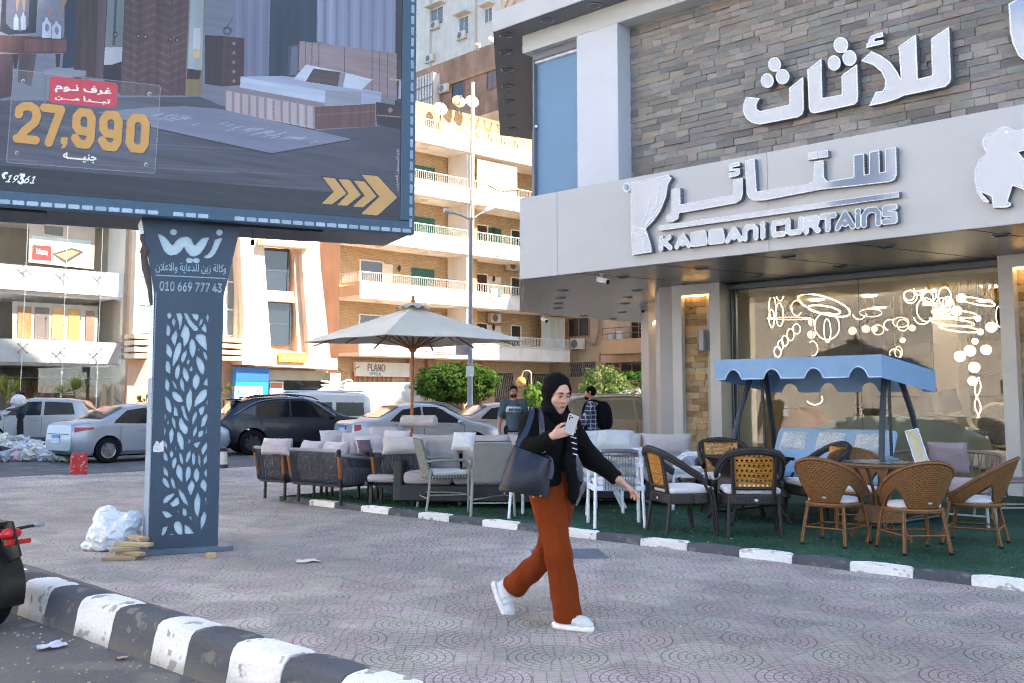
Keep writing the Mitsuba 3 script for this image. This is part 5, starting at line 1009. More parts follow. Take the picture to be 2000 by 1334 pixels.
p.place('woven_table', 'square black woven table with curved legs between the cane armchairs', 'table', at(1462,1018,10))
# ---- grey wicker armchair with tube arms
def grey_chair():
    p = Proto(); zs = .42
    def fn(u, v):
        x = (u - .5) * (.50 - .06 * v ** 2); z = zs - .02 + .50 * v
        return x, -.23 - .13 * v - .03 * (1 - (2 * u - 1) ** 2), z
    m, uv = shell(fn, 22,20,15,32,.03); p.add('backrest', m, mat='rattan_grey', uv=uv)
    m, uv = shell(lambda u, v: ((u - .5) * .52,-.25 + .5 * v, zs + 0 * u),12,10,16,26,.04); p.add('seat_frame', m, mat='rattan_grey', uv=uv)
    p.add('seat', mv(slab(.48,.46,.055,.022,.015),(0,.02, zs + .02)), '#c9c6c0', 'cloth', .1,50)
    for sx in (-1,1):
        p.add('armrest', tube(curve([(sx * .265,-.30,.62),(sx * .28,-.1,.635),(sx * .285,.16,.635),(sx * .285,.235,.6),(sx * .285,.255,.5),(sx * .285,.265,.2),(sx * .29,.28,.0)],30),.017,8), '#84867f', 'satin', .2, True)
        p.add('leg', tube(curve([(sx * .24,-.24, zs + .1),(sx * .255,-.27,.2),(sx * .265,-.30,0)],8),.017,8), '#84867f', 'satin', .2, True)
        p.add('side_rail', tube([(sx * .26,-.27,.2),(sx * .287,.27,.2)],.01,6), '#84867f', 'satin', .2, True)
    p.add('stretcher', cat([tube(curve([(-.26,-.27,.2),(-.05,-.1,.21),(.05,.1,.21),(.287,.27,.2)],10),.009,6), tube([(-.255,-.275,.16),(.255,-.275,.16)],.01,6)]), '#84867f', 'satin', .2, True)
    p.add('tag', mv(ball((0,0,0),(.022,.004,.01),7),(.08,-.262, zs + .0)), '#d5d6d6', 'satin', 0, True)
    return p
GREY = grey_chair(); gr = 'grey wicker armchairs'
GREY.place('grey_armchair', 'grey wicker armchair seen from the side with a thin white seat pad', 'chair', at(868,994,-72), gr)
GREY.place('grey_armchair', 'grey wicker armchair with a tall woven back seen from behind', 'chair', at(961,1004,3), gr)
GREY.place('grey_armchair', 'grey wicker armchair facing the camera behind the grey table', 'chair', at(1012,968,170), gr)
# ---- white tube chair with cord back
def cord_chair():
    p = Proto(); zs = .43; wc_ = '#dfe4ea'
    top = curve([(-.29,.25,0),(-.285,.22,.5),(-.28,.1,.665),(-.27,-.12,.70),(-.235,-.24,.80),(-.15,-.285,.835),(0,-.295,.84),(.15,-.285,.835),(.235,-.24,.80),(.27,-.12,.70),(.28,.1,.665),(.285,.22,.5),(.29,.25,0)],90)
    p.add('frame', tube(top, .02,9), wc_, 'satin', .05, True)
    p.add('top_wrap', tube(top[34:57],.024,9), '#6d7076', 'cloth', .2, True)
    for sx in (-1,1): p.add('leg', tube([(sx * .25,-.215,.78),(sx * .26,-.23,.45),(sx * .275,-.285,0)],.018,8), wc_, 'satin', .05, True)
    p.add('seat_rail', cat([bar((-.27,-.24, zs),(.27,-.24, zs),.03,.05), bar((-.28,.21, zs),(.28,.21, zs),.03,.05), bar((-.275,-.24, zs),(-.283,.21, zs),.03,.05), bar((.275,-.24, zs),(.283,.21, zs),.03,.05), bar((-.27,-.235,.68),(.27,-.235,.68),.025,.045)]), wc_, 'satin', .05, False)
    co = []
    for k in range(21):
        x = -.17 + .017 * k
        co.append(tube(curve([(x, -.296 + .035 * (x / .17) ** 2 * 1,.835),(x, -.275,.68),(x, -.258, zs - .03)],5),.0055,5))
    p.add('cords', cat(co), '#7b7e84', 'cloth', .3, True, kind='stuff')
    p.add('seat', mv(slab(.5,.44,.07,.03,.015),(0,-.01, zs + .02)), '#d6d6d4', 'cloth', .1,50)
    return p
CORD = cord_chair(); gr = 'white chairs with grey cord backs'
c1 = CORD.place('cord_chair', 'white tube chair with a grey cord back seen from behind, right of the walking woman', 'chair', at(1204,1026,2), gr)
CORD.place('cord_chair', 'white tube chair half hidden by the cord chair in front of it', 'chair', at(1158,1000,-60), gr)
CORD.place('cord_chair', 'white tube chair standing alone between the column and the cane armchairs', 'chair', at(1352,992,82), gr)
CORD.place('cord_chair', 'white tube chair hidden behind the walking woman', 'chair', at(1052,1010,-20), gr)
def throw(name, label, w, h, t, M, c, seed=0, mat='cloth', group=None): return solo(name, label, 'cushion', pillow(w, h, t, 14,0, seed), c, mat, .1, True, group, Mw=M)
g = G(1215,1026,0); throw('cushion', 'small grey cushion on the white cord chair seen from behind', .38,.26,.14, Mx((g[0] + .1, g[1] + .0, TURF_Z + .60),.2, rx=1.25), '#b4b0ac', 3)
g = G(1352,992,0); throw('cushion', 'pale blue cushion on the white chair near the corner column', .42,.3,.15, Mx((g[0] - .02, g[1] - .05, TURF_Z + .58),1.3, rx=.9), '#c3ccd6', 4)
p = Proto()
p.add('tabletop', cbox(-.75,.75,-.42,.42,.70,.735,.006), '#e2e5ea', 'satin', .06, False)
for sx in (-1,1):
    for sy in (-1,1): p.add('leg', bar((sx * .42,-sy * .02,.70),(sx * .42 + sy * .0, sy * .36,.0),.07,.05), '#dde2e8', 'satin', .06, False)
p.place('white_table', 'long white table on crossed legs behind the white cord chairs', 'table', at(1196,985,60))
# ---- rope sofas with wooden posts
def rope_seat(w, cushions=1, d=.74):
    p = Proto(); blk, wood, rp = '#1b1d20', '#8a5428', '#505258'
    hw, zt, zb = w / 2,.73,.27
    for sx in (-1,1):
        p.add('front_leg', tube([(sx * (hw - .03), d / 2 - .03,0),(sx * (hw - .03), d / 2 - .03,.3)],.022,8), blk, 'satin', .1, True)
        p.add('back_leg', tube([(sx * (hw - .06),-d / 2 + .06,0),(sx * (hw - .06),-d / 2 + .06,.3)],.022,8), blk, 'satin', .1, True)
        q0, q1 = np.array([sx * hw, -d / 2, zb]), np.array([sx * (hw + .035),-d / 2 - .08, zt])
        p.add('wooden_post', tube([q0 + (q1 - q0) * .2, q0 + (q1 - q0) * .86],.025,9), wood, 'satin', .4, True)
        p.add('fitting', cat([tube([q0, q0 + (q1 - q0) * .21],.027,9), tube([q0 + (q1 - q0) * .85, q1, q1 + [-.0,0,.0]],.027,9), ball(q1,.03,7)]), blk, 'satin', .1, True)
        f0, f1 = np.array([sx * hw, d / 2 - .02, zb]), np.array([sx * (hw + .03), d / 2 + .01,.58])
        p.add('wooden_post', tube([f0 + (f1 - f0) * .2, f0 + (f1 - f0) * .86],.023,9), wood, 'satin', .4, True)
        p.add('fitting', cat([tube([f0, f0 + (f1 - f0) * .2],.026,9), tube([f0 + (f1 - f0) * .84, f1],.026,9), ball(f1,.029,7)]), blk, 'satin', .1, True)
        p.add('arm_rail', tube([f1, q1 - (q1 - q0) * .12],.022,8), '#9599a0', 'cloth', .2, True)
        n = int(d / .026); st = []
        for k in range(n):
            u = (k + .5) / n; a = f0 + (q0 - f0) * u; b = f1 + ((q1 - (q1 - q0) * .12) - f1) * u
            for dx in (0,.016): st.append(tube([a + [sx * dx, 0,0], b + [sx * dx, 0,0]],.0052,4, caps=False))
        p.add('side_cords', cat(st), rp, 'cloth', .35, True, kind='stuff')
    a0, a1, b0, b1 = np.array([-hw, -d / 2, zb]), np.array([hw, -d / 2, zb]), np.array([-hw - .035,-d / 2 - .08, zt]), np.array([hw + .035,-d / 2 - .08, zt])
    p.add('back_rail', tube([b0 + [.02,0,0], b1 - [.02,0,0]],.024,9), '#8d929a', 'cloth', .2, True)
    p.add('base', cat([cbox(-hw, hw, -d / 2, d / 2, zb - .03, zb + .02,.008)]), blk, 'satin', .1, False)
    n = int(w / .022); st = []
    for k in range(n):
        u = (k + .5) / n + rng.normal(0,.0015)
        for dy in (0,-.016): st.append(tube([a0 + (a1 - a0) * u + [0, dy, 0], b0 + (b1 - b0) * u + [0, dy, 0]],.0052,4, caps=False))
    p.add('back_cords', cat(st), rp, 'cloth', .35, True, kind='stuff')
    cw = (w - .06) / cushions
    for k in range(cushions):
        x = -hw + .03 + cw * (k + .5)
        p.add('seat', mv(slab(cw - .01, d - .1,.16,.05,.02),(x, .03, zb + .02)), '#b9b5b9', 'cloth', .12,50)
        pl = pillow(cw - .01,.46,.26,16,0, k + 1)
        p.add('back_cushion', xf(pl, Mx((x, -d / 2 + .11, zb + .36), rx=math.radians(-72 + 150))), '#b5b1b8', 'cloth', .12, True)
    return p
KA = math.degrees(math.atan2(KD[1], KD[0]))  # seats stand along the kerb, backs to it
def along(px, py, da=0, z=0.02): return at(px, py, KA + da, z)
R1, R2, R3 = rope_seat(.56), rope_seat(.98,2), rope_seat(.66)
def seat_at(pr, name, label, cat_, p0, p1, d=.74, group='rope backed lounge seats with wooden posts', z=0.05):
    a, b = G(*p0, z), G(*p1, z); m_ = (a + b) / 2; t = (b - a) / np.linalg.norm(b - a); nrm = np.array([-t[1], t[0],0])
    c = m_ + nrm * (d / 2 - .06)
    return pr.place(name, label, cat_, Mx((c[0], c[1], z), math.atan2(t[1], t[0])), group)
seat_at(R1, 'rope_armchair', 'rope backed armchair with pale cushion at the left end of the row', 'armchair', (511,972),(563,977))
seat_at(R2, 'rope_loveseat', 'rope backed two seat sofa with wooden posts and pale back cushions', 'sofa', (577,979),(672,988))
seat_at(R1, 'rope_armchair', 'rope backed armchair turned side on, right of the two seat rope sofa', 'armchair', (683,984),(735,968))
seat_at(R3, 'rope_armchair', 'rope backed armchair with wooden posts beside the grey wicker armchair', 'armchair', (746,988),(818,990))
# loose cushions heaped on the seats
def heap(px, py, Y, w, h, t, rz, rx, c, label, seed=0, name='cushion', group=None):
    q = PY(px, py, Y); return throw(name, label, w, h, t, Mx(q, math.radians(rz), rx=math.radians(rx)), hexmix(c, '#3a3a40', .16), seed, group=group)
heap(540,872,14.4,.5,.24,.2,-25,75, '#c3c0c6', 'pale cushion leaning in the leftmost rope armchair', 1)
heap(655,856,14.9,.46,.26,.16,20,62, '#cdcbd0', 'white cushion with dark piping standing on the rope sofa', 2)
heap(700,862,14.6,.55,.26,.2,-10,70, '#c0bcc4', 'pale grey cushion behind the side-on rope armchair', 3)
heap(722,868,14.0,.42,.26,.14,35,60, '#d3d1d6', 'white cushion with a mauve corner behind the rope armchairs', 4)
heap(712,872,13.8,.2,.2,.1,30,60, '#6d5a68', 'small mauve cushion behind the rope armchairs', 5)
heap(750,852,14.6,.45,.34,.15,5,50, '#bbb6c4', 'lilac cushion near the umbrella pole', 6)
heap(772,860,14.2,.42,.3,.15,-25,65, '#d0cdd2', 'white cushion left of the umbrella pole', 7)
heap(790,870,13.6,.6,.25,.2,0,74, '#c2bdc0', 'pale cushion in the rope armchair under the umbrella', 8)
# sun lounger with raised back
p = Proto()
p.add('backrest', xf(slab(.62,.85,.1,.04,.02), Mx((0,-.45,.36), rx=math.radians(-62))), '#a09aa2', 'cloth', .12,50)
p.add('mattress', mv(slab(.62,1.1,.1,.04,.01),(0,.5,.3)), '#a39da4', 'cloth', .12,50)
p.add('bolster', xf(tube([(-.27,0,0),(-.25,0,0),(.25,0,0),(.27,0,0)], np.array([.06,.09,.09,.06]),14), Mx((0,-.12,1.08))), '#b7b2b6', 'cloth', .5,50)
for sx in (-1,1):
    p.add('side_rail', bar((sx * .31,-.5,.28),(sx * .31,1.05,.28),.04,.06), '#2d2d30', 'satin', .1, False)
    for y in (-.4,.9): p.add('leg', bar((sx * .3, y, 0),(sx * .3, y, .27),.04), '#2d2d30', 'satin', .1, False)
lg = PY(812,868,14.6); p.place('sun_lounger', 'grey padded lounger with raised back and rolled headrest behind the umbrella pole', 'lounger', Mx((lg[0], lg[1], TURF_Z), math.radians(165)))
# cushioned lounge sofas further back
def block_sofa(w, n, cb, cf):
    p = Proto()
    p.add('base', cbox(-w / 2, w / 2,-.4,.4,.08,.3,.02), '#26282b', 'satin', .15, False)
    for sx in (-1,1): p.add('armrest', cbox(sx * w / 2 - .06, sx * w / 2 + .06,-.4,.4,.08,.6,.02), cf, 'satin', .15, False)
    p.add('back_frame', cbox(-w / 2, w / 2,-.46,-.4,.08,.66,.02), cf, 'satin', .15, False)
    for k in range(n):
        x = -w / 2 + .06 + (w - .12) / n * (k + .5)
        p.add('seat', mv(slab((w - .12) / n - .01,.72,.16,.05,.02),(x, .04,.3)), cb, 'cloth', .12,50)
        p.add('back_cushion', xf(pillow((w - .12) / n, .52,.3,16,0, k + 5), Mx((x, -.2,.68), rx=math.radians(78))), cb, 'cloth', .12, True)
    return p
b1 = block_sofa(2.1,3, '#a9a3a4', '#2d2f33'); q = PY(942,880,13.6); b1.place('lounge_sofa', 'dark framed lounge sofa with three thick grey back cushions behind the grey wicker chairs', 'sofa', Mx((q[0], q[1], TURF_Z), math.radians(172)))
b2 = block_sofa(2.2,3, '#b9b3ad', '#232427'); q = PY(1205,880,14.0); b2.place('lounge_sofa', 'lounge sofa heaped with beige cushions beside the far side column', 'sofa', Mx((q[0], q[1], TURF_Z), math.radians(176)))
heap(905,862,12.9,.3,.26,.12,-15,60, '#d9d8d6', 'small white cushion with dark specks on the lounge sofa', 11)
heap(1165,862,13.2,.5,.36,.18,15,40, '#c9ccce', 'white pillow lying on the beige lounge sofa', 12)
heap(1200,860,13.1,.5,.36,.18,-12,38, '#c4c6c8', 'second white pillow lying on the beige lounge sofa, right of the first', 13)
p = Proto()
p.add('seat', cbox(-.36,.36,-.34,.34,.1,.42,.03), '#202124', 'satin', .2, False); p.add('backrest', cbox(-.36,.36,-.4,-.26,.1,.78,.04), '#1b1c1f', 'satin', .2, False)
for sx in (-1,1): p.add('armrest', cbox(sx * .38 - .06, sx * .38 + .06,-.4,.34,.1,.62,.03), '#1e1f22', 'satin', .2, False)
q = G(1272,952, TURF_Z); p.place('black_armchair', 'square black armchair at the foot of the far side column', 'armchair', Mx((q[0], q[1], TURF_Z), math.radians(60)))
p = Proto(); p.add('tabletop', cbox(-.4,.4,-.3,.3,.68,.71,.006), '#8a5d35', 'satin', .4, False)
for sx in (-1,1):
    for sy in (-1,1): p.add('leg', bar((sx * .36, sy * .26,0),(sx * .36, sy * .26,.68),.05), '#1d1e20', 'satin', .1, False)
q = G(900,980, TURF_Z); p.place('side_table', 'dark legged side table with a brown top behind the grey wicker armchairs', 'table', Mx((q[0], q[1], TURF_Z), math.radians(-8)))
bo = Mx((q[0] - .3, q[1] - .1, TURF_Z + .71)); k = thing('bottle', 'small dark bottle on the brown topped side table', 'bottle'); part(k, 'body', lathe([(0,0),(.035,0),(.037,.1),(.03,.14),(.014,.16),(.014,.175),(0,.175)],14), '#17181a', 'gloss', 0,40, Mw=bo); part(k, 'cap', mv(cyl((0,0,0),.017,.03,10),(0,0,.172)), '#101010', 'satin', 0,40, Mw=bo)
# pinkish cord sofa near the window, bench at the right edge
def cord_sofa(w):
    p = Proto(); c = '#8f7a72'
    top = curve([(-w / 2,.34,.45),(-w / 2,.1,.6),(-w / 2 + .03,-.2,.74),(-w / 2 + .25,-.36,.78),(0,-.38,.79),(w / 2 - .25,-.36,.78),(w / 2 - .03,-.2,.74),(w / 2,.1,.6),(w / 2,.34,.45)],70)
    p.add('top_rail', tube(top, .022,8), c, 'satin', .15, True)
    low = top.copy(); low[:, 2] = .36; low[:, :2] *= .94
    p.add('seat_rail', tube(low, .02,8), c, 'satin', .15, True)
    st = []
    for k in range(1,69,1):
        t0, t1 = top[k], low[min(max(k + (1 if k % 2 else -1),0),69)]; st.append(tube([t0, t1],.009,5, caps=False))
    p.add('cords', cat(st), '#93817a', 'cloth', .2, True, kind='stuff')
    p.add('seat', mv(slab(w - .12,.62,.13,.04,.02),(0,.02,.36)), '#b0a3a2', 'cloth', .1,50)
    for x, y in ((-w / 2 + .08,.3),(w / 2 - .08,.3),(-w / 2 + .15,-.28),(w / 2 - .15,-.28)): p.add('leg', tube([(x, y, 0),(x * .97, y * .95,.37)],.018,7), '#a7a2a0', 'satin', .1, True)
    p.add('stretcher', tube([(-w / 2 + .1,.3,.12),(w / 2 - .1,.3,.12)],.012,6), '#a7a2a0', 'satin', .1, True)
    return p
CS = cord_sofa(1.35); q = G(1838,1018, TURF_Z); CS.place('cord_sofa', 'rounded mauve cord sofa under the right side of the display window', 'sofa', Mx((q[0], q[1], TURF_Z), math.radians(140)))
heap(1852,893, q[1] - .02,.44,.4,.16,150,66, '#a3959a', 'mauve square cushion on the rounded cord sofa', 21)
p = Proto()
p.add('frame', tube(curve([(-.6,-.2,.43),(.6,-.2,.43),(.62,0,.43),(.6,.2,.43),(-.6,.2,.43),(-.62,0,.43)],40, True),.022,8, True), '#8f7a72', 'satin', .1, True)
p.add('cords', cat([tube([(x, -.2,.435),(x + .03,.2,.435)],.009,5) for x in np.arange(-.58,.58,.045)]), '#93817a', 'cloth', .2, True, kind='stuff')
for sx in (-1,1):
    for sy in (-1,1): p.add('leg', tube([(sx * .58, sy * .2,0),(sx * .55, sy * .18,.42)],.016,7), '#a7a2a0', 'satin', .1, True)
p.add('stretcher', cat([tube([(-.58,-.2,.12),(.58,-.2,.12)],.011,6), tube([(-.58,.2,.12),(.58,.2,.12)],.011,6)]), '#a7a2a0', 'satin', .1, True)
q = G(2010,1008, TURF_Z); p.place('cord_bench', 'low mauve cord bench cut by the right edge of the view', 'bench', Mx((q[0], q[1], TURF_Z), math.radians(5)))
# ---- garden swing with a blue canopy
SWY = 12.5; sw = thing('garden_swing', 'garden swing with scalloped blue canopy, dark frame and blue padded seat', 'swing')
o = PY(1606,800, SWY); tdir = np.array([0.66,-0.751,0]); ndir = np.array([0.751,0.66,0])
MSW = np.eye(4); MSW[:3,0] = tdir; MSW[:3,1] = ndir; MSW[:3,3] = [o[0], o[1], TURF_Z]
cblue, cblue2 = '#86a7c4', '#94b2cd'
def canopy_fn():
    W_, D0, D1, zf, zb_ = 1.14,-.62,.62,1.90,1.98
    P = []
    top = grid(20,10, lambda u, v: ((u - .5) * 2 * W_, D0 + (D1 - D0) * v, zf + (zb_ - zf) * v * 0 + .03 * np.sin(v * np.pi) - .015 * np.sin(u * np.pi * 4) ** 2))
    return top, W_, D0, D1, zf
top, W_, D0, D1, zf = canopy_fn()
def valance(p0, p1, n, drop=.25, scal=.12):
    N = 72
    def fn(u, v):
        s = u * n; f = s - np.floor(s); sc = np.where((f > .28) & (f < .72), np.cos((f - .5) / .44 * np.pi) ** .6,0) * scal if n > 1 else 0 * u
        x = p0[0] + (p1[0] - p0[0]) * u; y = p0[1] + (p1[1] - p0[1]) * u
        return x, y + 0 * v, p0[2] + (p1[2] - p0[2]) * u - v * (drop - sc)
    return grid(N, 3, fn)
cv = cat([top, valance((-W_, D0, zf),(W_, D0, zf),4), valance((-W_, D1, zf),(W_, D1, zf),4), valance((-W_, D0, zf),(-W_, D1, zf),1,.25), valance((W_, D0, zf),(W_, D1, zf),1,.26)])
cv = (cv[0] - np.outer((cv[0][:, 1] - D0) / (D1 - D0) * .16,[0,0,1]), cv[1])
part(sw, 'canopy', cv, cblue, 'cloth', .1,40, Mw=MSW)
ed = []
for p0, p1 in (((-W_, D0 - .004, zf),(W_, D0 - .004, zf)),):
    m = valance(p0, p1,4)[0].reshape(73,4,3)[:, 3]; ed.append(tube(m, .007,5))
part(sw, 'piping', cat(ed), '#cfdcea', 'cloth', .05, True, Mw=MSW)
for sx in (-1,1):
    for nm, y0, y1 in (('front_leg', -.52,-.18),('back_leg', .52,.18)):
        part(sw, 'frame_leg', tube(curve([(sx * 1.04, y0 * 1.15,.03),(sx * 1.03, y0,.5),(sx * .98,(y0 + y1) / 2,1.2),(sx * .9, y1 * .5,1.86)],16),.035,9), '#26303c', 'satin', .1, True, Mw=MSW)
    part(sw, 'foot', tube([(sx * 1.04,-.72,.03),(sx * 1.04,.72,.03)],.035,8), '#26303c', 'satin', .1, True, Mw=MSW)
    part(sw, 'hanger', tube([(sx * .88,0,1.84),(sx * .86,.05,.5)],.02,7), '#26303c', 'satin', .1, True, Mw=MSW)
    part(sw, 'armrest', tube(curve([(sx * .84,-.5,.50),(sx * .86,-.45,.66),(sx * .86,-.1,.72),(sx * .85,.2,.70)],12), np.array([.02] * 3 + [.035] * 7 + [.02] * 2),8), '#7e94ab', 'cloth', .4, True, Mw=MSW)
part(sw, 'canopy_bar', cat([tube([(-.92,-.5,1.87),(.92,-.5,1.87)],.02,7), tube([(-.92,0,1.86),(.92,0,1.86)],.03,7), tube([(-.92,.5,1.87),(.92,.5,1.87)],.02,7)]), '#26303c', 'satin', .1, True, Mw=MSW)
part(sw, 'seat', xf(slab(1.62,.62,.12,.05,.02), Mx((0,-.18,.40), rx=math.radians(-5))), cblue2, 'cloth', .1,50, Mw=MSW)
part(sw, 'backrest', xf(slab(1.62,.64,.11,.05,.02), Mx((0,.22,.72), rx=math.radians(64))), cblue2, 'cloth', .1,50, Mw=MSW)
def leafy(p, n, uv):
    x, y = uv.x * 9, uv.y * 9
    w = x + 0.9 * noise(x * 1.4, y * 1.4) ; s = dr.abs(dr.sin(3.1 * w + 2 * dr.sin(y * 2.2))); f1, f2, r = voronoi(x * 1.8 + y * .6, y * 1.6)
    m = smoothstep(0.30,0.22, dr.abs(f1 - 0.3 * s))
    return mix([0.66,0.68,0.68],[0.3,0.36,0.44], m * 0.6)
scene['leaf_print'] = two(bumped({'type': 'principled', 'base_color': proc(leafy), 'roughness': 0.95, 'specular': 0.1}, soft, 1e-3))
pm = pillow(.42,.28,.17,16,0,2); u_ = guv(16,16,1,1); PILL = mikit.ply(pm, 'leaf_print', smooth=True, uv=np.vstack([u_, u_]))
for x, w in ((-.52, 'leftmost'),(0.0, 'middle'),(.52, 'rightmost')):
    k = thing('swing_pillow', f'leaf patterned pillow on the blue swing seat, {w} of the three', 'pillow'); USED.discard(k)
    put(k, PILL, MSW @ Mx((x, .19,.87), rz=.05 * (x > 0), rx=math.radians(62)))
# ---- umbrella
UY = 15.0; ub = PY(806,650, UY); um = thing('parasol', 'square grey parasol on a wooden pole above the lounge seats', 'umbrella')
MU = Mx((ub[0], ub[1], TURF_Z), math.radians(38))
zr_, zp_ = PY(806,664, UY)[2] - TURF_Z, PY(806,598, UY)[2] - TURF_Z
half = 1.2
def can(u, v):
    x, y = (u * 2 - 1),(v * 2 - 1); r = np.maximum(np.abs(x), np.abs(y)); d2 = np.minimum(np.abs(x), np.abs(y)) / (r + 1e-9)
    z = zp_ + (zr_ - zp_) * r - .06 * np.sin(np.pi * np.clip(r, 0,1)) * (1 - d2) + .05 * (1 - r) * 0 + (1 - d2) * .03 * r - .02 * r * d2
    sag = .045 * (1 - d2 ** 2) * np.clip(r - .3,0,1)
    return x * half * (1 - .04 * (1 - d2 ** 3)), y * half * (1 - .04 * (1 - d2 ** 3)), z - sag
cm = grid(48,48, can); part(um, 'canopy', cat([cm, (cm[0] - [0,0,.008], cm[1][:, ::-1])]), '#c6c0b5', 'cloth', .12,35, Mw=MU)
def vent(u, v):
    x, y = (u * 2 - 1),(v * 2 - 1); r = np.maximum(np.abs(x), np.abs(y)); return x * .2, y * .2, zp_ + .06 - .085 * r + .02 * np.sin(8 * np.arctan2(y, x)) * r
part(um, 'vent', grid(20,20, vent), '#b3aea6', 'cloth', .1,40, Mw=MU)
part(um, 'pole', tube([(0,0,0),(0,0, zp_ + .05)],.024,10), '#9a6231', 'satin', .4, True, Mw=MU)
part(um, 'finial', mv(lathe([(0,.12),(.018,.1),(.028,.08),(.016,.06),(.03,.045),(.032,.02),(.02,0),(0,0)],12),(0,0, zp_ + .05)), '#9a6231', 'satin', .3, True, Mw=MU)
hub = zr_ - .16
part(um, 'hub', mv(lathe([(.03,0),(.055,.02),(.055,.07),(.035,.09),(.03,.12)],14),(0,0, hub - .02)), '#9a6231', 'satin', .3,40, Mw=MU)
for k in range(8):
    a = math.radians(45 * k); r = half * (1.0 if k % 2 == 0 else 1.38) * .5
    c, s_ = math.cos(a), math.sin(a); rr = .5
    ze = zp_ + (zr_ - zp_) * rr - .05
    part(um, 'strut', bar((.04 * c, .04 * s_, hub + .03),(r * c, r * s_, ze - .03),.028,.02), '#8a5427', 'satin', .3, False, Mw=MU)
    R_ = half * (1.0 if k % 2 == 0 else 1.36)
    part(um, 'rib', bar((.03 * c, .03 * s_, zp_ - .06),(R_ * c * .93, R_ * s_ * .93, zr_ - .085),.024,.018), '#8a5427', 'satin', .3, False, Mw=MU)
part(um, 'base', mv(lathe([(0,0),(.26,0),(.26,.05),(.06,.08),(.04,.3),(0,.3)],20),(0,0,0)), '#5b5d60', 'rough', .2,40, Mw=MU)
# ================================================================ buildings across the street
AD = np.array([0.727,0.686])  # the far street runs away to the right
WA = Wall((-3.78,57.6), AD)
def wbox(W, s0, s1, z0, z1, o0, o1): return xf(box(s0, s1, z0, z1, o0, o1), W.m())
def sz(W, px, py, off=0.0): return W.at(px, py, off)
def span(W, x0, x1, y, off): return W.at(x0, y, off)[0], W.at(x1, y, off)[0]
def bricky(lo, hi, mort, bw, bh, vec):
    lo, hi, mort = [lin(c).tolist() for c in (lo, hi, mort)]
    def fn(p, n, uv):
        s = p.x * vec[0] + p.y * vec[1]; r = dr.floor(p.z / bh); u = s / bw + 0.5 * (r - 2 * dr.floor(r / 2))
        fu, fv = u - dr.floor(u), p.z / bh - r
        g = dr.minimum(dr.minimum(fu, 1 - fu) * bw, dr.minimum(fv, 1 - fv) * bh)
        c = mix(lo, hi, dr.clip(0.7 * cell_rand(dr.floor(u), r) + 0.5 * (fbm(s * .5, p.z * .5,0,3) - .2),0,1))
        return mix(mort, c, smoothstep(0.006,0.016, g))
    return fn
scene['tan_brick'] = two({'type': 'principled', 'base_color': proc(bricky('#b59873', '#d0b48c', '#9c8466', 0.34,0.085,(AD[0] - .2, AD[1] + .2))), 'roughness': 0.9, 'specular': 0.2})
apt = thing('apartment_block', 'cream and tan brick apartment block with long white railed balconies and green shutters', 'building')
sL, sR = WA.at(703,600)[0], WA.at(1113,690)[0]
sLw = WA.at(663,600,-2.0)[0]
FH, Z1 = 3.05,3.72  # storey height, underside of the first balcony
cream, cream2, orange = '#ddd8ce', '#cdc6ba', '#c2ab93'
put(f'{apt}__wall', mikit.ply(wbox(WA, sLw, sR + .2,-0.3, Z1 + FH * 5,-14,-2.0), 'tan_brick'))
part(apt, 'side_wall', wbox(WA, sLw - .06, sLw, -0.3, Z1 + FH * 5,-14.02,-1.98), orange, 'facade', .25, False)
bays = [(sL + .3, WA.at(914,600)[0]),(WA.at(926,600)[0], sR)]
smid = WA.at(920,600)[0]
rail_c, green = '#cfcabd', '#1c5a48'
def rails(W, s0, s1, z, off, h=.55, side=None):
    ms = [bar(W.p(s0, z + h, off), W.p(s1, z + h, off),.05,.05), bar(W.p(s0, z + .06, off), W.p(s1, z + .06, off),.03,.03)]
    for s in np.arange(s0, s1,.135): ms.append(bar(W.p(s, z + .05, off), W.p(s, z + h, off),.03,.03))
    if side is not None:
        ms += [bar(W.p(s0, z + h, off), W.p(s0, z + h, side),.05,.05)] + [bar(W.p(s0, z + .05, o), W.p(s0, z + h, o),.03,.03) for o in np.arange(side, off, .15)]
    return cat(ms)
def shutter(parent, W, s0, s1, z0, z1, off, c, name='shutter', open_=0):
    k = part(parent, name, wbox(W, s0, s1, z0, z1, off, off + .05), c, 'satin', .15, False)
    n = int((z1 - z0) / .14)
    return k
def window(parent, W, s0, s1, z0, z1, off, fc='#e6e1d6', gc='#2c3338', name='window', mull=1):
    k = part(parent, name, wbox(W, s0, s1, z0, z1, off, off + .03), gc, 'carglass', .1, False)
    fr = [wbox(W, s0 - .06, s0, z0 - .06, z1 + .06, off, off + .09), wbox(W, s1, s1 + .06, z0 - .06, z1 + .06, off, off + .09), wbox(W, s0, s1, z1, z1 + .06, off, off + .088), wbox(W, s0, s1, z0 - .06, z0, off, off + .088)]
    for i in range(mull): sm = s0 + (s1 - s0) * (i + 1) / (mull + 1); fr.append(wbox(W, sm - .025, sm + .025, z0, z1, off + .03, off + .06))
    part(k, 'frame', cat(fr), fc, 'satin', .1, False)
    return k
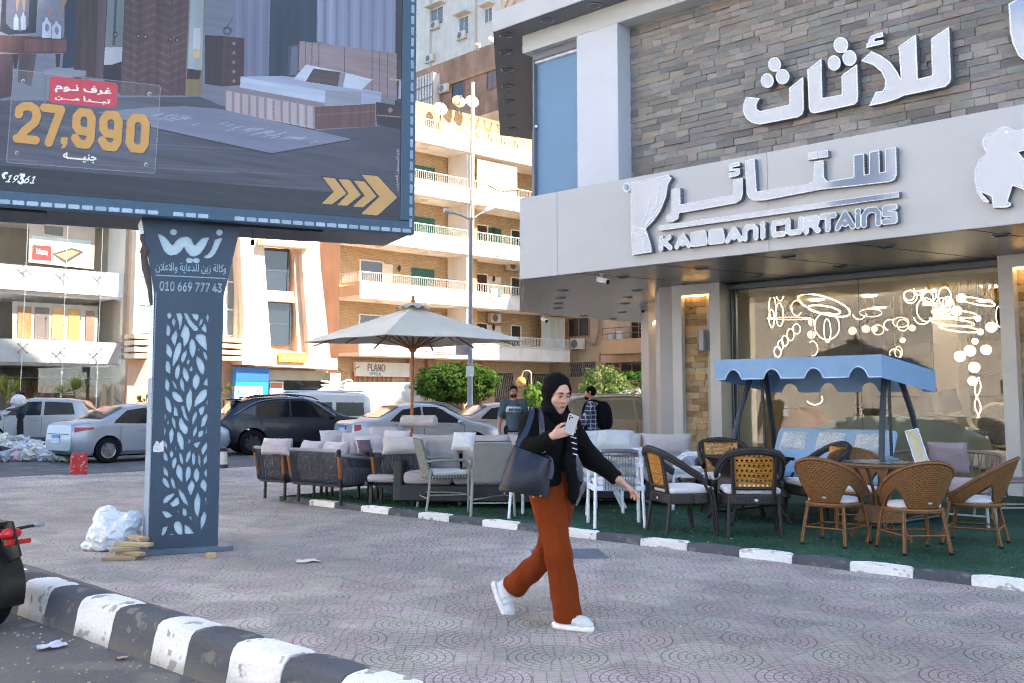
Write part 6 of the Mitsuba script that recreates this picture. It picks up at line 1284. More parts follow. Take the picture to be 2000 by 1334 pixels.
for k in range(5):
    zb = Z1 + FH * k; zt = zb + .74
    b = part(apt, 'balcony', cat([wbox(WA, sL, sR, zb, zt, -.12,0), wbox(WA, sL, sR, zb, zb + .16,-2.0,-.12)]), cream, 'facade', .32, False)
    part(b, 'coping', wbox(WA, sL - .03, sR + .02, zt + .002, zt + .13,-.16,.03), cream2, 'facade', .4, False)
    part(b, 'side', wbox(WA, sL, sL + .12, zb + .162, zt, -2.0,-.122), '#c9b294' if k < 4 else cream, 'facade', .2, False)
    for j, (a, e) in enumerate(bays):
        part(b, 'railing', rails(WA, sL if j == 0 else a, e, zt + .13,-.07,.55,-2.0 if j == 0 else None), rail_c if k != 2 else '#b9c7bb', 'satin', .1, False, kind='stuff')
    if k < 4: part(apt, 'pier', wbox(WA, smid - .22, smid + .22, zt + .14, zb + FH - .002,-1.9,-.14), cream, 'facade', .15, False)
    part(apt, 'ceiling_lamp', mv(lathe([(0,-.08),(.16,-.07),(.2,0),(0,0)],12), WA.p(WA.at(760,600)[0], zb - .002,-1.0)), '#d9c9a8', 'satin', .1,40)
    if k: part(apt, 'ceiling_lamp', mv(lathe([(0,-.08),(.16,-.07),(.2,0),(0,0)],12), WA.p(WA.at(850,600)[0], zb - .002,-1.0)), '#d9c9a8', 'satin', .1,40)
    if k == 4: continue
    zf = zb + .17; off = -1.99
    o1 = span(WA, 703,745,540, off); g1 = span(WA, 803,847,560, off); r1_ = span(WA, 927,950,590, off); r2_ = span(WA, 998,1015,590, off)
    window(apt, WA, *o1, zf, zf + 2.15, off, name='balcony_door', gc='#3a2a22', mull=0)
    part(apt, 'shutter', wbox(WA, o1[1] + .02, o1[1] + .75, zf, zf + 2.1, off + .01, off + .06), '#e2d2bd', 'satin', .1, False)
    part(apt, 'shutter', wbox(WA, *g1, zf, zf + 2.05, off + .01, off + .06), green, 'satin', .2, False, label='closed green shutter')
    part(apt, 'brick_return', wbox(WA, *span(WA, 876,913,560, off), zf, zb + FH - .003, off, off + .9), '#bd9d74', 'facade', .3, False)
    if k == 3:
        part(apt, 'glazed_screen', wbox(WA, *span(WA, 932,1010,340,-.2), zf + .62, zb + FH - .25,-.25,-.2), '#d9cdb9', 'satin', .1, False)
    else:
        window(apt, WA, *r1_, zf, zf + 2.1, off, name='balcony_door', gc='#3d2d25', mull=0)
        part(apt, 'shutter', wbox(WA, r1_[1] + .03, r1_[1] + 1.2, zf, zf + 2.05, off + .01, off + .05), '#e3d5c2' if k != 2 else green, 'satin', .1, False)
        window(apt, WA, *r2_, zf, zf + 2.1, off, name='balcony_door', gc='#33302c', mull=0)
    if k in (0,1):
        w0, w1 = span(WA, 1058,1100,640,-1.0)
        window(apt, WA, w0, w1, zf + .7, zb + FH - .2,-1.0 if k == 0 else off, gc='#b9bfb4' if k == 0 else '#4a4a44', fc='#d9c98f', mull=2)
    for px in (777,962):
        q = WA.p(WA.at(px, 560, off)[0], zf + 1.9, off + .12)
        part(apt, 'wall_lantern', mv(lathe([(0,-.2),(.06,-.12),(.1,.05),(.05,.16),(0,.24)],6), q), '#3a2f28', 'satin', .1, False)
# ground floor of the block: shop sign, grille, arches
zg1 = Z1 - .01
part(apt, 'shop_sign', wbox(WA, *span(WA, 695,800,720,-1.7), WA.at(720,735,-1.7)[1], WA.at(720,707,-1.7)[1],-1.95,-1.7), '#e2ddd4', 'facade', .08, False)
ss_ = f'{apt}__shop_sign'
sa, sb_ = span(WA, 718,752,720,-1.7)
part(ss_, 'lettering', xf(ext(fit(latin('PLANO'),[(sa, WA.at(735,725,-1.7)[1]),(sb_, WA.at(735,726,-1.7)[1]),(sb_, WA.at(735,711,-1.7)[1]),(sa, WA.at(735,710,-1.7)[1])]),.03), WA.m(-1.698)), '#8f8478', 'satin', .05, False)
sa, sb_ = span(WA, 722,746,720,-1.7)
part(ss_, 'lettering', xf(ext(fit(latin('OPTICAL'),[(sa, WA.at(735,733,-1.7)[1]),(sb_, WA.at(735,734,-1.7)[1]),(sb_, WA.at(735,727.5,-1.7)[1]),(sa, WA.at(735,727,-1.7)[1])]),.02), WA.m(-1.698)), '#7fa3a8', 'satin', .05, False)
part(apt, 'folding_grille', cat([bar(WA.p(s, 1.3,-1.9), WA.p(s + .12 * (-1) ** i, 2.9,-1.9),.07,.04) for i, s in enumerate(np.arange(*span(WA, 688,768,745,-1.9),.16))]), '#b0502a', 'satin', .2, False, kind='stuff')
for x0, x1, c in ((820,835, '#2b2522'),(850,905, '#3a302a'),(925,940, '#463a33')):
    part(apt, 'doorway', wbox(WA, *span(WA, x0, x1,760,-1.98),-.2,2.6,-1.985,-1.96), c, 'matte', .2, False)
part(apt, 'ground_floor_wall', cat([wbox(WA, *span(WA, a, b, 750,-1.7),-.3, Z1 - .002,-1.99,-1.7) for a, b in ((800,818),(836,849),(906,924),(941,966))]), '#b08a72', 'facade', .3, False)
for x0, x1 in ((965,1005),(1030,1080)):
    w0, w1 = span(WA, x0, x1,760,-1.8); k = window(apt, WA, w0, w1,1.1,3.0,-1.95, gc='#3b3732', fc='#b8aa92', mull=0)
    gb = []
    for s in np.arange(w0, w1,.16): gb.append(tube(curve([WA.p(s, 2.95,-1.82), WA.p(s + .05,2.2,-1.7), WA.p(s - .03,1.6,-1.55), WA.p(s, 1.15,-1.8)],7),.014,4))
    part(k, 'grille', cat(gb), '#cbbfa6', 'satin', .1, True, kind='stuff')
part(apt, 'trellis', cat([bar(WA.p(s, 3.1,-1.6), WA.p(s, 3.68,-1.6),.03,.03) for s in np.arange(*span(WA, 960,1112,720,-1.6),.2)]), '#cdbd9c', 'satin', .1, False, kind='stuff')
part(apt, 'drain_pipe', cat([tube([WA.p(smid, Z1 + FH * 5 + 1.2,.08), WA.p(smid, Z1 + FH * 2 + .5,.08)],.11,8)]), '#d8cdb4', 'satin', .1, True)
# roof terrace: parapet, trellis frame, dishes
zr5 = Z1 + FH * 4 + .87
part(apt, 'pergola', cat([bar(WA.p(s, zr5,-.3), WA.p(s + .6 * (-1) ** i, zr5 + 1.4,-.5),.07,.07) for i, s in enumerate(np.arange(*span(WA, 930,1030,270,0),.55))] + [bar(WA.p(WA.at(930,270)[0], zr5 + h, -.4), WA.p(WA.at(1030,270)[0], zr5 + h - .1,-.4),.06,.06) for h in (.5,1.0,1.45)]), '#a9855a', 'satin', .3, False, kind='stuff')
def dish(px, py, d, Y, lb, c='#d8cfc2'):
    q = PY(px, py, Y); k = thing('satellite_dish', lb, 'satellite dish', 'satellite dishes on the roofs')
    R = Mx(q, math.radians(20), rx=math.radians(72))
    part(k, 'dish', xf(lathe([(0,-.12 * d),(d * .3,-.07 * d),(d * .5,0),(d * .5,.01),(d * .3,-.055 * d),(0,-.105 * d)],24), R @ Mx(rx=math.pi)), c, 'satin', .25,50)
    part(k, 'feed_arm', cat([tube([R[:3,3] - [0,0, d * .45], R[:3,3] + R[:3, :3] @ [0,0,.55 * d]],.03,5), cyl(R[:3,3] + R[:3, :3] @ [0,0,.5 * d],.07,.12,8)]), '#8b8378', 'satin', .1)
    part(k, 'mast', tube([q - [0,-.1,.02], q - [0,-.15, d * .9]],.05,6), '#8b8378', 'satin', .1)
dish(860,212,.86,59, 'pale satellite dish on the roof railing, leftmost of the three large ones', '#dccfbe')
dish(896,198,.84,60, 'rust stained satellite dish between the two pale ones', '#c9a070')
dish(922,198,.86,60.5, 'pale satellite dish on top of the drain pipe, rightmost of the three large ones')
dish(934,88,.5,82, 'small brownish satellite dish on the roof of the brown building', '#a58f78')
dish(960,76,.5,82, 'small pale satellite dish beside the carved shop roof', '#c9bda8')
# brown building behind, its shaded flank towards the viewer
BD = np.array([0.686,-0.727])
WB2 = Wall(PY(822,200,92)[:2], BD)
brn = thing('brown_building', 'dusty brown building with few windows rising behind the roof terrace', 'building')
zt0, zt1 = WB2.at(824,133)[1], WB2.at(970,86)[1]
bs1 = WB2.at(1060,200)[0]
part(brn, 'wall', wbox(WB2,-3, bs1,0,(zt0 + zt1) / 2,-14,0), '#a08069', 'facade', .5, False)
part(brn, 'cornice', wbox(WB2,-3, bs1,(zt0 + zt1) / 2 - 2.4,(zt0 + zt1) / 2 - 2.1,0,.15), '#a98768', 'facade', .4, False)
for (x0, y0, x1, y1, c) in ((884,160,906,192, '#2e2a28'),(953,140,970,170, '#6b5646'),(952,222,974,240, '#5b4838'),(1000,150,1020,180, '#4a3d34')):
    a, z1_ = WB2.at(x0, y0); b, z0_ = WB2.at(x1, y1); window(brn, WB2, a, b, z0_, z1_, .0, gc=c, fc='#7a5e4a')
a, z1_ = WB2.at(821,158); b, z0_ = WB2.at(858,218)
k = part(brn, 'glazed_balcony', wbox(WB2, a, b, z0_, z1_, 0,.8), '#d5d3cd', 'satin', .1, False)
part(k, 'bars', cat([wbox(WB2, s, s + .08, z0_, z1_, .8,.86) for s in np.linspace(a, b, 8)] + [wbox(WB2, a, b, z, z + .08,.861,.9) for z in np.linspace(z0_, z1_, 4)]), '#8a7a6a', 'satin', .1, False, kind='stuff')
def aircon(px, py, W, off, lb, w=.85):
    s, z = W.at(px, py, off); k = thing('air_conditioner', lb, 'air conditioner', 'air conditioning units on the walls'); M = W.m(off)
    part(k, 'casing', xf(cbox(s - w / 2, s + w / 2, z - w * .34, z + w * .34,.1,.45,.02), M), '#cdc6b6', 'satin', .15, False)
    part(k, 'fan_grille', xf(mv(lathe([(0,0),(w * .26,0),(w * .28,.012),(w * .26,.02),(w * .1,.012),(0,.012)],20),(s - w * .14, z, .452)), M), '#6e6a62', 'satin', .1,40)
    part(k, 'bracket', xf(cat([box(s - w / 2, s - w / 2 + .05, z - w * .4, z - w * .345,.0,.48), box(s + w / 2 - .05, s + w / 2, z - w * .4, z - w * .345,.0,.48)]), M), '#8d8880', 'satin', .1, False)
aircon(872,174, WB2,0, 'air conditioner on the brown building beside the glazed balcony', 1.1)
# tall white building furthest back
WW = Wall(PY(822,100,118)[:2], BD)
wht = thing('white_building', 'tall white building with small windows and air conditioners, furthest back', 'building')
part(wht, 'wall', wbox(WW, -6, WW.at(1080,100)[0],0,62,-20,0), '#d6d0c2', 'facade', .2, False)
for x0, y0, x1, y1 in ((843,22,866,44),(898,38,916,64),(840,-60,866,-30),(900,-40,918,-12),(948,20,962,40)):
    a, z1_ = WW.at(x0, y0); b, z0_ = WW.at(x1, y1); k = window(wht, WW, a, b, z0_, z1_, 0, gc='#6d6f6c'); part(k, 'awning', wbox(WW, a - .4, b + .4, z1_ + .3, z1_ + .45,0,.9), '#cfc8ba', 'facade', .1, False)
aircon(853,50, WW, 0, 'air conditioner on the white building under its upper left window', 1.3)
aircon(843,115, WW, 0, 'air conditioner low on the white building above the brown roof', 1.3)
aircon(905,70, WW, 0, 'air conditioner on the white building under its right hand window', 1.3)
part(wht, 'pipe', cat([tube([WW.p(WW.at(842,60)[0], z, .15) for z in (2,60)],.1,6), tube([WW.p(WW.at(930,60)[0], z, .15) for z in (2,60)],.1,6)]), '#bdb5a5', 'satin', .1)

# ---------------------------------------------------------------- peach building with flared pilasters
WJ = Wall(PY(560,700,47)[:2], AD)
jot = thing('peach_building', 'peach plastered building with sweeping flared pilasters and dark windows above a paint shop', 'building')
def jx(px, py, off=0.0): return WJ.at(px, py, off)
peach, peach2 = '#d9bda2', '#decab2'
zj0, zj1 = jx(560,722)[1],17.0
s_l, s_r = jx(437,600)[0], jx(648,600)[0]
part(jot, 'wall', wbox(WJ, jx(262,600)[0] + .2, s_r - .3,0, zj1,-12,-.9), '#cda88c', 'facade', .2, False)
def pil(p): return Polygon([jx(x, y) for x, y in p])
for pts, o in (([(448,380),(476,460),(486,560),(497,640),(502,712),(470,712),(478,640),(474,560),(470,470)],0),([(590,440),(624,440),(627,520),(636,600),(648,712),(606,700),(598,600),(592,520)],0),([(470,400),(507,400),(520,480),(527,590),(534,680),(612,690),(640,720),(502,716),(494,640),(486,560)],-.15)):
    part(jot, 'pilaster', xf(ext(pil(pts).buffer(0),.85 + o, 0), WJ.m(-.9)), peach2, 'facade', .15, False)
part(jot, 'pilaster', xf(ext(pil([(582,470),(594,470),(606,700),(590,690)]).buffer(0),.5), WJ.m(-.9)), peach, 'facade', .15, False)
for pts in ([(521,483),(577,487),(574,567),(524,563)],[(525,588),(581,591),(579,672),(532,669)]):
    k = part(jot, 'window', xf(ext(pil(pts),.05), WJ.m(-.72)), '#27333b', 'carglass', .1, False); part(k, 'frame', xf(ext(pil(pts).buffer(.08).difference(pil(pts)),.09), WJ.m(-.72)), '#3b4247', 'satin', .1, False)
    y = (pts[0][1] + pts[2][1]) / 2; part(k, 'sash', xf(ext(pil([(pts[0][0], y),(pts[1][0], y + 1),(pts[1][0], y + 3),(pts[0][0], y + 2)]),.08), WJ.m(-.72)), '#49525a', 'satin', .1, False)
part(jot, 'spandrel', xf(ext(pil([(522,565),(580,569),(582,590),(524,586)]),.6), WJ.m(-.9)), peach2, 'facade', .12, False)
part(jot, 'balcony_ledge', xf(ext(pil([(508,465),(600,470),(600,486),(508,478)]),.75), WJ.m(-.5)), '#e6d3ba', 'facade', .1, False)
part(jot, 'base_band', xf(ext(pil([(470,690),(655,700),(656,722),(470,712)]),.9), WJ.m(-.75)), peach2, 'facade', .15, False)
for (x0, x1) in ((262,306),(430,474)):
    for i, y in enumerate((660,672,684,696)):
        a, b = span(WJ, x0, x1, y, .1); part(jot, 'ledge', wbox(WJ, a, b, jx(450, y + 8)[1], jx(450, y)[1],-.9,.1 + .06 * (i % 2)), '#e3cfb3', 'facade', .12, False)
    a, b = span(WJ, x0 + (12 if x0 < 300 else 0), x1 - (8 if x0 > 300 else 0),560,-.6)
    for yy0, yy1 in ((500,545),(548,600),(603,652)):
        window(jot, WJ, a, b, jx(450, yy1)[1], jx(450, yy0)[1],-.85, gc='#76878f', fc='#cfd3d2')
    part(jot, 'wall_strip', wbox(WJ, *span(WJ, x0, x0 + 11,560,-.5), jx(450,660)[1], zj1,-.9,-.45), '#dfcdb0', 'facade', .12, False)
part(jot, 'wall_strip', wbox(WJ, *span(WJ, 464,476,560,-.5), jx(450,660)[1], zj1,-.9,-.45), '#dfcdb0', 'facade', .12, False)
# paint shop below
k = thing('paint_shop_sign', 'small yellow light box sign of the paint shop on the peach wall', 'sign')
a, z1_ = jx(546,688,.3); b, z0_ = jx(599,708,.3)
part(k, 'box', wbox(WJ, a, b, z0_, z1_, .14,.3), '#e0ad3c', 'satin', .06, False); part(k, 'lettering', xf(ext(fit(latin('JOTUN', False),[(a + (b - a) * .3, z0_ + .12),(b - .08, z0_ + .12),(b - .08, z1_ - .12),(a + (b - a) * .3, z1_ - .12)]),.02), WJ.m(.301)), '#b9b8ac', 'satin', 0, False)
part(k, 'emblem', xf(ext(unary_union([LineString([(a + .15, z0_ + .14),(a + .2, z1_ - .2),(a + .33, z0_ + .14)]).buffer(.03), Point(a + .22, z1_ - .16).buffer(.05)]),.02), WJ.m(.301)), '#b9b8ac', 'satin', 0, False)
k = thing('paint_shop_board', 'blue and white board of the paint shop at street level', 'sign')
a, z1_ = jx(461,717,-.2); b, z0_ = jx(523,800,-.2)
part(k, 'board', wbox(WJ, a, b, 0, z1_, -.5,-.2), '#1f86cf', 'satin', .08, False); part(k, 'top_panel', wbox(WJ, a, b, jx(490,745,-.2)[1], z1_, -.199,-.18), '#2363a8', 'satin', .1, False)
wa, wz1 = jx(459,754,-.15); wb, wz0 = jx(512,778,-.15)
part(k, 'white_panel', wbox(WJ, wa, wb, wz0, wz1,-.178,-.15), '#dfe6ea', 'satin', .04, False)
part(k, 'lettering', xf(ext(fit(latin('JOTUN', False),[(wa + (wb - wa) * .25, wz0 + .15),(wb - .1, wz0 + .15),(wb - .1, wz1 - .15),(wa + (wb - wa) * .25, wz1 - .15)]),.015), WJ.m(-.149)), '#3d8cbc', 'satin', 0, False)
part(k, 'emblem', xf(ext(unary_union([LineString([(wa + .1, wz0 + .17),(wa + .17, wz1 - .25),(wa + .3, wz0 + .17)]).buffer(.025), Point(wa + .19, wz1 - .2).buffer(.045)]),.015), WJ.m(-.149)), '#3d8cbc', 'satin', 0, False)
part(jot, 'shop_front', wbox(WJ, *span(WJ, 524,640,760,-.8),0, jx(560,742)[1],-.9,-.8), '#22262a', 'carglass', .1, False)
part(jot, 'shop_panel', wbox(WJ, *span(WJ, 524,640,730,-.7), jx(560,742)[1], zj0,-.9,-.7), '#b6ad98', 'facade', .2, False)
part(jot, 'poster', wbox(WJ, *span(WJ, 527,553,760,-.75),.6, jx(540,745)[1],-.8,-.74), '#dcd4cb', 'satin', .1, False); part(f'{jot}__poster', 'print', wbox(WJ, *span(WJ, 528,551,760,-.75), jx(540,758)[1], jx(540,747)[1],-.739,-.735), '#c56a3f', 'satin', .1, False)
part(jot, 'pier', wbox(WJ, *span(WJ, 640,660,760,-.5),0, zj0 - .1,-.9,-.3), '#d5cdbb', 'facade', .2, False)
# cables and pipes between the two houses
part(jot, 'pipes', cat([tube(curve([WJ.p(s_r - .6, zj0 - .5 - .2 * i, .1), WJ.p(s_r + .4, zj0 - .6 - .15 * i, .1), WJ.p(s_r + 1.4, zj0 - .55 - .2 * i, -.2), WJ.p(s_r + 1.5,.2,-.2)],16),.05,6) for i in range(3)]), '#cfc3ac', 'satin', .1, True)

# ---------------------------------------------------------------- showroom with a glass front at the far left
WGl = Wall(PY(255,700,43)[:2], AD)
gla = thing('glass_showroom', 'glass fronted showroom with white slab edges and displays behind the panes', 'building')
def gx(px, py, off=0.0): return WGl.at(px, py, off)
gs0 = gx(-150,600)[0]
zs_ = [gx(200,569)[1], gx(200,716)[1]]  # undersides of the slabs
zsl = [(gx(200,716)[1], gx(200,668)[1]),(gx(200,582)[1], gx(200,530)[1])]
part(gla, 'back_wall', wbox(WGl, gs0,-.3,0,16,-5.2,-5.0), '#a39a8c', 'facade', .25, False)
part(gla, 'side_wall', wbox(WGl, -.3,0.0,0,16,-10,-.2), '#b7aa98', 'facade', .2, False)
for i, (a, b) in enumerate(zsl + [(zsl[1][0] + 3.3, zsl[1][1] + 3.3)]):
    k = part(gla, 'slab', cat([wbox(WGl, gs0,-.31, a + .12, b, -5,-.22)]), '#bdbdb8', 'facade', .08, False)
    part(k, 'step', wbox(WGl, gs0,-.5, a + .06, a + .118,-4.9,-.35), '#c9c9c5', 'satin', .05, False); part(k, 'step', wbox(WGl, gs0,-.7, a, a + .058,-4.8,-.5), '#cfcfcb', 'satin', .05, False)
for a, b in ((0, zsl[0][0]),(zsl[0][1], zsl[1][0]),(zsl[1][1], zsl[1][1] + 3.0)):
    part(gla, 'pane', (np.array([WGl.p(gs0, a, 0), WGl.p(-.05, a, 0), WGl.p(-.05, b, 0), WGl.p(gs0, b, 0)]), np.array([[0,1,2],[0,2,3]])), '#ffffff', 'glass', 0, False)
for a, b in zsl:
    part(gla, 'pane', (np.array([WGl.p(gs0, a, 0), WGl.p(-.05, a, 0), WGl.p(-.05, b, 0), WGl.p(gs0, b, 0)]), np.array([[0,1,2],[0,2,3]])), '#ffffff', 'glass', 0, False)
part(gla, 'corner_post', wbox(WGl, -.05,.22,0,16,-.3,.06), '#5e6062', 'satin', .1, False)
part(gla, 'corner_panel', wbox(WGl, .23,.62, gx(260,702)[1], gx(260,655)[1],-.3,.2), '#77736d', 'satin', .15, False)
part(gla, 'gate_post', cat([wbox(WGl, .25,.95,0, gx(265,712)[1],-.4,.1), wbox(WGl, 1.9,2.2,0, gx(265,712)[1],-.4,.0)]), '#e3dcd0', 'facade', .1, False)
part(gla, 'gate', cat([wbox(WGl, s, s + .05,0.2,1.9,-.2,-.15) for s in np.arange(1.0,1.9,.17)] + [wbox(WGl, .95,1.9, z, z + .06,-.149,-.12) for z in (.3,1.2,1.8)]), '#4a4a46', 'satin', .1, False, kind='stuff')
for px in (49,128,197):
    s = gx(px, 600)[0]
    part(gla, 'cable_rod', cat([tube([WGl.p(s, 0,-.12), WGl.p(s, 14,-.12)],.012,5)] + [ball(WGl.p(s, gx(px, y)[1],-.12),.045,7) for y in (575,635,728,775)]), '#c9cbc9', 'metal', .1)
for px, py in ((51,526),(125,535),(197,540),(45,680),(118,688),(190,690)):
    s, z = gx(px, py); part(gla, 'spider_fitting', cat([bar(WGl.p(s - .17, z - .17,-.06), WGl.p(s + .17, z + .17,-.06),.025), bar(WGl.p(s - .17, z + .17,-.055), WGl.p(s + .17, z - .17,-.055),.025)] + [ball(WGl.p(s + dx, z + dz, -.03),.035,6) for dx in (-.17,.17) for dz in (-.17,.17)]), '#9a9c9c', 'metal', .1, False)
def gq(pts, off): return Polygon([gx(x, y, off) for x, y in pts])
pq = gq([(58,432),(186,445),(183,526),(56,512)],-1.2)
k = part(gla, 'poster', xf(ext(pq, .06), WGl.m(-1.26)), '#b9b2a4', 'satin', .08, False, label='large poster of a kitchen drawer with a red square')
part(k, 'print', xf(cat([flat(gq(q, -1.2),.002 * (i + 1)) for i, q in enumerate(([(62,460),(178,470),(176,520),(60,505)],))]), WGl.m(-1.2)), '#c9d2d0', 'satin', .1, False)
for q, c in (([(100,496),(140,484),(165,492),(128,515)], '#5a4d44'),([(108,497),(140,488),(155,493),(128,508)], '#a98f6c'),([(100,498),(128,516),(127,522),(104,508)], '#8fa2ab'),([(86,440),(124,444),(123,462),(87,457)], '#6d6a66'),([(63,478),(100,481),(100,510),(62,507)], '#d63a3c')):
    part(k, 'print', xf(flat(gq(q, -1.2),.006 + .002 * (c == '#a98f6c')), WGl.m(-1.2)), c, 'satin', .1, False)
t0, t1 = gx(70,496,-1.2), gx(93,488,-1.2); part(k, 'lettering', xf(flat(fit(latin('blum'),[(t0[0], t0[1]),(t1[0], t0[1] - .02),(t1[0], t1[1]),(t0[0], t1[1] + .02)]),.009), WGl.m(-1.2)), '#f2eeee', 'satin', 0, False)
k = part(gla, 'sample_rack', xf(ext(gq([(25,588),(192,598),(190,668),(25,664)],-1.0),.06), WGl.m(-1.1)), '#b3ada0', 'satin', .1, False)
for q, c in (([(36,598),(62,599),(60,660),(34,659)], '#a87f58'),([(69,600),(97,601),(96,662),(67,661)], '#77706b'),([(103,600),(127,601),(126,663),(101,662)], '#c9a06f'),([(134,604),(156,605),(154,664),(133,663)], '#c79a62'),([(168,606),(185,607),(184,666),(167,665)], '#8a7765')):
    part(k, 'wood_sample', xf(ext(gq(q, -1.0),.03), WGl.m(-1.03)), c, 'rough', .5, False)
part(gla, 'display_wall', cat([wbox(WGl, *span(WGl, 60,250,750,-3),0,2.0,-3.2,-3.0)]), '#8a5a30', 'facade', .4, False);
for px in (60,88,118): a, b = span(WGl, px - 10, px + 10,750,-2.9); part(gla, 'display_house', xf(ext(Polygon([(a, 0.2),(b, 0.2),(b, 1.6),((a + b) / 2,2.2),(a, 1.6)]),.06), WGl.m(-2.95)), '#4a3527' if px != 88 else '#6d4526', 'facade', .3, False)
part(gla, 'ceiling_panel', wbox(WGl, gs0,-.4, zsl[0][0] - .5, zsl[0][0] - .45,-4.9,-1.0), '#3c3a37', 'satin', .1, False)
for px, py in ((40,565),(95,562),(150,566),(182,573),(94,760)):
    q = WGl.p(gx(px, py, -1.5)[0], zsl[1][0] - .02,-1.5 - rng.random() * 2); part(gla, 'ceiling_spot', cyl(q - [0,0,.06],.09,.05,10), '#e8e4da', 'satin', 0,40)

# ---------------------------------------------------------------- beige building past the side street
WE = Wall(PY(1113,700,66)[:2], BD)
bei = thing('beige_building', 'shaded beige building with railed balcony and barred window past the side street', 'building')
def ex(px, py, off=0.0): return WE.at(px, py, off)
part(bei, 'wall', wbox(WE, -12,16,0,22,-12,0), '#b39c7f', 'facade', .35, False)
def ewin(x0, y0, x1, y1, **k):
    a, z1_ = ex(x0, y0); b, z0_ = ex(x1, y1); return window(bei, WE, a, b, z0_, z1_, 0.0, **k)
ewin(1112,624,1151,655, gc='#3b2f2a', fc='#8d745a')
k = ewin(1115,708,1164,736, gc='#3a3632', fc='#b8a68a', mull=1)
a, z1_ = ex(1115,708); b, z0_ = ex(1164,736)
part(k, 'grille', cat([bar(WE.p(a + i * .18, z0_, .12), WE.p(a + i * .18 + .3, z1_, .12),.03) for i in range(int((b - a) / .18))] + [bar(WE.p(a + i * .18 + .3, z0_, .14), WE.p(a + i * .18, z1_, .14),.03) for i in range(int((b - a) / .18))]), '#7d7468', 'satin', .1, False, kind='stuff')
a, z1_ = ex(1174,664,1.6); z0_ = ex(1174,692,1.6)[1]; b = ex(1300,664,1.6)[0]
k = part(bei, 'balcony', cat([wbox(WE, a, b, z0_, z1_, 1.45,1.6), wbox(WE, a, a + .15, z0_, z1_, .0,1.449), wbox(WE, a + .151, b, z0_, z0_ + .16,0,1.449)]), '#ab9070', 'facade', .25, False)
part(k, 'railing', cat([bar(WE.p(a, z1_ + h, 1.5), WE.p(b, z1_ + h, 1.5),.04) for h in (.35,.7)] + [bar(WE.p(s, z1_, 1.5), WE.p(s, z1_ + .7,1.5),.035) for s in np.arange(a, b, 1.1)]), '#5d544a', 'satin', .1, False)
bw_ = ex(1240,650,.3)
for (x0, x1, zz) in ((1181,1193,.0),(1195,1207,.15)):
    a2, b2 = span(WE, x0, x1,650,1.2); part(bei, 'water_tank', cat([mv(cyl((0,0,0),(b2 - a2) / 2,1.1 + zz, 14), WE.p((a2 + b2) / 2, z0_ + .17,.8))]), '#b9b8b4', 'satin', .2,40)
ewin(1235,625,1262,660, gc='#2b2422', fc='#7d6650'); ewin(1185,694,1212,730, gc='#4d382e', fc='#a08262'); ewin(1215,708,1256,738, gc='#2d2724', fc='#7d6650')
part(bei, 'brick_pier', wbox(WE, *span(WE, 1256,1266,720,.3),0, ex(1256,694)[1],0,.4), '#8f4a2e', 'rough', .3, False)
part(bei, 'band', wbox(WE, *span(WE, 1174,1300,700,.2), ex(1230,707)[1], ex(1230,693)[1],0,.25), '#c3ac8d', 'facade', .2, False)
part(bei, 'pipe', cat([tube([WE.p(ex(1174,690)[0],0,.1), WE.p(ex(1174,690)[0], ex(1174,690)[1],.1), WE.p(ex(1220,684)[0], ex(1220,684)[1],.1)],.05,6), tube(curve([WE.p(*ex(1150,668),.2), WE.p(*ex(1168,672),.3), WE.p(*ex(1176,640),.3), WE.p(*ex(1176,610),.3)],14),.07,6)]), '#8a7357', 'satin', .2)
aircon(1134,672, WE, 0, 'air conditioner on the beige building under the dark upper window', 1.0)
# a white block across the wider road, behind the viewer: it lights the shade and shows in the display window
WO = Wall((-27,2),(0.25,0.97), True)
opp = thing('opposite_block', 'white apartment block across the road, seen only as a reflection in the display window', 'building')
part(opp, 'wall', xf(box(-34,16,-.3,16,-9,0), WO.m() @ np.diag([1,1,-1,1])), '#e2ddd2', 'facade', .1, False)
for i in range(36): s, z = -30 + 3.6 * (i % 12),4.6 + 3.6 * (i // 12); part(opp, 'window', xf(box(s, s + 1.9, z - .2, z + 1.7,.001,.05), WO.m()), '#1d1d1d', 'carglass', .2, False)
for px, py, o in ((960,622,-1.9),(835,632,-1.9),(995,520,-1.9)): aircon(px, py, WA, o, {960: 'air conditioner on the lowest balcony of the apartment block, right of the lamp post', 835: 'air conditioner on the lowest balcony behind the parasol', 995: 'air conditioner on the second balcony beside the shop fascia'}[px])
for i, (x0, y0, x1, y1) in enumerate(((925,340,1012,372),(928,470,1010,500),(700,640,915,690),(640,700,700,716))): a, b = WA.p(*WA.at(x0, y0),.1), WA.p(*WA.at(x1, y1),.1); part(apt, 'cable', tube(curve([a, a * .5 + b * .5 - [0,0,.5], b],14),.022,5), '#3b3733', 'matte', 0, True)
for i, px in enumerate((760,772,786,965,976)): s_, z_ = WA.at(px, 430 if i < 3 else 568,.02); part(apt, 'laundry', xf(grid(6,6, lambda u, v: ((u - .5) * .55,-v * (.5 + .25 * (i % 2)),.04 * np.sin(u * 9 + i))), WA.m(.06) @ Mx((s_, z_ + .15,0))),('#c9c4bb', '#8c9bb0', '#b98f84', '#d5d2cb', '#6f7d74')[i], 'cloth', .2, True)
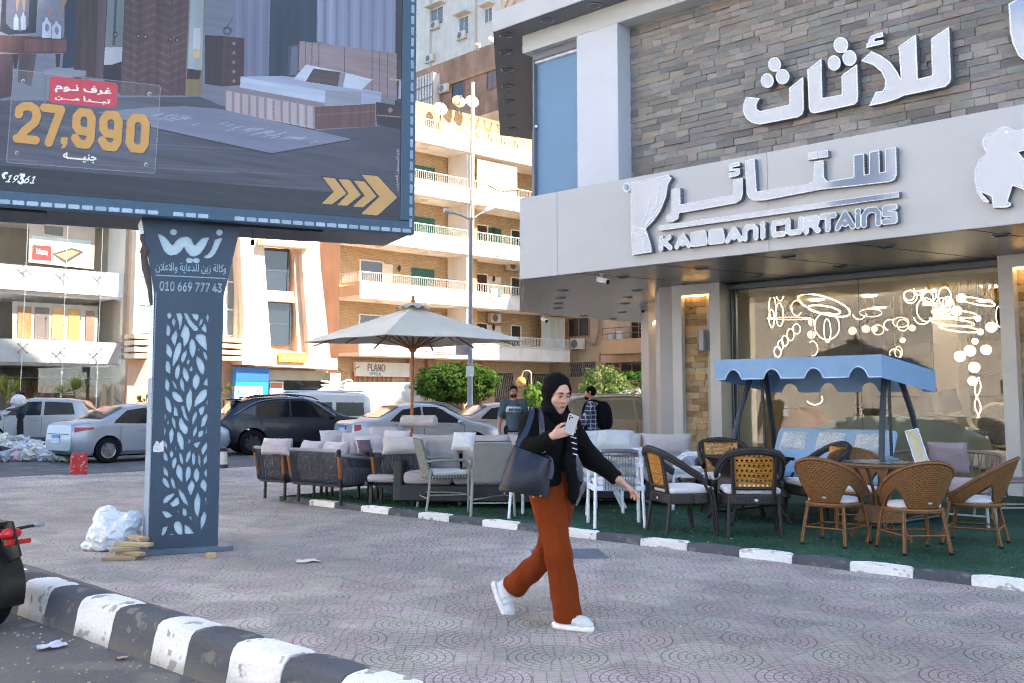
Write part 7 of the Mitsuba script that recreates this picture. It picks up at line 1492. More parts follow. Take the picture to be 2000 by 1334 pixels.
# ================================================================ people: smooth surfaces from blended tapered bones
def rcone(P, a, b, ra, rb):
    a, b = np.asarray(a, float), np.asarray(b, float); ab = b - a; L2 = np.dot(ab, ab) + 1e-12
    t = np.clip((P - a) @ ab / L2,0,1)
    return np.linalg.norm(P - a - t[:, None] * ab, axis=1) - (ra + (rb - ra) * t)
def ellip(P, c, r):
    q = (P - np.asarray(c, float)) / np.asarray(r, float); k0 = np.linalg.norm(q, axis=1); k1 = np.linalg.norm(q / np.asarray(r, float), axis=1)
    return k0 * (k0 - 1) / (k1 + 1e-9)
def smin(a, b, k):
    h = np.clip(0.5 + 0.5 * (b - a) / k, 0,1); return b * (1 - h) + a * h - k * h * (1 - h)
def smax(a, b, k): return -smin(-a, -b, k)
def bones(P, bs, k):
    d = None
    for a, b, ra, rb in bs:
        e = rcone(P, a, b, ra, rb); d = e if d is None else smin(d, e, k)
    return d
def sdf_mesh(f, lo, hi, h):
    lo, hi = np.asarray(lo, float), np.asarray(hi, float); B = 8; H = B * h
    n = np.ceil((hi - lo) / H).astype(int) + 1
    I = np.stack(np.meshgrid(*[np.arange(k) for k in n], indexing='ij'),-1).reshape(-1,3)
    d = f(lo + (I + 0.5) * H)
    I = I[np.abs(d) < H * 1.35]
    loc = np.stack(np.meshgrid(*[np.arange(B + 1)] * 3, indexing='ij'),-1).reshape(-1,3)
    cells = np.stack(np.meshgrid(*[np.arange(B)] * 3, indexing='ij'),-1).reshape(-1,3)
    cid = lambda c: (c[:, 0] * (B + 1) + c[:, 1]) * (B + 1) + c[:, 2]
    corner = np.array([[0,0,0],[1,0,0],[0,1,0],[1,1,0],[0,0,1],[1,0,1],[0,1,1],[1,1,1]])
    ci = np.stack([cid(cells + c) for c in corner],1)
    keys, verts, vals = [],[],[]
    dim = n * B + 2
    key = lambda g: (g[:, 0].astype(np.int64) * dim[1] + g[:, 1]) * dim[2] + g[:, 2]
    for s in range(0, len(I),400):
        blk = I[s:s + 400]
        g = blk[:, None, :] * B + loc[None]
        v = f((lo + g.reshape(-1,3) * h)).reshape(len(blk),-1)
        cv = v[:, ci]  # blocks, cells, 8
        act = (cv.min(2) < 0) & (cv.max(2) >= 0)
        bi, cj = np.nonzero(act); V = cv[bi, cj]; gc = blk[bi] * B + cells[cj]
        acc, cnt = np.zeros((len(V),3)), np.zeros(len(V))
        for i in range(8):
            for j in range(i + 1,8):
                if np.abs(corner[i] - corner[j]).sum() != 1: continue
                m = (V[:, i] < 0) != (V[:, j] < 0); t = V[:, i] / (V[:, i] - V[:, j] + 1e-30)
                acc[m] += (corner[i] + (corner[j] - corner[i]) * t[:, None])[m]; cnt[m] += 1
        keys.append(key(gc)); verts.append(lo + (gc + acc / cnt[:, None]) * h); vals.append(np.column_stack([V[:, [0,1,2,4]], gc]))
    K, Vt, D = np.concatenate(keys), np.vstack(verts), np.vstack(vals)
    o = np.argsort(K); K, Vt, D = K[o], Vt[o], D[o]; gc = D[:, 4:].astype(np.int64)
    def find(g): k = key(g); p = np.clip(np.searchsorted(K, k),0, len(K) - 1); return np.where(K[p] == k, p, -1)
    F = []
    for ax, (e1, e2) in ((0,((0,1,0),(0,0,1))),(1,((0,0,1),(1,0,0))),(2,((1,0,0),(0,1,0)))):
        a, b = D[:, 0] < 0, D[:, 1 + ax] < 0; m = a != b
        g = gc[m]; i0 = np.nonzero(m)[0]; i1, i2, i3 = find(g - e1), find(g - np.array(e1) - e2), find(g - e2)
        ok = (i1 >= 0) & (i2 >= 0) & (i3 >= 0); fl = ~a[m]
        q = np.stack([i0, i1, i2, i3],1)[ok]; fl = fl[ok]; q[fl] = q[fl][:, ::-1]
        F += [q[:, [0,1,2]], q[:, [0,2,3]]]
    return Vt, np.vstack(F)
def bounds(bs, m=.06):
    p = np.array([x for a, b, ra, rb in bs for x in (np.asarray(a) - ra, np.asarray(a) + ra, np.asarray(b) - rb, np.asarray(b) + rb)]); return p.min(0) - m, p.max(0) + m
def hand_bones(w, f, n, s, curl=(0.4,0.45,0.5,0.55), thumb=0.5, sc=1.0):
    """w wrist, f towards the fingers, n out of the back of the hand, s towards the thumb side."""
    f, n, s = [np.asarray(x, float) / np.linalg.norm(x) for x in (f, n, s)]
    out = [(w - f * .02 * sc, w + f * .02 * sc, .022 * sc, .024 * sc)]
    for i, (off, L) in enumerate(((.027,.078),(.009,.085),(-.009,.079),(-.026,.062))):
        k = w + f * .088 * sc + s * off * sc - n * .004 * abs(i - 1) * sc
        out.append((w + f * .022 * sc + s * off * .55 * sc, k, .017 * sc, .0115 * sc))
        p, ang = k, 0.0
        for j, (l, r0, r1) in enumerate(((.45,.0098,.009),(.31,.009,.0082),(.24,.0082,.007))):
            ang += curl[i] * (0.7 if j == 0 else 1.0)
            q = p + (f * math.cos(ang) - n * math.sin(ang)) * L * l * sc; out.append((p, q, r0 * sc, r1 * sc)); p = q
    b = w + f * .022 * sc + s * .022 * sc; m = b + (f * .65 + s * .6 - n * .35 * thumb * 2) / 1.0 * .042 * sc; e = m + (f * .9 + s * .25 - n * thumb) * .030 * sc; t = e + (f * .95 - s * .1 - n * thumb) * .024 * sc
    out += [(w + f * .01 * sc, b, .018 * sc, .017 * sc),(b, m, .016 * sc, .0125 * sc),(m, e, .0115 * sc, .010 * sc),(e, t, .010 * sc, .0075 * sc)]
    return out
def frame(o, fwd, up=(0,0,1)):
    """Columns: x to the figure's left, y forward, z up."""
    y = np.asarray(fwd, float); y = y / np.linalg.norm(y); x = np.cross(y, up); x = -x / np.linalg.norm(x); z = np.cross(y, -x) * -1
    z = np.cross(x, y); z = z if z[2] > 0 else -z
    M = np.eye(4); M[:3,0] = x; M[:3,1] = y; M[:3,2] = z; M[:3,3] = o
    return M
def to_local(P, M): return (P - M[:3,3]) @ M[:3, :3]
def head_sdf(P, M, fem=True, beard=False):
    q = to_local(P, M); x = np.abs(q[:, 0]); qa = np.column_stack([x, q[:, 1], q[:, 2]])
    d = ellip(qa, (0,-.012,.025),(.074,.092,.092))
    jw = .054 if fem else .060
    d = smin(d, ellip(qa, (0,.028,-.040),(jw, .060,.078)),.03)
    d = smin(d, rcone(qa, (0,.066,-.098),(.012,.062,-.096),.017,.016),.03)
    d = smin(d, rcone(qa, (.036,.052,-.028),(.040,.04,-.05),.026,.022),.025)
    d = smin(d, rcone(qa, (.012,.082,.030),(.036,.072,.030),.012,.010),.018)
    d = smax(d, -(np.linalg.norm(qa - [.030,.100,.006], axis=1) - .017),.012)
    d = smin(d, rcone(qa, (0,.086,.012),(0,.104,-.026),.0075,.0105),.012)
    d = smin(d, rcone(qa, (.009,.094,-.030),(.011,.090,-.030),.0075,.006),.006)
    d = smin(d, ellip(qa, (0,.083,-.060),(.022,.012,.0075)),.008); d = smin(d, ellip(qa, (0,.082,-.070),(.019,.0115,.008)),.008)
    d = smin(d, rcone(qa, (.073,-.005,-.005),(.076,-.012,.022),.009,.013),.008)
    return d
def face_parts(key, M, fem=True, look_down=.5):
    S = lambda p: (np.asarray(p) @ M[:3, :3].T) + M[:3,3]
    for s in (-1,1):
        e = part(key, 'eye', mv(ball((0,0,0),.0118,9), S((s * .030,.0765,.005))), '#c9bcb0', 'gloss', 0, True)
        part(e, 'upper_lid', xf(ball((0,0,0),(.0128,.0122,.0105),9), M @ Mx((s * .030,.0768,.0105 - .003 * look_down))), '#bb8f78' if fem else '#946650', 'skin', .05, True)
        part(e, 'iris', mv(ball((0,0,0),.0062,8), S((s * .030 + .001,.0832,.0032 - .002 * look_down))), '#2a1a12', 'gloss', 0, True)
        part(e, 'eyelid', tube(curve([S((s * .017,.083,.005)), S((s * .024,.0895,.0105 - .003 * look_down)), S((s * .033,.0885,.0105 - .003 * look_down)), S((s * .044,.079,.006))],10), np.array([.0018,.0028,.0034,.0036,.0038,.0038,.0036,.0032,.0026,.0016]),6), '#5f4034' if fem else '#6b4a3b', 'skin', .1, True)
        part(key, 'eyebrow', tube(curve([S((s * .014,.092,.026)), S((s * .028,.0905,.033)), S((s * .046,.077,.028))],8), np.array([.0026,.004,.0046,.0046,.0042,.0036,.0028,.0016]),6), '#17100d', 'matte', .1, True)
    part(key, 'lips', cat([xf(ball((0,0,0),(.0205,.009,.0052),10), M @ Mx((0,.0885,-.0605))), xf(ball((0,0,0),(.0175,.009,.006),10), M @ Mx((0,.0875,-.069)))]), '#a2594f' if fem else '#8d5747', 'skin', .05, True)

# ---- the walking woman
wdir = np.array([.76,-.65,0])
J = {k: PY(*v) for k, v in dict(pel=(1084,950,6.95), rhip=(1066,966,6.90), lhip=(1104,960,7.02), rknee=(1092,1085,6.76), rank=(1108,1197,6.78), lknee=(1066,1088,7.02), lank=(1005,1143,7.26),
    chest=(1074,868,6.97), neck=(1082,812,6.97), rsh=(1038,826,6.86), relb=(1026,884,6.74), rwr=(1080,851,6.62), lsh=(1112,832,7.10), lelb=(1156,897,7.05), lwr=(1207,936,6.95), head=(1090,768,6.95)).items()}
HM = frame(J['head'],(.44,-.86,-.34))
w = thing('person', 'woman in black headscarf, black jacket and rust trousers, walking and looking at her phone', 'person')
pr_ = PY(1101,842,6.60)
rh = hand_bones(J['rwr'], pr_ - J['rwr'] + np.array([.03,0,0.0]), np.array([-.35,-.75,-.5]), np.array([-.3,-.25,.9]),(.10,.12,.15,.2),.25,.92)
lhn = J['lwr'] + np.array([.05,-.02,-.035])
lh = hand_bones(J['lwr'] + np.array([.008,0,-.006]), np.array([.75,-.2,-.55]), np.array([.35,.35,.75]), np.array([.1,-.9,.1]),(.12,.28,.42,.55),.3,1.0)
inner = [(J['rsh'], J['relb'],.040,.034),(J['relb'], J['rwr'],.034,.023),(J['lsh'], J['lelb'],.040,.034),(J['lelb'], J['lwr'],.034,.023),(J['neck'], J['chest'],.07,.10),(J['chest'], J['pel'],.10,.09),
         (J['rsh'], J['lsh'],.05,.05),(J['rhip'], J['rknee'],.06,.04),(J['rknee'], J['rank'],.04,.03),(J['lhip'], J['lknee'],.06,.04),(J['lknee'], J['lank'],.04,.03)]
def body_f(P):
    d = bones(P, inner, .03)
    d = smin(d, rcone(P, J['neck'], J['head'] + HM[:3, :3] @ [0,-.02,-.06],.05,.048),.02)
    d = smin(d, head_sdf(P, HM),.015)
    for hb in (rh, lh):
        c = np.mean([a for a, _, _, _ in hb],0); near = np.linalg.norm(P - c, axis=1) < .30
        if near.any(): d[near] = smin(d[near], bones(P[near], hb, .005),.012)
    return d
lo, hi = bounds(inner + rh + lh); hi[2] = J['head'][2] + .16
part(w, 'body', sdf_mesh(body_f, lo, hi, .0038), '#cba088', 'skin', .08, True, label='bare face and hands')
bd = f'{w}__body'
face_parts(bd, HM)
S = lambda p: (np.asarray(p) @ HM[:3, :3].T) + HM[:3,3]
gl = []
for s in (-1,1): gl.append(tube([S((s * .032 + .0245 * math.cos(a),.106 - .006 * abs(math.cos(a)) * (1 if math.cos(a) * s > 0 else 0),.0 + .023 * math.sin(a))) for a in np.linspace(0,2 * np.pi, 28, endpoint=False)],.0010,5, True))
gl += [tube([S((-.008,.106,.005)), S((0,.108,.008)), S((.008,.106,.005))],.0013,5)] + [tube([S((s * .056,.1,.006)), S((s * .076,.03,.012))],.0013,5) for s in (-1,1)]
part(bd, 'glasses', cat(gl), '#cdb9ae', 'metal', 0, True)
def folds(P, k, a, s=(1,1,1), seed=0): return a * (meshkit.fbm(P * np.asarray(s) * k, 3, seed) - .5)
def hijab_f(P):
    q = to_local(P, HM)
    d = ellip(q, (0,-.032,.020),(.099,.114,.113))
    d = smin(d, rcone(P, S((0,-.015,-.02)), S((0,-.02,-.12)),.088,.085),.03)
    d = smin(d, rcone(P, S((0,-.01,-.12)), J['neck'] + [0,0,.005],.088,.108),.03)
    d = smin(d, rcone(P, S((.0,.045,-.150)), J['neck'] + wdir * .05 + [0,0,.0],.062,.075),.02)
    d = d + folds(P, 14,.016,(1,1,2.2),3)
    e = np.sqrt((q[:, 0] / .0665) ** 2 + ((q[:, 2] + .020) / .099) ** 2) - 1
    e = np.maximum(e * .06,.018 - q[:, 1] - .25 * np.abs(q[:, 2] + .02))
    return smax(d, -e, .008)
lo, hi = J['head'] - .24, J['head'] + .2; lo[2] = J['neck'][2] - .1
part(w, 'headscarf', sdf_mesh(hijab_f, lo, hi, .0045), '#0e0e11', 'cloth', .15, True)
fr_ = wdir
rt = np.array([-wdir[1], wdir[0],0]) * -1  # towards her right
jb = [(J['rsh'] + [0,0,-.01], J['relb'],.072,.070),(J['relb'], J['rwr'] - (J['rwr'] - J['relb']) * .12,.068,.050),(J['lsh'] + [0,0,-.01], J['lelb'],.072,.066),(J['lelb'], J['lwr'] - (J['lwr'] - J['lelb']) * .08,.066,.052),(J['rsh'], J['lsh'],.075,.075)]
tb_ = [(J['neck'] + [0,0,-.03], J['chest'],.085,.135),(J['chest'] + rt * .05, J['pel'] + rt * .05 + [0,0,.06],.120,.130),(J['chest'] - rt * .05, J['pel'] - rt * .05 + [0,0,.06],.120,.125)]
hem = PY(1080,944,6.95)[2]
def jacket_f(P):
    d = smin(bones(P, jb, .035), bones(P, tb_, .05),.03)
    d = d + folds(P, 9,.034,(1,1,.8),5) + folds(P, 24,.008,(1,1,1),8)
    t = (P - J['relb']) @ ((J['rwr'] - J['relb']) / np.linalg.norm(J['rwr'] - J['relb']))
    near = np.linalg.norm(P - J['rwr'], axis=1) < .12
    d = np.where(near, smax(d, t - np.linalg.norm(J['rwr'] - J['relb']) + .012,.01), d)
    t = (P - J['lelb']) @ ((J['lwr'] - J['lelb']) / np.linalg.norm(J['lwr'] - J['lelb'])); near = np.linalg.norm(P - J['lwr'], axis=1) < .12
    d = np.where(near, smax(d, t - np.linalg.norm(J['lwr'] - J['lelb']) + .005,.01), d)
    core_ = np.linalg.norm((P - J['pel'])[:, :2], axis=1) < .24
    return np.where(core_, smax(d, hem - P[:, 2] + .0 + .02 * np.sin(P[:, 0] * 20),.01), d)
lo, hi = bounds(jb + tb_); part(w, 'jacket', sdf_mesh(jacket_f, lo, hi, .0055), '#101013', 'cloth', .2, True)
legs = [(J['pel'] + [0,0,.05], J['pel'] + [0,0,-.02],.145,.155),(J['rhip'] + [0,0,.02], J['rknee'],.118,.083),(J['rknee'], J['rank'] + [0,0,-.005],.080,.102),(J['lhip'] + [0,0,.02], J['lknee'],.104,.076),(J['lknee'], J['lank'],.074,.088)]
def trouser_f(P):
    d = bones(P, legs, .045)
    ax = (J['rank'] - J['rknee']) / np.linalg.norm(J['rank'] - J['rknee']); al = (J['lank'] - J['lknee']) / np.linalg.norm(J['lank'] - J['lknee'])
    d = d + folds(P, 7,.030,(1.6,1.6,.5),11) + folds(P, 16,.018,(1.4,1.4,.35),12)
    crease = np.abs((P - J['rhip']) @ rt); d = d - .006 * np.exp(-(crease / .012) ** 2) * (P[:, 2] > .2)
    nr = (P[:, 2] < .35) & (np.linalg.norm((P - J['rank'])[:, :2], axis=1) < .22); d = np.where(nr, smax(d, .045 - P[:, 2],.008), d)
    tl = (P - J['lank']) @ al; nl = np.linalg.norm(P - J['lank'], axis=1) < .24; return np.where(nl, smax(d, tl - .012,.008), d)
lo, hi = bounds(legs); lo[2] = .0; part(w, 'trousers', sdf_mesh(trouser_f, lo, hi, .0055), '#733013', 'cloth', .12, True)
# scarf end over the chest, with striped edge
sp_ = [J['neck'] + fr_ * .10 + [0,0,-.01], J['chest'] + fr_ * .165 - rt * .03 + [0,0,.02], PY(1112,905,6.78), PY(1120,945,6.78), PY(1119,972,6.79)]
sc = curve(sp_, 24); scb = [(sc[i], sc[i + 1],.02 + .0 * i, .02) for i in range(23)]
def scarf_f(P):
    d = None
    for s, r in ((-.5,.018),(.0,.022),(.5,.018)):
        o = (rt * s * .075)
        for i in range(0,23,2):
            e = rcone(P, sc[i] + o * (1 - .35 * i / 23), sc[min(i + 2,23)] + o * (1 - .35 * i / 23), r, r * .95); d = e if d is None else smin(d, e, .02)
    return d + folds(P, 22,.012,(1.4,1.4,.3),14)
lo, hi = bounds(scb, .1); part(w, 'scarf_end', sdf_mesh(scarf_f, lo, hi, .005), '#0d0d10', 'cloth', .2, True)
part(w, 'scarf_stripes', cat([bar(PY(1113 + i * 1.6,842 + 11 * i, 6.715 + .012 * i), PY(1124 + i * 1.0,845 + 11 * i, 6.73 + .012 * i),.009,.006) for i in range(5)]), '#d8d8d6', 'cloth', .1, False, kind='stuff')
part(w, 'fringe', cat([tube([PY(1116 + 2 * i, 968,6.78), PY(1116 + 2.2 * i, 984 + 4 * (i % 2),6.78)],.004,4) for i in range(5)]), '#0d0d10', 'cloth', .1, True, kind='stuff')
# trainers
def shoe(ank, fwd, up, lb):
    M = frame(ank, fwd, up); fy = M
    Q = lambda x, y, z: (np.array([x, y, z]) @ M[:3, :3].T) + M[:3,3]
    ub = [(Q(0,-.045,-.045), Q(0,.03,-.04),.044,.046),(Q(0,-.04,.0), Q(0,.0,-.03),.042,.045),(Q(0,.03,-.045), Q(-.005,.13,-.062),.046,.038),(Q(-.005,.13,-.062), Q(-.008,.17,-.068),.038,.028)]
    def uf(P):
        q = to_local(P, M); d = bones(P, ub, .03); d = smax(d, -(q[:, 2] + .082),.006); return smax(d, q[:, 2] - .035 - .2 * np.abs(q[:, 1] + .02),.006) + .003 * np.sin(q[:, 1] * 160) * (q[:, 1] > .03) * (q[:, 1] < .1)
    sb = [(Q(0,-.055,-.088), Q(0,.03,-.092),.048,.044),(Q(0,.03,-.092), Q(-.006,.165,-.088),.044,.036)]
    def sf(P):
        q = to_local(P, M); d = bones(P, sb, .03); return smax(smax(d, q[:, 2] + .076,.006),-(q[:, 2] + .112),.006)
    lo, hi = bounds(ub); k = part(w, 'shoe', sdf_mesh(uf, lo, hi, .0045), '#c6c8cb', 'satin', .12, True)
    lo, hi = bounds(sb); part(k, 'sole', sdf_mesh(sf, lo, hi, .0045), '#e6e6e4', 'matte', .15, True)
    part(k, 'heel_panel', mv(ball((0,0,0),(.012,.03,.016),7), Q(.046,-.03,-.05)), '#a9adb4', 'satin', .1, True); part(k, 'side_stripe', cat([tube([Q(.045,.02 + .02 * i, -.03), Q(.049,.05 + .02 * i, -.068)],.004,5) for i in range(3)]), '#9fa3aa', 'satin', .1, True, kind='stuff')
    part(k, 'laces', cat([bar(Q(-.02,.045 + .016 * i, -.002 - .008 * i), Q(.02,.05 + .016 * i, -.002 - .008 * i),.006,.005) for i in range(4)]), '#c4c6ca', 'matte', .1, False, kind='stuff')
fa_ = PY(1106,1203,6.76); fa_[2] = .114
shoe(fa_, (.86,-.5,0.0),(0,0,1),0)
la_ = J['lank'] + np.array([-.03,.0,-.035]); shoe(la_, (.35,-.25,-.90),(.85,-.2,.45),1)
# phone and bag, held
pc_ = PY(1116,829,6.575); up_ = np.array([.28,-.25,.93]); nn_ = np.array([-.30,-.90,-.32]); nn_ -= up_ * np.dot(nn_, up_) / np.dot(up_, up_); MP_ = np.eye(4); MP_[:3,2] = nn_ / np.linalg.norm(nn_); MP_[:3,1] = up_ / np.linalg.norm(up_); MP_[:3,0] = np.cross(MP_[:3,1], MP_[:3,2]); MP_[:3,3] = pc_
ph = thing('phone', 'white phone held up in the right hand of the walking woman', 'phone')
part(ph, 'body', cbox(-.034,.034,-.066,.066,-.004,.005,.0025), '#b4b7bd', 'gloss', .03, False, Mw=MP_)
part(ph, 'screen', cbox(-.032,.032,-.063,.063,-.0052,-.0042,.0004), '#15181d', 'gloss', 0, False, Mw=MP_)
k = part(ph, 'camera_bump', cbox(-.030,.002,.028,.062,.0052,.0075,.001), '#b9bcc2', 'gloss', 0, False, Mw=MP_)
for x, y in ((-.022,.054),(-.022,.041),(-.007,.048),(-.022,.033)): part(k, 'lens', mv(lathe([(.0,.0),(.0055,0),(.0055,.0012),(0,.0012)],12),(x, y, .0076)), '#0c0d10', 'gloss', 0,40, Mw=MP_)
bg = thing('handbag', 'dark navy leather tote bag hanging from the shoulder of the walking woman', 'bag')
bp = lambda x, y, Y=6.66: PY(960 + x / 2.381,700 + y / 2.381, Y)
front = [bp(100,405,6.68), bp(28,612,6.62), bp(262,650,6.60), bp(272,470,6.62), bp(245,435,6.66)]
thick = np.array([.09,.115,.115,.06,.03]); ndr = np.array([.25,.95,0])
def bag_mesh(lo_, hi_):
    f = np.array(front); top_l, bl_, br_, tr_, _ = f
    def pt(u, v, side):
        a = top_l + (tr_ - top_l) * u; b = bl_ + (br_ - bl_) * u; p = a + (b - a) * v
        bulge = .052 * np.sin(np.pi * np.clip(v * .75 + .12,0,1)) * (1 - (2 * u - 1) ** 4) + .016 + .012 * np.sin(u * 9 + v * 3) * (1 - v)
        return p + ndr * (side * bulge + .03)
    N = 16; us, vs = np.linspace(0,1, N + 1), np.linspace(lo_, hi_, N + 1)
    A_ = grid(N, N, lambda u, v: np.stack([np.stack([pt(us[i], vs[j],-1) for j in range(N + 1)]) for i in range(N + 1)])); B_ = grid(N, N, lambda u, v: np.stack([np.stack([pt(us[i], vs[j],1) for j in range(N + 1)]) for i in range(N + 1)]))
    idx = np.arange((N + 1) ** 2).reshape(N + 1, N + 1); lp = np.concatenate([idx[:, 0], idx[-1,1:], idx[::-1,-1][1:], idx[0, ::-1][1:]]); n_ = len(A_[0])
    return np.vstack([A_[0], B_[0]]), np.vstack([A_[1], B_[1][:, ::-1] + n_] + [[[q, p, p + n_],[q, p + n_, q + n_]] for p, q in zip(lp[:-1], lp[1:])])
part(bg, 'body', bag_mesh(0,.86), '#131a28', 'satin', .25,50)
part(bg, 'base', bag_mesh(.862,1.0), '#15161a', 'satin', .2,50)
st = curve([bp(120,410,6.70), bp(165,330,6.74), bp(190,245,6.80), J['rsh'] + [0.0,.0,.085], bp(225,250,6.78), bp(235,330,6.665), bp(240,440,6.655)],40)
def strap(c, w_):
    t = np.gradient(c, axis=0); t /= np.linalg.norm(t, axis=1, keepdims=True); s = np.cross(t, np.array([.3,.9,.2])); s /= np.linalg.norm(s, axis=1, keepdims=True); nn = np.cross(t, s)
    a, b, c2, d2 = c + s * w_ + nn * .003, c - s * w_ + nn * .003, c - s * w_ - nn * .003, c + s * w_ - nn * .003
    v = np.stack([a, b, c2, d2],1).reshape(-1,3); f = []
    for i in range(len(c) - 1):
        for k in range(4): p, q = i * 4 + k, i * 4 + (k + 1) % 4; f += [[p, q, q + 4],[p, q + 4, p + 4]]
    return v, np.array(f)
part(bg, 'strap', strap(st, .019), '#19243a', 'satin', .15,40)
part(bg, 'strap', strap(curve([bp(250,455,6.645), bp(275,470,6.64), bp(282,520,6.61), bp(272,560,6.60)],14),.013), '#19243a', 'satin', .15,40)
part(bg, 'studs', cat([ball(bp(x, y, 6.585),.006,6) for x, y in ((60,628),(195,645),(228,640),(100,632))]), '#c9b27a', 'metal', 0, True, kind='stuff')

# ---- men in the middle distance
def man(label, px, pyh, Y, H, face, shirt, pants, pose, skin='#a5745a', cap=None, extra=None, h=.010, z0=0.0):
    hd = PY(px, pyh, Y); gz = hd[2] - H + .115
    fwd = np.array([*face, 0.0]); fwd /= np.linalg.norm(fwd); left = np.array([-fwd[1], fwd[0],0])
    o = np.array([hd[0], hd[1], gz]); U = lambda f, l, z: o + fwd * f + left * l + np.array([0,0, z * H / 1.75])
    j = dict(neck=U(-.02,0,1.46), chest=U(-.01,0,1.28), pel=U(0,0,.95))
    for s, nm in ((1, 'l'),(-1, 'r')):
        j[nm + 'sh'] = U(-.02, s * .185,1.42); e, w_ = pose[nm]; j[nm + 'elb'] = U(*e); j[nm + 'wr'] = U(*w_)
        j[nm + 'hip'] = U(0, s * .09,.93); j[nm + 'knee'] = U(.04 * s, s * .10,.5); j[nm + 'ank'] = U(.05 * s - .03, s * .11,.08)
    k = thing('person', label, 'person')
    M = frame(hd, np.append(fwd[:2],-.05) if extra != 'profile' else np.append(fwd[:2],-.02))
    ib = [(j['neck'], j['chest'],.065,.11),(j['chest'], j['pel'],.11,.10),(j['neck'], hd + [0,0,-.07],.055,.055)]
    hb = []
    for nm, s in (('l', 1),('r', -1)):
        ib += [(j[nm + 'sh'], j[nm + 'elb'],.046,.040),(j[nm + 'elb'], j[nm + 'wr'],.040,.027),(j[nm + 'hip'], j[nm + 'knee'],.07,.05),(j[nm + 'knee'], j[nm + 'ank'],.05,.04)]
        dv = (j[nm + 'wr'] - j[nm + 'elb']); hb += hand_bones(j[nm + 'wr'], dv, left * s, fwd, (.3,.35,.4,.45),.3)
    def bf(P):
        d = smin(bones(P, ib, .03), head_sdf(P, M, False),.02)
        return smin(d, bones(P, hb, .008),.015)
    lo, hi = bounds(ib + hb); hi[2] = hd[2] + .15
    b = part(k, 'body', sdf_mesh(bf, lo, hi, h * .75), skin, 'skin', .1, True)
    face_parts(b, M, False, .2)
    def hair_f(P):
        q = to_local(P, M); d = ellip(q, (0,-.018,.030),(.080,.096,.094)); return smax(d, -(ellip(q, (0,.075,-.055),(.075,.075,.105))),.01) + folds(P, 40,.008)
    lo, hi = hd - .16, hd + .17
    part(k, 'hair', sdf_mesh(lambda P: smax(hair_f(P),(hd[2] - .05) - P[:, 2],.01), lo, hi, .007), '#120e0c', 'cloth', .2, True)
    if cap: part(k, 'cap', sdf_mesh(lambda P: smin(smax(ellip(to_local(P, M),(0,-.015,.035),(.090,.105,.095)),-(to_local(P, M)[:, 2] - .045),.008), ellip(to_local(P, M),(0,.12,.05),(.06,.07,.012)),.01), hd - .2, hd + .25,.007), cap, 'cloth', .1, True)
    def beard_f(P):
        q = to_local(P, M); d = ellip(q, (0,.030,-.062),(.062,.066,.066)); return smax(smax(d, q[:, 2] + .035 + .3 * np.maximum(.06 - np.abs(q[:, 0]) * 1.6,0) * 0 - .35 * np.abs(q[:, 0]),.008),-ellip(q, (0,.09,-.062),(.022,.03,.012)),.004)
    if not cap: part(k, 'beard', sdf_mesh(beard_f, lo, hi, .007), '#15100d', 'cloth', .2, True)
    sb = [(j['neck'] + [0,0,-.04], j['chest'],.08,.145),(j['chest'], j['pel'] + [0,0,.0],.145,.145),(j['rsh'], j['lsh'],.07,.07)]
    full = extra == 'profile'
    for nm in ('l', 'r'):
        e = j[nm + 'elb']; a = j[nm + 'sh']; sb.append((a, a + (e - a) * (1.0 if full else .8),.072,.062))
        if full: sb.append((e, j[nm + 'wr'] - (j[nm + 'wr'] - e) * .15,.056,.042))
    zc = j['pel'][2] - .06
    sf = lambda P: np.where(np.linalg.norm((P - j['pel'])[:, :2], axis=1) < .26, smax(bones(P, sb, .04), zc - P[:, 2],.01), bones(P, sb, .04)) + folds(P, 10,.02,(1,1,.7),3)
    lo, hi = bounds(sb); sm = sdf_mesh(sf, lo, hi, h)
    sk = part(k, 'shirt', sm, shirt if isinstance(shirt, str) else '#ffffff', 'cloth' if isinstance(shirt, str) else shirt[0],.12, True)
    tb2 = [(j['pel'] + [0,0,.04], j['pel'] + [0,0,-.05],.13,.135)] + [q for nm in ('l', 'r') for q in ((j[nm + 'hip'], j[nm + 'knee'],.095,.075),(j[nm + 'knee'], j[nm + 'ank'],.072,.07))]
    lo, hi = bounds(tb2); part(k, 'trousers', sdf_mesh(lambda P: bones(P, tb2,.04) + folds(P, 9,.02,(1.3,1.3,.5),6), lo, hi, h), pants, 'cloth', .15, True)
    for nm in ('l', 'r'): part(k, 'shoe', sdf_mesh(lambda P, a=j[nm + 'ank']: smax(bones(P, [(a + fwd * -.04 + [0,0,-.03], a + fwd * .15 + [0,0,-.045],.045,.038)],.02),(gz + .0) - P[:, 2],.01), j[nm + 'ank'] - .28, j[nm + 'ank'] + .28,.012), '#1a1a1c', 'satin', .1, True)
    return k, j, M, fwd, left
hang = {'l': ((-.03,.26,1.14),(.05,.27,.90)), 'r': ((-.03,-.26,1.14),(.04,-.28,.90))}
m1, j1, M1, f1, l1 = man('bearded man in grey T-shirt with a white chest band facing the street corner', 1003,765,19.6,1.76,(.12,-1), '#4d5962', '#22252a', hang)
bandz = j1['chest'][2] + .02
SB = j1
bm = sdf_mesh(lambda P: smax(bones(P, [(j1['neck'] + [0,0,-.04], j1['chest'],.084,.150),(j1['chest'], j1['pel'],.150,.150),(j1['rsh'], j1['lsh'],.074,.074)],.04) + folds(P, 10,.02,(1,1,.7),3), np.abs(P[:, 2] - bandz) - .055,.004), j1['chest'] - [.3,.3,.12], j1['chest'] + [.3,.3,.16],.009)
k = part(f'{m1}__shirt', 'chest_band', bm, '#bfc6ca', 'cloth', .1, True)
tq = j1['chest'] + f1 * .182; fx = -l1
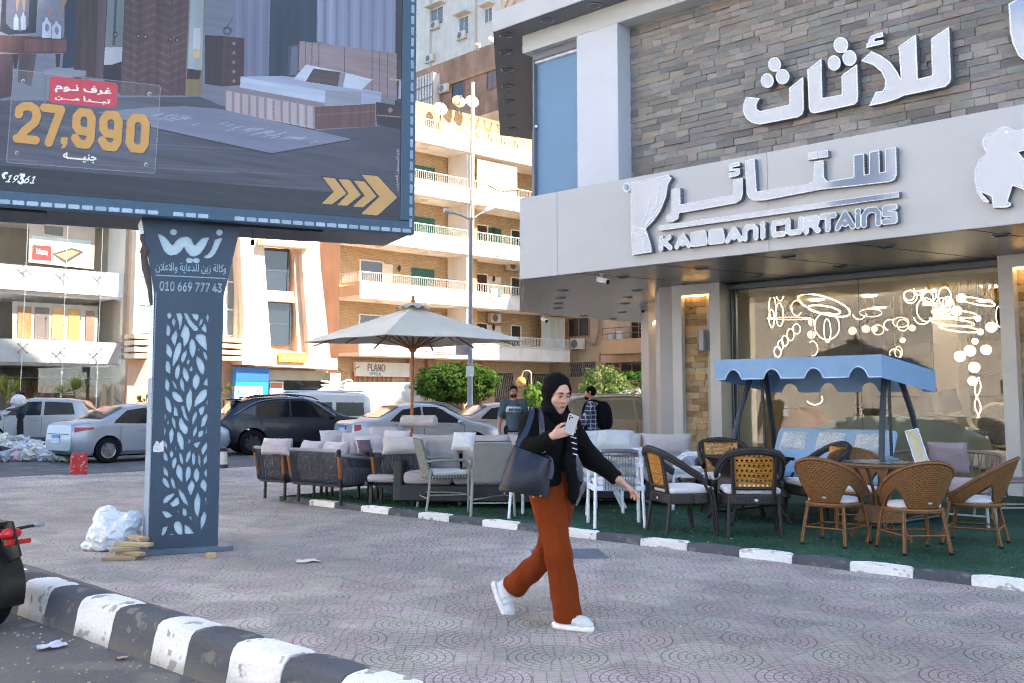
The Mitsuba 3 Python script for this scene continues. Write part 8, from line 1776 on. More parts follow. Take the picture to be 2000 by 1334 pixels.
t0 = tq + fx * -.13; t1 = tq + fx * .15
part(f'{m1}__shirt', 'lettering', xf(ext(fit(latin('LUKKU DENIM'),[(-.15,-.02),(.15,-.02),(.15,.035),(-.15,.035)]),.012), np.column_stack([np.append(-l1 * -1 if np.dot(-l1,[1,0,0]) < 0 else -l1,0),[0,0,1,0], np.append(f1,0), np.append(tq + [0,0,.005] - f1 * .022,1)])), '#39454d', 'cloth', 0, False)
def plaid(p, n, uv):
    a, b = p.x * .8 + p.y * .6, p.z
    s = smoothstep(.35,.45, dr.abs(a / .075 - dr.floor(a / .075) - .5)) ; t = smoothstep(.35,.45, dr.abs(b / .075 - dr.floor(b / .075) - .5))
    return mix(mix([.035,.045,.075],[.42,.44,.46], s * .75),[.5,.52,.53], t * .7)
scene['plaid'] = two({'type': 'principled', 'base_color': proc(plaid), 'roughness': .95, 'specular': .1})
m2, j2, M2, f2, l2 = man('man in checked shirt with a black backpack, turned away to the left', 1152,768,17.6,1.75,(-.95,.12),('plaid',), '#2c4566', {'l': ((.08,.22,1.16),(.22,.24,.98)), 'r': ((-.05,-.25,1.15),(.04,-.27,.92))}, extra='profile')
bk = thing('backpack', 'black backpack on the back of the man in the checked shirt', 'backpack')
bc = j2['chest'] - f2 * .22 + [0,0,-.02]
part(bk, 'body', sdf_mesh(lambda P: smin(ellip(P, bc, (.15,.17,.24)), ellip(P, bc + [0,0,-.12] - f2 * .03,(.13,.15,.15)),.05), bc - .35, bc + .35,.012), '#141416', 'cloth', .2, True)
part(bk, 'strap', cat([tube(curve([bc + [0,0,.2], j2[n + 'sh'] + [0,0,.09], j2[n + 'sh'] + f2 * .12 + [0,0,-.05], j2['chest'] + f2 * .1 + (j2[n + 'sh'] - j2['neck']) * .8 + [0,0,-.2], bc + [0,0,-.15]],18),.02,6) for n in 'lr']), '#18181a', 'cloth', .1, True)
man('man in a dark cap and grey shirt carrying white bags behind the parked hatchback', 42,770,34.0,1.72,(-.8,-.5), '#3c4a50', '#2b2d33', {'l': ((.1,.24,1.14),(.3,.2,1.1)), 'r': ((.1,-.24,1.14),(.32,-.15,1.12))}, skin='#6d4a38', cap='#4a3a3a', h=.016)
q = PY(36,783,33.4); solo('shopping_bag', 'bundle of white bags in the arms of the capped man', 'bag', sdf_mesh(lambda P: ellip(P, q, (.26,.2,.2)) + folds(P, 9,.12,(1,1,1),4), q - .4, q + .4,.025), '#d8d4cc', 'matte', .2,40)
# ================================================================ vehicles
def wheel(k, M, r, w=.2, rim='#9a9da1', n=7, name='wheel'):
    a = np.linspace(0,2 * np.pi, 29)
    wk = part(k, name, xf(lathe([(r * .62,-w / 2),(r * .9,-w / 2),(r, -w * .36),(r, w * .36),(r * .9, w / 2),(r * .62, w / 2),(r * .6, w * .3),(r * .6,-w * .3)],28), M), '#141517', 'matte', .3,40)
    m = [lathe([(r * .56, w * .42),(r * .64, w * .47),(r * .64, w * .3),(r * .5, w * .25),(0, w * .18)],24), mv(lathe([(0, w * .06),(r * .13, w * .05),(r * .13,0)],12),(0,0, w * .36))]
    for i in range(n):
        b = 2 * np.pi * i / n; c, s = math.cos(b), math.sin(b); m.append(bar((r * .1 * c, r * .1 * s, w * .36),(r * .6 * c, r * .6 * s, w * .36), r * .2, w * .14, up=(0,0,1)))
    part(wk, 'rim', xf(cat(m), M), rim, 'metal', .1,30)
def car(name, label, M, L, W, top, belt, color, wheels, r=.32, zb=.2, side_w=(), screens=(), roof_k=.74, group=None, rim='#a6a9ad', spokes=7, extra=None, mat='carpaint', kind='car', glass='#1b2226'):
    """Body lofted over its length: top and belt lines as (x, z), rear at -L/2, front at +L/2."""
    tx, tz = np.array(top, float).T; bx, bz = np.array(belt, float).T
    X = np.unique(np.concatenate([np.linspace(-L / 2, L / 2,54), tx])); hw = W / 2
    plan = lambda x: hw * (1 - .20 * np.clip((np.abs(x) - (L / 2 - .55)) / .55,0,1) ** 2.2)
    T_ = lambda x: np.interp(x, tx, tz)
    def sec(x):
        w, t, b = plan(x), T_(x), min(np.interp(x, bx, bz), T_(x) - .02)
        k = np.clip((t - b) / .42,0,1); wr = w * (.93 * (1 - k) + roof_k * k)
        up = np.clip((np.abs(x) - (L / 2 - .25)) / .25,0,1) * .12; z0 = zb + up
        return np.array([(0, z0),(w * .86, z0),(w * .97, z0 + .1),(w, (z0 + b) * .52),(w * .985, b - .06),(w * .96, b),(wr + (w * .96 - wr) * .45, b + (t - b) * .5),(wr * 1.03, t - .09 * k - .012),(wr * .93, t - .025 * k),(wr * .6, t - .004),(0, t + .012 * k)])
    S_ = np.array([sec(x) for x in X]); n = S_.shape[1]
    ring = np.concatenate([S_, np.stack([-S_[:, -2:0:-1,0], S_[:, -2:0:-1,1]],-1)],1); nr = ring.shape[1]
    v = np.stack([np.repeat(X[:, None], nr, 1), ring[:, :, 0], ring[:, :, 1]],-1).reshape(-1,3)
    i, j = np.meshgrid(np.arange(len(X) - 1), np.arange(nr), indexing='ij'); j2 = (j + 1) % nr; q = np.stack([i * nr + j, (i + 1) * nr + j, (i + 1) * nr + j2, i * nr + j2],-1).reshape(-1,4)
    f = np.vstack([q[:, [0,1,2]], q[:, [0,2,3]]]); c0 = len(v); v = np.vstack([v, v[:nr].mean(0), v[-nr:].mean(0)]); kk_ = np.arange(nr)
    f = np.vstack([f, np.stack([np.full(nr, c0), kk_, (kk_ + 1) % nr],1), np.stack([np.full(nr, c0 + 1), len(v) - 2 - nr + (kk_ + 1) % nr, len(v) - 2 - nr + kk_],1)])
    if trimesh.Trimesh(v, f, process=False).volume < 0: f = f[:, ::-1]
    man_ = m3.Manifold(m3.Mesh(v.astype(np.float32), f.astype(np.uint32)))
    for x in wheels:
        man_ = man_ - m3.Manifold.cylinder(W + 1, r * 1.17, r * 1.17,36, True).rotate((90,0,0)).translate((x, 0, r))
    mm = man_.to_mesh(); k = thing(name, label, kind, group)
    part(k, 'body', (np.array(mm.vert_properties[:, :3], float), np.array(mm.tri_verts)), color, mat, .04,32, Mw=M)
    part(k, 'underside', box(-L / 2 + .25, L / 2 - .25,-hw * .78, hw * .78, zb * .8,.62), '#0d0e10', 'matte', .1, False, Mw=M)
    def yat(x, z): s = sec(x); return float(np.interp(z, s[1:, 1], s[1:, 0]))
    def onside(pts, sd, off=.007, nu=14, nv=4):
        lo_, up_ = np.array(pts[0], float), np.array(pts[1], float)
        def fn(u, v):
            a = np.stack([np.interp(u, np.linspace(0,1, len(lo_)), lo_[:, m]) for m in (0,1)],-1); b = np.stack([np.interp(u, np.linspace(0,1, len(up_)), up_[:, m]) for m in (0,1)],-1)
            p = a + (b - a) * v[..., None]; y = np.vectorize(yat)(p[..., 0], p[..., 1]) + off; return p[..., 0], sd * y, p[..., 1]
        m = grid(nu, nv, fn); return m if sd < 0 else (m[0], m[1][:, ::-1])
    for sd in (-1,1):
        for pts in side_w: part(k, 'side_window', onside(pts, sd), glass, 'carglass', .05, True, Mw=M)
        for x in (extra or {}).get('seams', ()): part(k, 'door_seam', onside(([(x, zb + .16),(x + .012, zb + .16)],[(x, np.interp(x, bx, bz) - .01),(x + .012, np.interp(x, bx, bz) - .01)]), sd, .002,1,12), '#17191c', 'matte', 0, True, Mw=M)
        for x in (extra or {}).get('handles', ()): z = np.interp(x, bx, bz) - .12; part(k, 'door_handle', mv(cbox(-.09,.09,-.02,.02,-.016,.016,.006),(x, sd * (yat(x, z) + .014), z)), color, mat, 0, False, Mw=M)
        for pts, c in (extra or {}).get('lights', ()): part(k, 'lamp', onside(pts, sd, .008,8,3), c, 'gloss', .1, True, Mw=M)
        if (extra or {}).get('mirror') is not None: x = extra['mirror']; z = np.interp(x, bx, bz) + .07; part(k, 'mirror', mv(ball((0,0,0),(.07,.1,.065),9),(x, sd * (yat(x, z - .07) + .1), z)),(extra or {}).get('mc', color), mat, 0, True, Mw=M)
        for x in wheels: wheel(k, np.asarray(M) @ Mx((x, sd * (plan(x) - .11), r), rx=-sd * math.pi / 2), r, .2, rim, spokes)
    for x0, x1, wf_ in screens:
        def fn(u, v): x = x0 + (x1 - x0) * u; wv = np.vectorize(lambda a: sec(a)[8,0])(x); s = (v * 2 - 1) * wf_; return x, s * wv, np.interp(x, tx, tz) + .012 + .004 * (1 - s ** 2)
        m = grid(12,8, fn); part(k, 'windscreen', m, glass, 'carglass', .05, True, Mw=M)
    for end, c in (extra or {}).get('plates', ()):
        pl = mv(box(-.008,.008,-.2,.2,-.1,.1),(end[0], end[1], end[2])); p_ = part(k, 'number_plate', pl, '#d3dae0', 'satin', .05, False, Mw=M); part(p_, 'band', mv(box(-.011,.011,-.2,.2,.035,.1),(end[0], end[1], end[2])), '#2f8fd6', 'satin', 0, False, Mw=M)
    for nm, m, c, mt in (extra or {}).get('parts', ()): part(k, nm, m, c, mt, .08,30, Mw=M)
    return k
def on_road(px, py, Y, deg, s=1.0):
    p = PY(px, py, Y); return Mx((p[0], p[1], float(road_h(p[0], p[1]))), math.radians(deg), s=s)
sedan_top = [(-2.25,.62),(-2.22,.95),(-2.1,1.02),(-1.55,1.06),(-.85,1.40),(-.35,1.47),(.2,1.46),(.5,1.40),(1.25,1.0),(1.9,.88),(2.15,.78),(2.25,.5)]
sedan_belt = [(-2.25,.84),(-1.5,.95),(1.2,.90),(2.25,.7)]
sedan_win = [([(-1.22,1.0),(-.9,.985),(-.27,.97)],[(-1.15,1.06),(-.8,1.31),(-.27,1.385)]),([(-.21,.97),(.6,.945),(.93,.94)],[(-.21,1.385),(.25,1.375),(.80,1.06)])]
tail = '#a32a1c'
seds = dict(side_w=sedan_win, screens=((-1.48,-.84,.9),(1.16,.46,.92)))
car('silver_sedan', 'silver saloon car parked behind the billboard pillar, seen from its rear right corner', on_road(278,850,27.2,48),4.5,1.76, sedan_top, sedan_belt, '#a8aeb8', (-1.35,1.33), **seds,
    extra=dict(seams=(-.24,-1.05,.98), handles=(-.45,.6), lights=[(([(-2.19,.78),(-1.75,.86)],[(-2.17,.90),(-1.75,.90)]), tail)], mirror=.82, plates=[((-2.262,.1,.60),0)], parts=[('bumper_reflector', mv(box(-.01,.01,-.1,.1,-.02,.02),(-2.225,-.62,.58)), '#7d2018', 'gloss'),('aerial', tube([(-.6,0,1.46),(-.85,0,1.66)],.008,5), '#17181a', 'matte'),('trunk_lid', cbox(-2.268,-2.235,-.55,.55,.72,.74,.006), '#6d7178', 'carpaint')]))
car('silver_sedan', 'silver saloon car with blue and white rear plate parked beyond the lounge seats', on_road(818,850,28.5,30),4.5,1.74, sedan_top, sedan_belt, '#b4b9bf', (-1.35,1.33), **seds,
    extra=dict(seams=(-.24,-1.05,.98), handles=(-.45,.6), lights=[(([(-2.2,.74),(-2.02,.80)],[(-2.18,.92),(-2.02,.92)]), tail)], mirror=.82, plates=[((-2.262,.0,.80),0)], parts=[('trim', cbox(-2.27,-2.24,-.34,.34,.9,.93,.006), '#d9dcdf', 'metal')]))
car('dark_sedan', 'dark grey car facing left behind the silver saloon, only its roof and grille visible', on_road(818,840,33,205),4.6,1.8,[(x, z * 1.04) for x, z in sedan_top], sedan_belt, '#5d5a55', (-1.35,1.33), **seds, glass='#8d826e',
    extra=dict(mirror=.82, lights=[(([(1.9,.68),(2.2,.62)],[(1.9,.82),(2.18,.76)]), '#d9d9d4')], parts=[('grille', cbox(2.235,2.27,-.5,.5,.5,.74,.01), '#1b1c1e', 'gloss'),('emblem', xf(lathe([(.0,0),(.08,0),(.08,.015),(0,.02)],16), Mx((2.275,0,.64), ry=math.pi / 2)), '#c9cccf', 'metal')]))
car('silver_sedan', 'silver car at the end of the row, next to the man in the T-shirt', on_road(985,845,32,28),4.4,1.74, sedan_top, sedan_belt, '#b7aca4', (-1.35,1.33), **seds, extra=dict(mirror=.82, seams=(-.24,), lights=[(([(-2.2,.74),(-1.95,.80)],[(-2.18,.94),(-1.95,.92)]), tail)]))
suv_top = [(-2.25,.6),(-2.24,1.0),(-2.12,1.12),(-1.78,1.52),(-1.3,1.64),(-.4,1.67),(.25,1.62),(.6,1.52),(1.3,1.12),(1.9,1.02),(2.15,.9),(2.25,.6)]
suv_belt = [(-2.25,1.0),(-1.3,1.08),(1.3,1.0),(2.25,.85)]
suv_win = [([(-1.75,1.18),(-1.0,1.1),(-.32,1.08)],[(-1.7,1.22),(-1.1,1.47),(-.32,1.55)]),([(-.26,1.08),(.6,1.06),(.98,1.06)],[(-.26,1.55),(.2,1.52),(.9,1.12)])]
car('dark_suv', 'dark blue sports utility car parked right of the billboard pillar', on_road(572,850,30.5,26),4.62,1.86, suv_top, suv_belt, '#121a26', (-1.38,1.36), r=.36, zb=.26, side_w=suv_win, screens=((-2.08,-1.76,.85),(1.24,.62,.92)), rim='#3d4043', glass='#14191d',
    extra=dict(seams=(-.29,-1.15,1.0), handles=(-.55,.5), mirror=.92, lights=[(([(-2.2,.92),(-1.75,.98)],[(-2.18,1.0),(-1.75,1.02)]), '#2a0e0c')], plates=[((-2.262,.45,.86),0)],
    parts=[('spoiler', cbox(-2.1,-1.66,-.62,.62,1.56,1.6,.015), '#0c0f14', 'gloss'),('roof_rail', cat([tube(curve([(-1.5, s * .60,1.63),(-.4, s * .62,1.72),(.3, s * .62,1.66),(.6, s * .60,1.56)],12),.018,6) for s in (-1,1)]), '#101317', 'satin'),('chrome_line', cat([tube(curve([(-1.9, s * .86,1.14),(-1.2, s * .76,1.52),(-.4, s * .71,1.6),(.3, s * .72,1.56),(1.05, s * .84,1.1)],20),.014,5) for s in (-1,1)]), '#b9bec4', 'metal'),('aerial', cbox(-1.2,-1.0,-.03,.03,1.66,1.72,.02), '#0d1015', 'gloss')]))
car('beige_suv', 'beige four wheel drive parked behind the man with the backpack', on_road(1232,848,26.5,18),4.6,1.85,[(x, z * 1.0) for x, z in [(-2.25,.6),(-2.25,1.0),(-2.18,1.15),(-2.0,1.6),(-1.6,1.68),(-.4,1.7),(.25,1.66),(.6,1.55),(1.2,1.12),(2.1,1.0),(2.25,.7)]], suv_belt, '#b3a58e', (-1.38,1.36), r=.37, zb=.3, side_w=[([(-1.95,1.16),(-1.2,1.12)],[(-1.85,1.54),(-1.2,1.56)]),([(-1.08,1.12),(-.28,1.08)],[(-1.08,1.56),(-.28,1.58)]),([(-.2,1.08),(.92,1.06)],[(-.2,1.58),(.85,1.14)])], screens=((-2.16,-2.0,.9),(1.15,.62,.92)), glass='#8f8a7c',
    extra=dict(seams=(-.25,-1.14), handles=(-.5,.5), lights=[(([(-2.22,.82),(-2.0,.82)],[(-2.2,1.12),(-2.0,1.12)]), tail)], parts=[('rear_window', mv(box(-.02,.02,-.66,.66,-.2,.2),(-2.13,0,1.36)), '#20262c', 'carglass'),('roof_rail', cat([tube([(-1.7, s * .62,1.73),(.2, s * .62,1.71)],.018,6) for s in (-1,1)]), '#cfc8ba', 'satin')]))
hatch_top = [(-1.9,.6),(-1.9,1.05),(-1.82,1.2),(-1.6,1.52),(-1.1,1.6),(.1,1.62),(.45,1.55),(1.05,1.12),(1.7,1.02),(1.88,.88),(1.95,.6)]
car('silver_hatchback', 'boxy silver hatchback facing left in front of the glass showroom', on_road(72,830,35.5,190),3.85,1.68, hatch_top, [(-1.9,1.0),(1.0,1.0),(1.95,.85)], '#b3b2b0', (-1.2,1.2), r=.33, side_w=[([(-1.42,1.06),(-.42,1.04)],[(-1.3,1.46),(-.42,1.5)]),([(-.32,1.04),(.78,1.03)],[(-.32,1.5),(.35,1.48)])], screens=((-1.82,-1.6,.9),(1.02,.48,.92)), spokes=5, glass='#2c3236', roof_k=.8,
    extra=dict(seams=(-.37,.82), handles=(-.2,-1.1), mirror=.8, lights=[(([(1.6,.8),(1.85,.76)],[(1.6,.96),(1.82,.9)]), '#d9dcdf')]))
van_top = [(-1.95,.6),(-1.95,1.1),(-1.9,1.65),(-1.7,1.78),(0,1.84),(1.2,1.78),(1.45,1.66),(1.85,1.0),(1.95,.6)]
car('white_van', 'small white minivan with sliding side windows behind the dark sports utility car', on_road(604,838,34,200),4.0,1.62, van_top, [(-1.95,.98),(1.5,.98),(1.95,.9)], '#d9d8d3', (-1.2,1.25), r=.29, mat='gloss', roof_k=.86, side_w=[([(-1.7,1.03),(-.75,1.03)],[(-1.66,1.47),(-.75,1.48)]),([(-.62,1.03),(.35,1.03)],[(-.62,1.48),(.35,1.48)]),([(.5,1.03),(1.5,1.03)],[(.5,1.48),(1.2,1.47)])], screens=((1.82,1.46,.9),), glass='#5f655f', kind='van',
    extra=dict(seams=(-.68,.42), parts=[('roof_panel', cbox(-1.7,.9,-.55,.55,1.82,1.87,.02), '#d5d4cf', 'gloss')]))
# box truck facing left, wind deflector over the cab
MT = on_road(742,845,38.5,190); tk_ = thing('box_truck', 'white box truck facing left with a wind deflector above its cab', 'truck')
wt = '#dcdad4'
part(tk_, 'box', cbox(-1.6,1.35,-.95,.95,.6,2.2,.03), wt, 'gloss', .04, False, Mw=MT)
for s in (-1,1): part(tk_, 'box_trim', cbox(1.35,1.4, s * .93 - .03, s * .93 + .03,.6,2.2,.01), '#b9b8b3', 'satin', .05, False, Mw=MT)
part(tk_, 'corner_light', cat([cbox(1.33,1.41, s * .9 - .06, s * .9 + .06, z, z + .1,.01) for s in (-1,1) for z in (.62,2.12)]), '#3d6fae', 'gloss', 0, False, Mw=MT)
cabp = Polygon([(1.45,.35),(2.75,.35),(2.78,.95),(2.55,1.55),(2.4,1.72),(1.45,1.74)])
part(tk_, 'cab', xf(ext(cabp, 1.6,-.8), Mx(rx=math.pi / 2)), wt, 'gloss', .04,30, Mw=MT)
for s in (-1,1): part(tk_, 'cab_window', mv(xf(ext(Polygon([(1.65,1.08),(2.45,1.05),(2.28,1.55),(1.65,1.6)]),.02,-.01), Mx(rx=math.pi / 2)),(0, s * .805,0)), '#22282b', 'carglass', .05, False, Mw=MT)
part(tk_, 'windscreen', xf(box(-.72,.72,-.28,.28,-.01,.01), Mx((2.68,0,1.27), rz=math.pi / 2, rx=math.radians(69))), '#22282b', 'carglass', .05, False, Mw=MT)
part(tk_, 'wind_deflector', xf(ext(Polygon([(1.5,1.78),(2.45,1.78),(2.35,1.9),(1.65,2.3),(1.5,2.3)]),1.3,-.65), Mx(rx=math.pi / 2)), '#cfcec9', 'satin', .06,30, Mw=MT)
part(tk_, 'chassis', box(-1.5,2.6,-.5,.5,.35,.6), '#1d1e20', 'matte', .1, False, Mw=MT)
for x in (-.9,2.1):
    for s in (-1,1): wheel(tk_, MT @ Mx((x, s * .72,.36), rx=-s * math.pi / 2),.36,.22, '#c9c9c5', 5)
# motorbike cut by the left edge, seen from behind
mo = G(12,1246,-.268); MMo = Mx((mo[0] - .33, mo[1] + .27,-.268), math.radians(152)); mk = thing('motorbike', 'black motorbike with red tail light at the left edge beside the painted kerb', 'motorbike')
wheel(mk, MMo @ Mx((0,0,.31), rx=-math.pi / 2),.31,.15, '#2b2c2e', 5, 'rear_wheel'); wheel(mk, MMo @ Mx((1.36,0,.31), rx=-math.pi / 2),.31,.12, '#2b2c2e', 5, 'front_wheel')
tr_ = [(.31 * math.cos(a),.0,.31 + .31 * math.sin(a)) for a in np.linspace(0,2 * np.pi, 40, endpoint=False)]
part(mk, 'rear_mudguard', xf(grid(14,6, lambda u, v: (-.36 * np.cos(u * 1.9 - .35),(v - .5) * .2 * (1.1 - .2 * u),.33 + .37 * np.sin(u * 1.9 - .35))), Mx()), '#17181a', 'satin', .2, True, Mw=MMo)
part(mk, 'exhaust', cat([tube([(.55,.14,.30),(.2,.16,.36),(-.08,.19,.44),(-.40,.21,.51)], np.array([.03,.05,.068,.068]),14)]), '#1b1c1e', 'satin', .1,40, Mw=MMo)
part(mk, 'exhaust_tip', mv(xf(lathe([(.035,-.02),(.069,-.02),(.069,.012),(.045,.012),(.04,-.03)],16), Mx(ry=math.radians(-68))),(-.41,.212,.512)), '#3a3b3d', 'metal', .1,40, Mw=MMo)
part(mk, 'tail_light', mv(ball((0,0,0),(.05,.09,.045),9),(-.3,0,.74)), '#c4161c', 'gloss', 0, True, Mw=MMo)
part(mk, 'reflector', mv(cbox(-.01,.01,-.11,.11,-.018,.018,.005),(-.36,-.02,.68)), '#b5161a', 'gloss', 0, False, Mw=MMo)
part(mk, 'plate_holder', cat([bar((-.24,0,.8),(-.36,0,.55),.16,.02, up=(0,1,0)), bar((-.2,0,.78),(.1,0,.8),.14,.08)]), '#1a1b1d', 'satin', .1, False, Mw=MMo)
for s in (-1,1):
    ik = part(mk, 'indicator', cat([tube([(-.26,0,.76),(-.3, s * .2,.78)],.012,6)]), '#17181a', 'satin', 0, True, Mw=MMo); part(ik, 'lens', mv(ball((0,0,0),(.025,.055,.022),7),(-.3, s * .24,.785)), '#8d939b', 'gloss', 0, True, Mw=MMo)
    part(mk, 'swing_arm', bar((0, s * .12,.31),(.62, s * .12,.36),.05,.07), '#222326', 'satin', .1, False, Mw=MMo); part(mk, 'shock', tube([(.1, s * .14,.42),(.2, s * .14,.78)],.03,8), '#a3181c', 'gloss', .1, True, Mw=MMo)
    part(mk, 'fork', tube([(1.36, s * .1,.31),(1.1, s * .1,.98)],.025,7), '#3c3d40', 'metal', .1, True, Mw=MMo)
part(mk, 'seat', xf(slab(.7,.26,.11,.04,.02), Mx((.2,0,.70))), '#141416', 'satin', .2,40, Mw=MMo)
part(mk, 'fuel_tank', mv(ball((0,0,0),(.3,.16,.17),12),(.68,0,.88)), '#8d1418', 'gloss', .05, True, Mw=MMo)
part(mk, 'engine', cbox(.4,.85,-.16,.16,.28,.66,.04), '#26272a', 'metal', .2, False, Mw=MMo)
part(mk, 'handlebar', tube(curve([(.95,-.36,1.08),(1.08,-.15,1.04),(1.08,.15,1.04),(.95,.36,1.08)],14),.014,6), '#1c1d1f', 'satin', 0, True, Mw=MMo)
# ================================================================ trees, street furniture, litter
def foliage(n, fn, size, seed, droop=.4):
    r = np.random.default_rng(seed); P, N = fn(n, r); V = []
    a = r.normal(size=(n, 3)); a -= (a * N).sum(1, keepdims=True) * N * .8; a /= np.linalg.norm(a, axis=1, keepdims=True); b = np.cross(N, a); b /= np.linalg.norm(b, axis=1, keepdims=True) + 1e-9
    s = (size * r.uniform(.6,1.3, n))[:, None]
    v = np.stack([P - a * s * .5, P + b * s * .28 + N * s * .06, P + a * s * .6 - [0,0,1] * s * droop * .3, P - b * s * .28 + N * s * .06],1).reshape(-1,3); i = np.arange(n)[:, None] * 4
    return v, np.vstack([i + [0,1,2], i + [0,2,3]])
def blob(c, R, seed, nclump=40):
    c, R = np.asarray(c, float), np.asarray(R, float)
    def fn(n, r):
        d = r.normal(size=(nclump, 3)); d /= np.linalg.norm(d, axis=1, keepdims=True); cc = d * (r.uniform(.5,.95, nclump) ** .5)[:, None]
        k = r.integers(0, nclump, n); e = r.normal(size=(n, 3)); e /= np.linalg.norm(e, axis=1, keepdims=True); q = cc[k] + e * .19 * r.uniform(.5,1.05, n)[:, None]
        N = q + e * .8 + [0,0,.3] + r.normal(size=(n, 3)) * .25; return c + q * R, N / np.linalg.norm(N, axis=1, keepdims=True)
    return fn
def crown(parent, c, R, n, size, cols, seed, nclump=45):
    k = None
    for i, col in enumerate(cols):
        m = foliage(n // len(cols), blob(c, R, seed * 10 + i, nclump), size, seed * 7 + i)
        if k is None: k = part(parent, 'crown', m, col, 'leaf', .5, False)
        else: part(k, 'foliage', m, col, 'leaf', .5, False, kind='stuff')
tc = PY(892,748,37.5); td = thing('pruned_tree', 'small street tree clipped into a flat green cushion on forking pale trunks', 'tree')
crown(td, tc, (1.58,1.3,.74),15000,.11,('#3f5a28', '#566f31', '#2c451b'),4,120)
base = np.array([tc[0] + .1, tc[1],-.14])
part(td, 'trunk', cat([tube(curve([base, base + [.02,0,.7], q0_],8), r_, 7) for q0_, r_ in ((tc + [-.85,0,-.2], np.linspace(.10,.05,8)),(tc + [.05,.1,-.1], np.linspace(.11,.05,8)),(tc + [.7,0,-.25], np.linspace(.09,.04,8)),(tc + [-.3,-.2,0.0], np.linspace(.06,.03,8)))]), '#a48a6c', 'rough', .3, True)
for i, (px, py, Y, R, lb, cols) in enumerate(((1180,762,44,(1.15,.9,1.05), 'loose pale green bush at the corner behind the man with the backpack', ('#6d8146', '#84935a', '#566c35')),(1236,758,45,(1.5,.9,.75), 'dark green clipped hedge bush left of the shop columns', ('#33541f', '#47692a', '#264517')),(1238,780,43,(.8,.6,.45), 'low grey leaved shrub in front of the dark hedge', ('#a8aaa0', '#b9bbb4', '#8b9080')),(1047,776,40,(.5,.5,.6), 'small light green shrub behind the walking woman', ('#668a34', '#7b9a48', '#52732a')))):
    b = thing('shrub', lb, 'shrub'); q = PY(px, py, Y); crown(b, q, R, 6000 if i < 2 else 2600,.10, cols, 20 + i); part(b, 'stem', tube([(q[0], q[1],-.15), q],.05,6), '#5d4a38', 'rough', .2, True)
def palm(px, py, Y, R, n, lb, seed):
    r = np.random.default_rng(seed); q = PY(px, py, Y); k = thing('fan_palm', lb, 'plant', None); part(k, 'stem', tube([(q[0], q[1],-.15), q - [0,0,.1]],.09,7), '#6d5a40', 'rough', .3, True)
    for c in range(n):
        a = r.uniform(0,2 * np.pi); el = r.uniform(.35,1.4); d = np.array([math.cos(a) * math.cos(el), math.sin(a) * math.cos(el) * .6, math.sin(el)]); t = q + d * R * .45; s = np.cross(d, [0,.9,.3]); s /= np.linalg.norm(s); ms = [tube([q, t],.012,4)]
        for j in np.linspace(-1.25,1.25,15):
            e = d * math.cos(j) + s * math.sin(j); p2 = t + e * R * .6; w_ = np.cross(e, d + [.1,.2,.3]); w_ = w_ / (np.linalg.norm(w_) + 1e-9) * .022; ms.append((np.array([t, t + e * R * .3 + w_, p2, t + e * R * .3 - w_]), np.array([[0,1,2],[0,2,3]])))
        part(k, 'frond', cat(ms), jit('#84893f', .25), 'leaf', .3, False)
palm(145,778,38.5,.9,9, 'fan palm with yellowish leaves behind the silver hatchback', 1); palm(14,782,37,1.0,10, 'fan palm at the far left edge beside the capped man', 2); palm(285,790,37,.5,5, 'small fan palm half hidden by the left edge of the billboard pillar', 3); palm(440,772,40,.5,6, 'small young palm right of the billboard pillar', 5)
for px, py0, py1, dx in ((195,795,750,10),(205,795,752,-3),(218,795,749,1),(16,780,742,3),(27,790,741,-4)):
    a, b = PY(px, py0,38), PY(px + dx, py1,38); solo('cut_stem', {195: 'leaning bare cut stem behind the hatchback, leftmost of its three', 205: 'middle bare cut stem behind the hatchback', 218: 'upright bare cut stem behind the hatchback, rightmost of its three', 16: 'upright bare stem in the palm at the left edge', 27: 'leaning bare stem in the palm at the left edge'}[px], 'stem', tube([a - [0,0,.6], a * .5 + b * .5 + [.03,0,0], b], np.array([.08,.07,.06]),7), '#b59a78', 'rough', .4, True, 'bare cut stems')
# lamp post with two arms, street sign plates
LY = 34.0; lp = PY(918,790, LY); lt = PY(920,425, LY); lk = thing('street_lamp', 'slim steel lamp post with two outstretched lamp arms', 'street lamp')
part(lk, 'post', tube([(lp[0], lp[1],-.15),(lp[0], lp[1],2.6),(lt[0], lt[1], lt[2])], np.array([.11,.085,.06]),12), '#8f9296', 'satin', .35, True)
part(lk, 'base', mv(lathe([(0,0),(.16,0),(.15,.5),(.11,.6)],12),(lp[0], lp[1],-.15)), '#7d8084', 'satin', .3,40)
for px, py, lbx in ((873,412,0),(957,408,1)):
    e = PY(px, py, LY - .3 + .6 * lbx); part(lk, 'arm', tube([lt - [0,0,.1], e * .4 + lt * .6 - [0,0,.02], e],.03,6), '#9a9da0', 'satin', .2, True); part(lk, 'lamp_head', tube([e - (e - lt) * .25, e + (e - lt) * .12], np.array([.06,.09]),8), '#b9bcbd', 'satin', .1,30)
pq_ = PY(918,725, LY - .13); part(lk, 'notice', mv(box(-.13,.13,-.004,.004,-.17,.17), pq_), '#dcdcd8', 'matte', .1, False)
for px, py, w_, h_, lb in ((903,675,.46,.62, 'weathered street name plate on the left side of the lamp post'),(935,654,.40,.4, 'small pale plate on the right side of the lamp post')):
    q = PY(px, py, LY - .05); solo('street_plate', lb, 'sign', mv(xf(box(-w_ / 2, w_ / 2,-.01,.01,-h_ / 2, h_ / 2), Mx(rz=.35)), q), '#b3aca8', 'rough', .5, False)
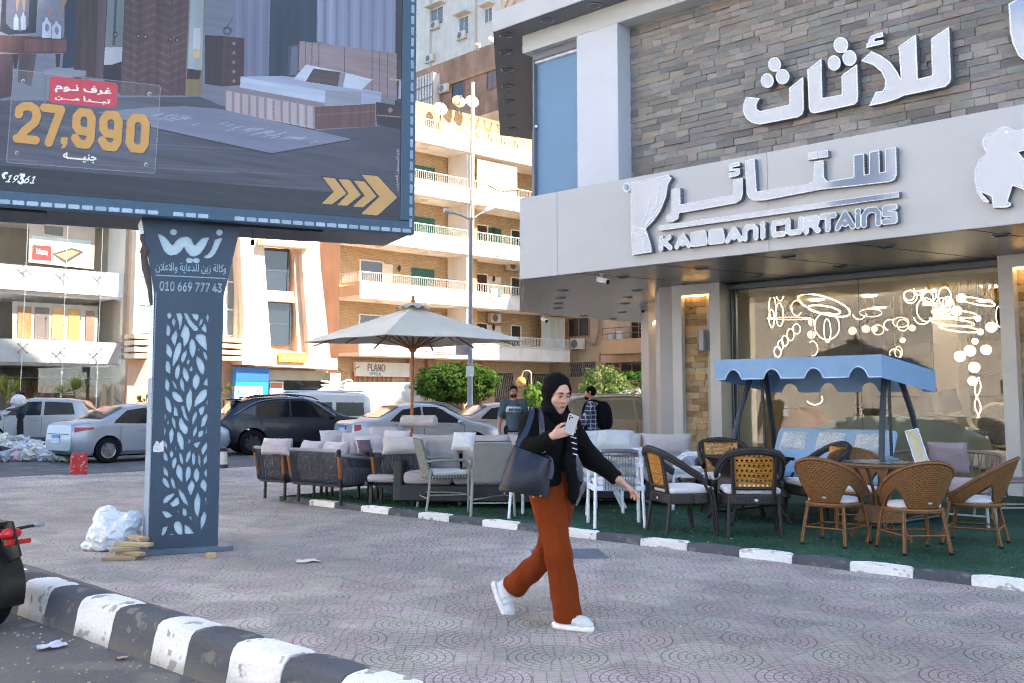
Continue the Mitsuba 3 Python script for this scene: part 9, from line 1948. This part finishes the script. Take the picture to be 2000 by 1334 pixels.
gp = PY(1018,745,42); gk = thing('garden_lamp', 'amber globe lamp on a curved stem above the parked cars', 'street lamp'); part(gk, 'globe', ball(gp, .2,12), '#d99a4a', 'gloss', .1, True); part(gk, 'stem', tube(curve([gp + [0,0,.18], gp + [.12,0,.42], gp + [.36,0,.4], gp + [.42,0,0], gp + [.42,0,-2.3]],16),.03,6), '#b5a78f', 'satin', .1, True)
# bollards
q = G(153,926); M = Mx((q[0], q[1],0), math.radians(28)); rb = thing('bollard', 'worn red painted concrete bollard on the edge of the pavement', 'bollard')
scene['red_paint'] = two(bumped({'type': 'principled', 'base_color': proc(lambda p, n, uv: mix(mi.Color3f([.42,.045,.05]) * (.7 + .6 * fbm(p.x * 9, p.y * 9, p.z * 9,3)),[.42,.34,.3], smoothstep(.60,.68, fbm(p.x * 26, p.y * 26, p.z * 26,3)))), 'roughness': .8, 'specular': .2}, chips, 2e-3,.6))
rbm = m3.Manifold.hull_points(np.array([[sx * (.15 - .02 * z) + 0, sy * (.14 - .02 * z), z] for sx in (-1,1) for sy in (-1,1) for z in (0,.36)] + [[sx * .11, sy * .1,.41] for sx in (-1,1) for sy in (-1,1)], np.float32)).to_mesh()
scene[f'{rb}__block'] = mikit.ply((np.array(rbm.vert_properties[:, :3]), np.array(rbm.tri_verts)), 'red_paint', to_world=T(M.tolist()))
q = G(436,914,0); wk = thing('bollard', 'white bollard with black cap and foot half hidden by the billboard pillar', 'bollard'); M = Mx((q[0], q[1],0))
part(wk, 'post', lathe([(0,.08),(.085,.08),(.075,.36),(0,.36)],14), '#c9c4bf', 'rough', .4,30, Mw=M); part(wk, 'cap', mv(lathe([(.08,0),(.085,.05),(.06,.08),(.0,.09)],14),(0,0,.35)), '#1c1d1f', 'satin', .2,30, Mw=M); part(wk, 'foot', lathe([(0,0),(.105,0),(.1,.08),(0,.08)],14), '#222325', 'satin', .2,30, Mw=M)
# rubbish heap beside the hatchback
r = np.random.default_rng(11); heapm = {}
cols = ['#d9d6d0', '#c9c7c4', '#bdbab4', '#a7b7c9', '#d4cfa8', '#c98a94', '#3a3634', '#8f887c', '#e3e1dd', '#b9a88f']
for i in range(900):
    px = r.uniform(-60,150); py = r.uniform(866,903);
    if py < 866 + max(0,(px - 55)) * .26: continue
    q = G(px, py, -.14); hgt = .34 * math.exp(-((px - 10) / 75) ** 2) * r.random(); s = r.uniform(.06,.2)
    v = r.normal(size=(7,3)) * s * [.6,.6,.4] + q + [0,0, hgt + .03]; v[:, 2] = np.maximum(v[:, 2],-.13); f = m3.Manifold.hull_points(v.astype(np.float32)).to_mesh()
    heapm.setdefault(cols[min(int(abs(r.normal(0,3.6))),9)],[]).append((np.array(f.vert_properties[:, :3], float), np.array(f.tri_verts)))
labels['rubbish_heap'] = dict(kind='stuff', label='heap of torn bags and paper rubbish on the road beside the parked cars', category='rubbish')
for i, (c, ms) in enumerate(heapm.items()): put('rubbish_heap__litter', shape(cat(ms), c, 'matte', .3, False))
q = G(97,872,-.1); solo('blue_bag', 'small knotted blue plastic bag on the rubbish heap', 'bag', sdf_mesh(lambda P: smin(ellip(P, q + [0,0,.1],(.13,.11,.12)), ellip(P, q + [.02,0,.26],(.08,.05,.06)),.06) + folds(P, 14,.07), q - .3, q + .45,.02), '#2d7fd0', 'gloss', .1,40)
# plastic bag and planks against the pillar
q = G(221,1074,0);
def sack(P):
    d = ellip(P, q + [0,0,.14],(.25,.19,.17)); d = smin(d, ellip(P, q + [-.07,0,.29],(.12,.11,.13)),.05); d = smin(d, ellip(P, q + [.13,0,.25],(.13,.10,.12)),.04); d = smin(d, ellip(P, q + [-.16,0,.05],(.13,.12,.07)),.05)
    rg = lambda k, s: np.abs(meshkit.fbm(P * k, 2, s) - .5); return smax(d + folds(P, 7,.08,(1,1,.8),2) + .10 * rg(11,5) + .05 * rg(24,6) - .02,.004 - P[:, 2],.01)
solo('plastic_bag', 'crumpled white plastic sack leaning on the planks at the pillar foot', 'bag', sdf_mesh(sack, q - .45, q + .6,.0075), '#cfd6e0', 'gloss', .12,25)
for i, (px, py, dz, rz, L, wd) in enumerate(((234,1094,.0,6,.30,.10),(254,1092,.035,-24,.30,.08),(243,1091,.07,34,.26,.09),(260,1089,.105,-12,.36,.10),(268,1083,.14,-48,.30,.10))):
    q2 = G(px, py, 0); solo('plank', f'short raw wooden plank in the stack by the white sack, {["lowest", "second from the bottom", "middle one", "second from the top", "topmost"][i]}', 'plank', cbox(-L / 2, L / 2,-wd / 2, wd / 2,0,.032,.003), jit('#b09a7c', .15), 'rough', .5, False, Mw=Mx((q2[0], q2[1], dz + .002), math.radians(rz)))
q2 = G(412,1090,0); solo('wood_offcut', 'small wooden offcut lying before the pillar base plate', 'offcut', cbox(-.045,.045,-.03,.03,0,.05,.004), '#b39a72', 'rough', .4, False, Mw=Mx((q2[0], q2[1],0),.3))
def sheet(name, lb, cat_, px, py, z, w_, d_, c, seed, amp=.03, mat='matte'):
    g_ = G(px, py, z); m = grid(14,10, lambda u, v: ((u - .5) * w_ * (1 - .3 * v),(v - .5) * d_, .004 + amp * meshkit.fbm(np.stack([u * 3 + seed, v * 3, u * 0],-1),3, seed)))
    solo(name, lb, cat_, cat([m, (m[0] - [0,0,.002], m[1][:, ::-1])]), c, mat, .15, True, Mw=Mx((g_[0], g_[1], z),.4 * seed))
sheet('paper_scrap', 'flat scrap of grey paper on the pavement right of the pillar', 'paper', 599,1098,0,.22,.14, '#cfcbc6', 1)
sheet('film_scrap', 'crumpled clear plastic film on the asphalt below the kerb', 'litter', 98,1268,-.268,.22,.12, '#c9ced8', 2,.06, 'gloss')
sheet('paper_scrap', 'torn piece of brown paper on the asphalt against the kerb', 'paper', 236,1290,-.268,.09,.06, '#b9a08c', 3)
pebm = []
for i in range(240):
    s = r.uniform(.2,6); g_ = K0 - KD * s + KN * r.uniform(.3,1.3); s2 = r.uniform(.004,.014); pebm.append(mv((ball((0,0,0),(s2, s2 * .8, s2 * .6),4)),(g_[0], g_[1],-.262)))
labels['grit'] = dict(kind='stuff', label='loose grit and crumbs along the foot of the kerb', category='grit'); scene['grit'] = shape(cat(pebm), '#a59a8c', 'rough', .5, False)
g_ = G(1110,1082); gl_ = setting('drain_cover'); scene[gl_] = shape(xf(box(-.34,.34,-.3,.3,-.02,.004), Mx((g_[0], g_[1],0),.1)), '#5f646c', 'rough', .4, False)
# stray cable loop of street wiring on the facade and a sleeve at the left edge
sl = PY(-8,800,30.5); pk2 = thing('person', 'passer-by in a pale shirt cut off by the left edge, only one arm visible', 'person')
part(pk2, 'body', sdf_mesh(lambda P: bones(P, [(sl + [-.05,0,.2], sl + [.12,-.1,-.05],.055,.045),(sl + [.12,-.1,-.05], sl + [.23,-.2,-.22],.042,.034),(sl + [.23,-.2,-.22], sl + [.27,-.22,-.30],.045,.03),(sl + [-.25,0,.25], sl + [-.25,0,-.3],.16,.15),(sl + [-.25,.05,-.3], sl + [-.25,0,-1.5],.15,.1),(sl + [-.25,0,.3], sl + [-.25,0,.5],.08,.1)],.05), sl + [-.6,-.5,-1.75], sl + [.5,.3,.75],.02), '#6d4936', 'skin', .1, True)
part(pk2, 'shirt', sdf_mesh(lambda P: bones(P, [(sl + [-.05,0,.2], sl + [.12,-.1,-.05],.075,.062),(sl + [-.25,0,.28], sl + [-.25,0,-.35],.2,.19)],.06), sl + [-.6,-.5,-.7], sl + [.4,.4,.6],.02), '#b3bac9', 'cloth', .1, True)
part(pk2, 'trousers', sdf_mesh(lambda P: bones(P, [(sl + [-.25,0,-.35], sl + [-.22,0,-1.5],.19,.12)],.06), sl + [-.6,-.5,-1.75], sl + [.4,.4,-.1],.02), '#24272e', 'cloth', .1, True)
cr = []
for i in range(150):
    g_ = TK + KD * r.uniform(-7,4) - KN * r.uniform(-3.2,2.6); s2 = r.uniform(.006,.016); on = np.dot(g_ - TK, KN) < -.13
    if np.dot(g_ - TK, KN) > .02 or on: cr.append(xf(ball((0,0,0),(s2, s2 * .7,.003),4), Mx((g_[0], g_[1], TURF_Z + .006 if on else .004), r.uniform(0,3))))
labels['crumbs'] = dict(kind='stuff', label='scattered pale crumbs and paper bits on the turf and paving', category='litter'); scene['crumbs'] = shape(cat(cr), '#c9c3b8', 'matte', .4, False)
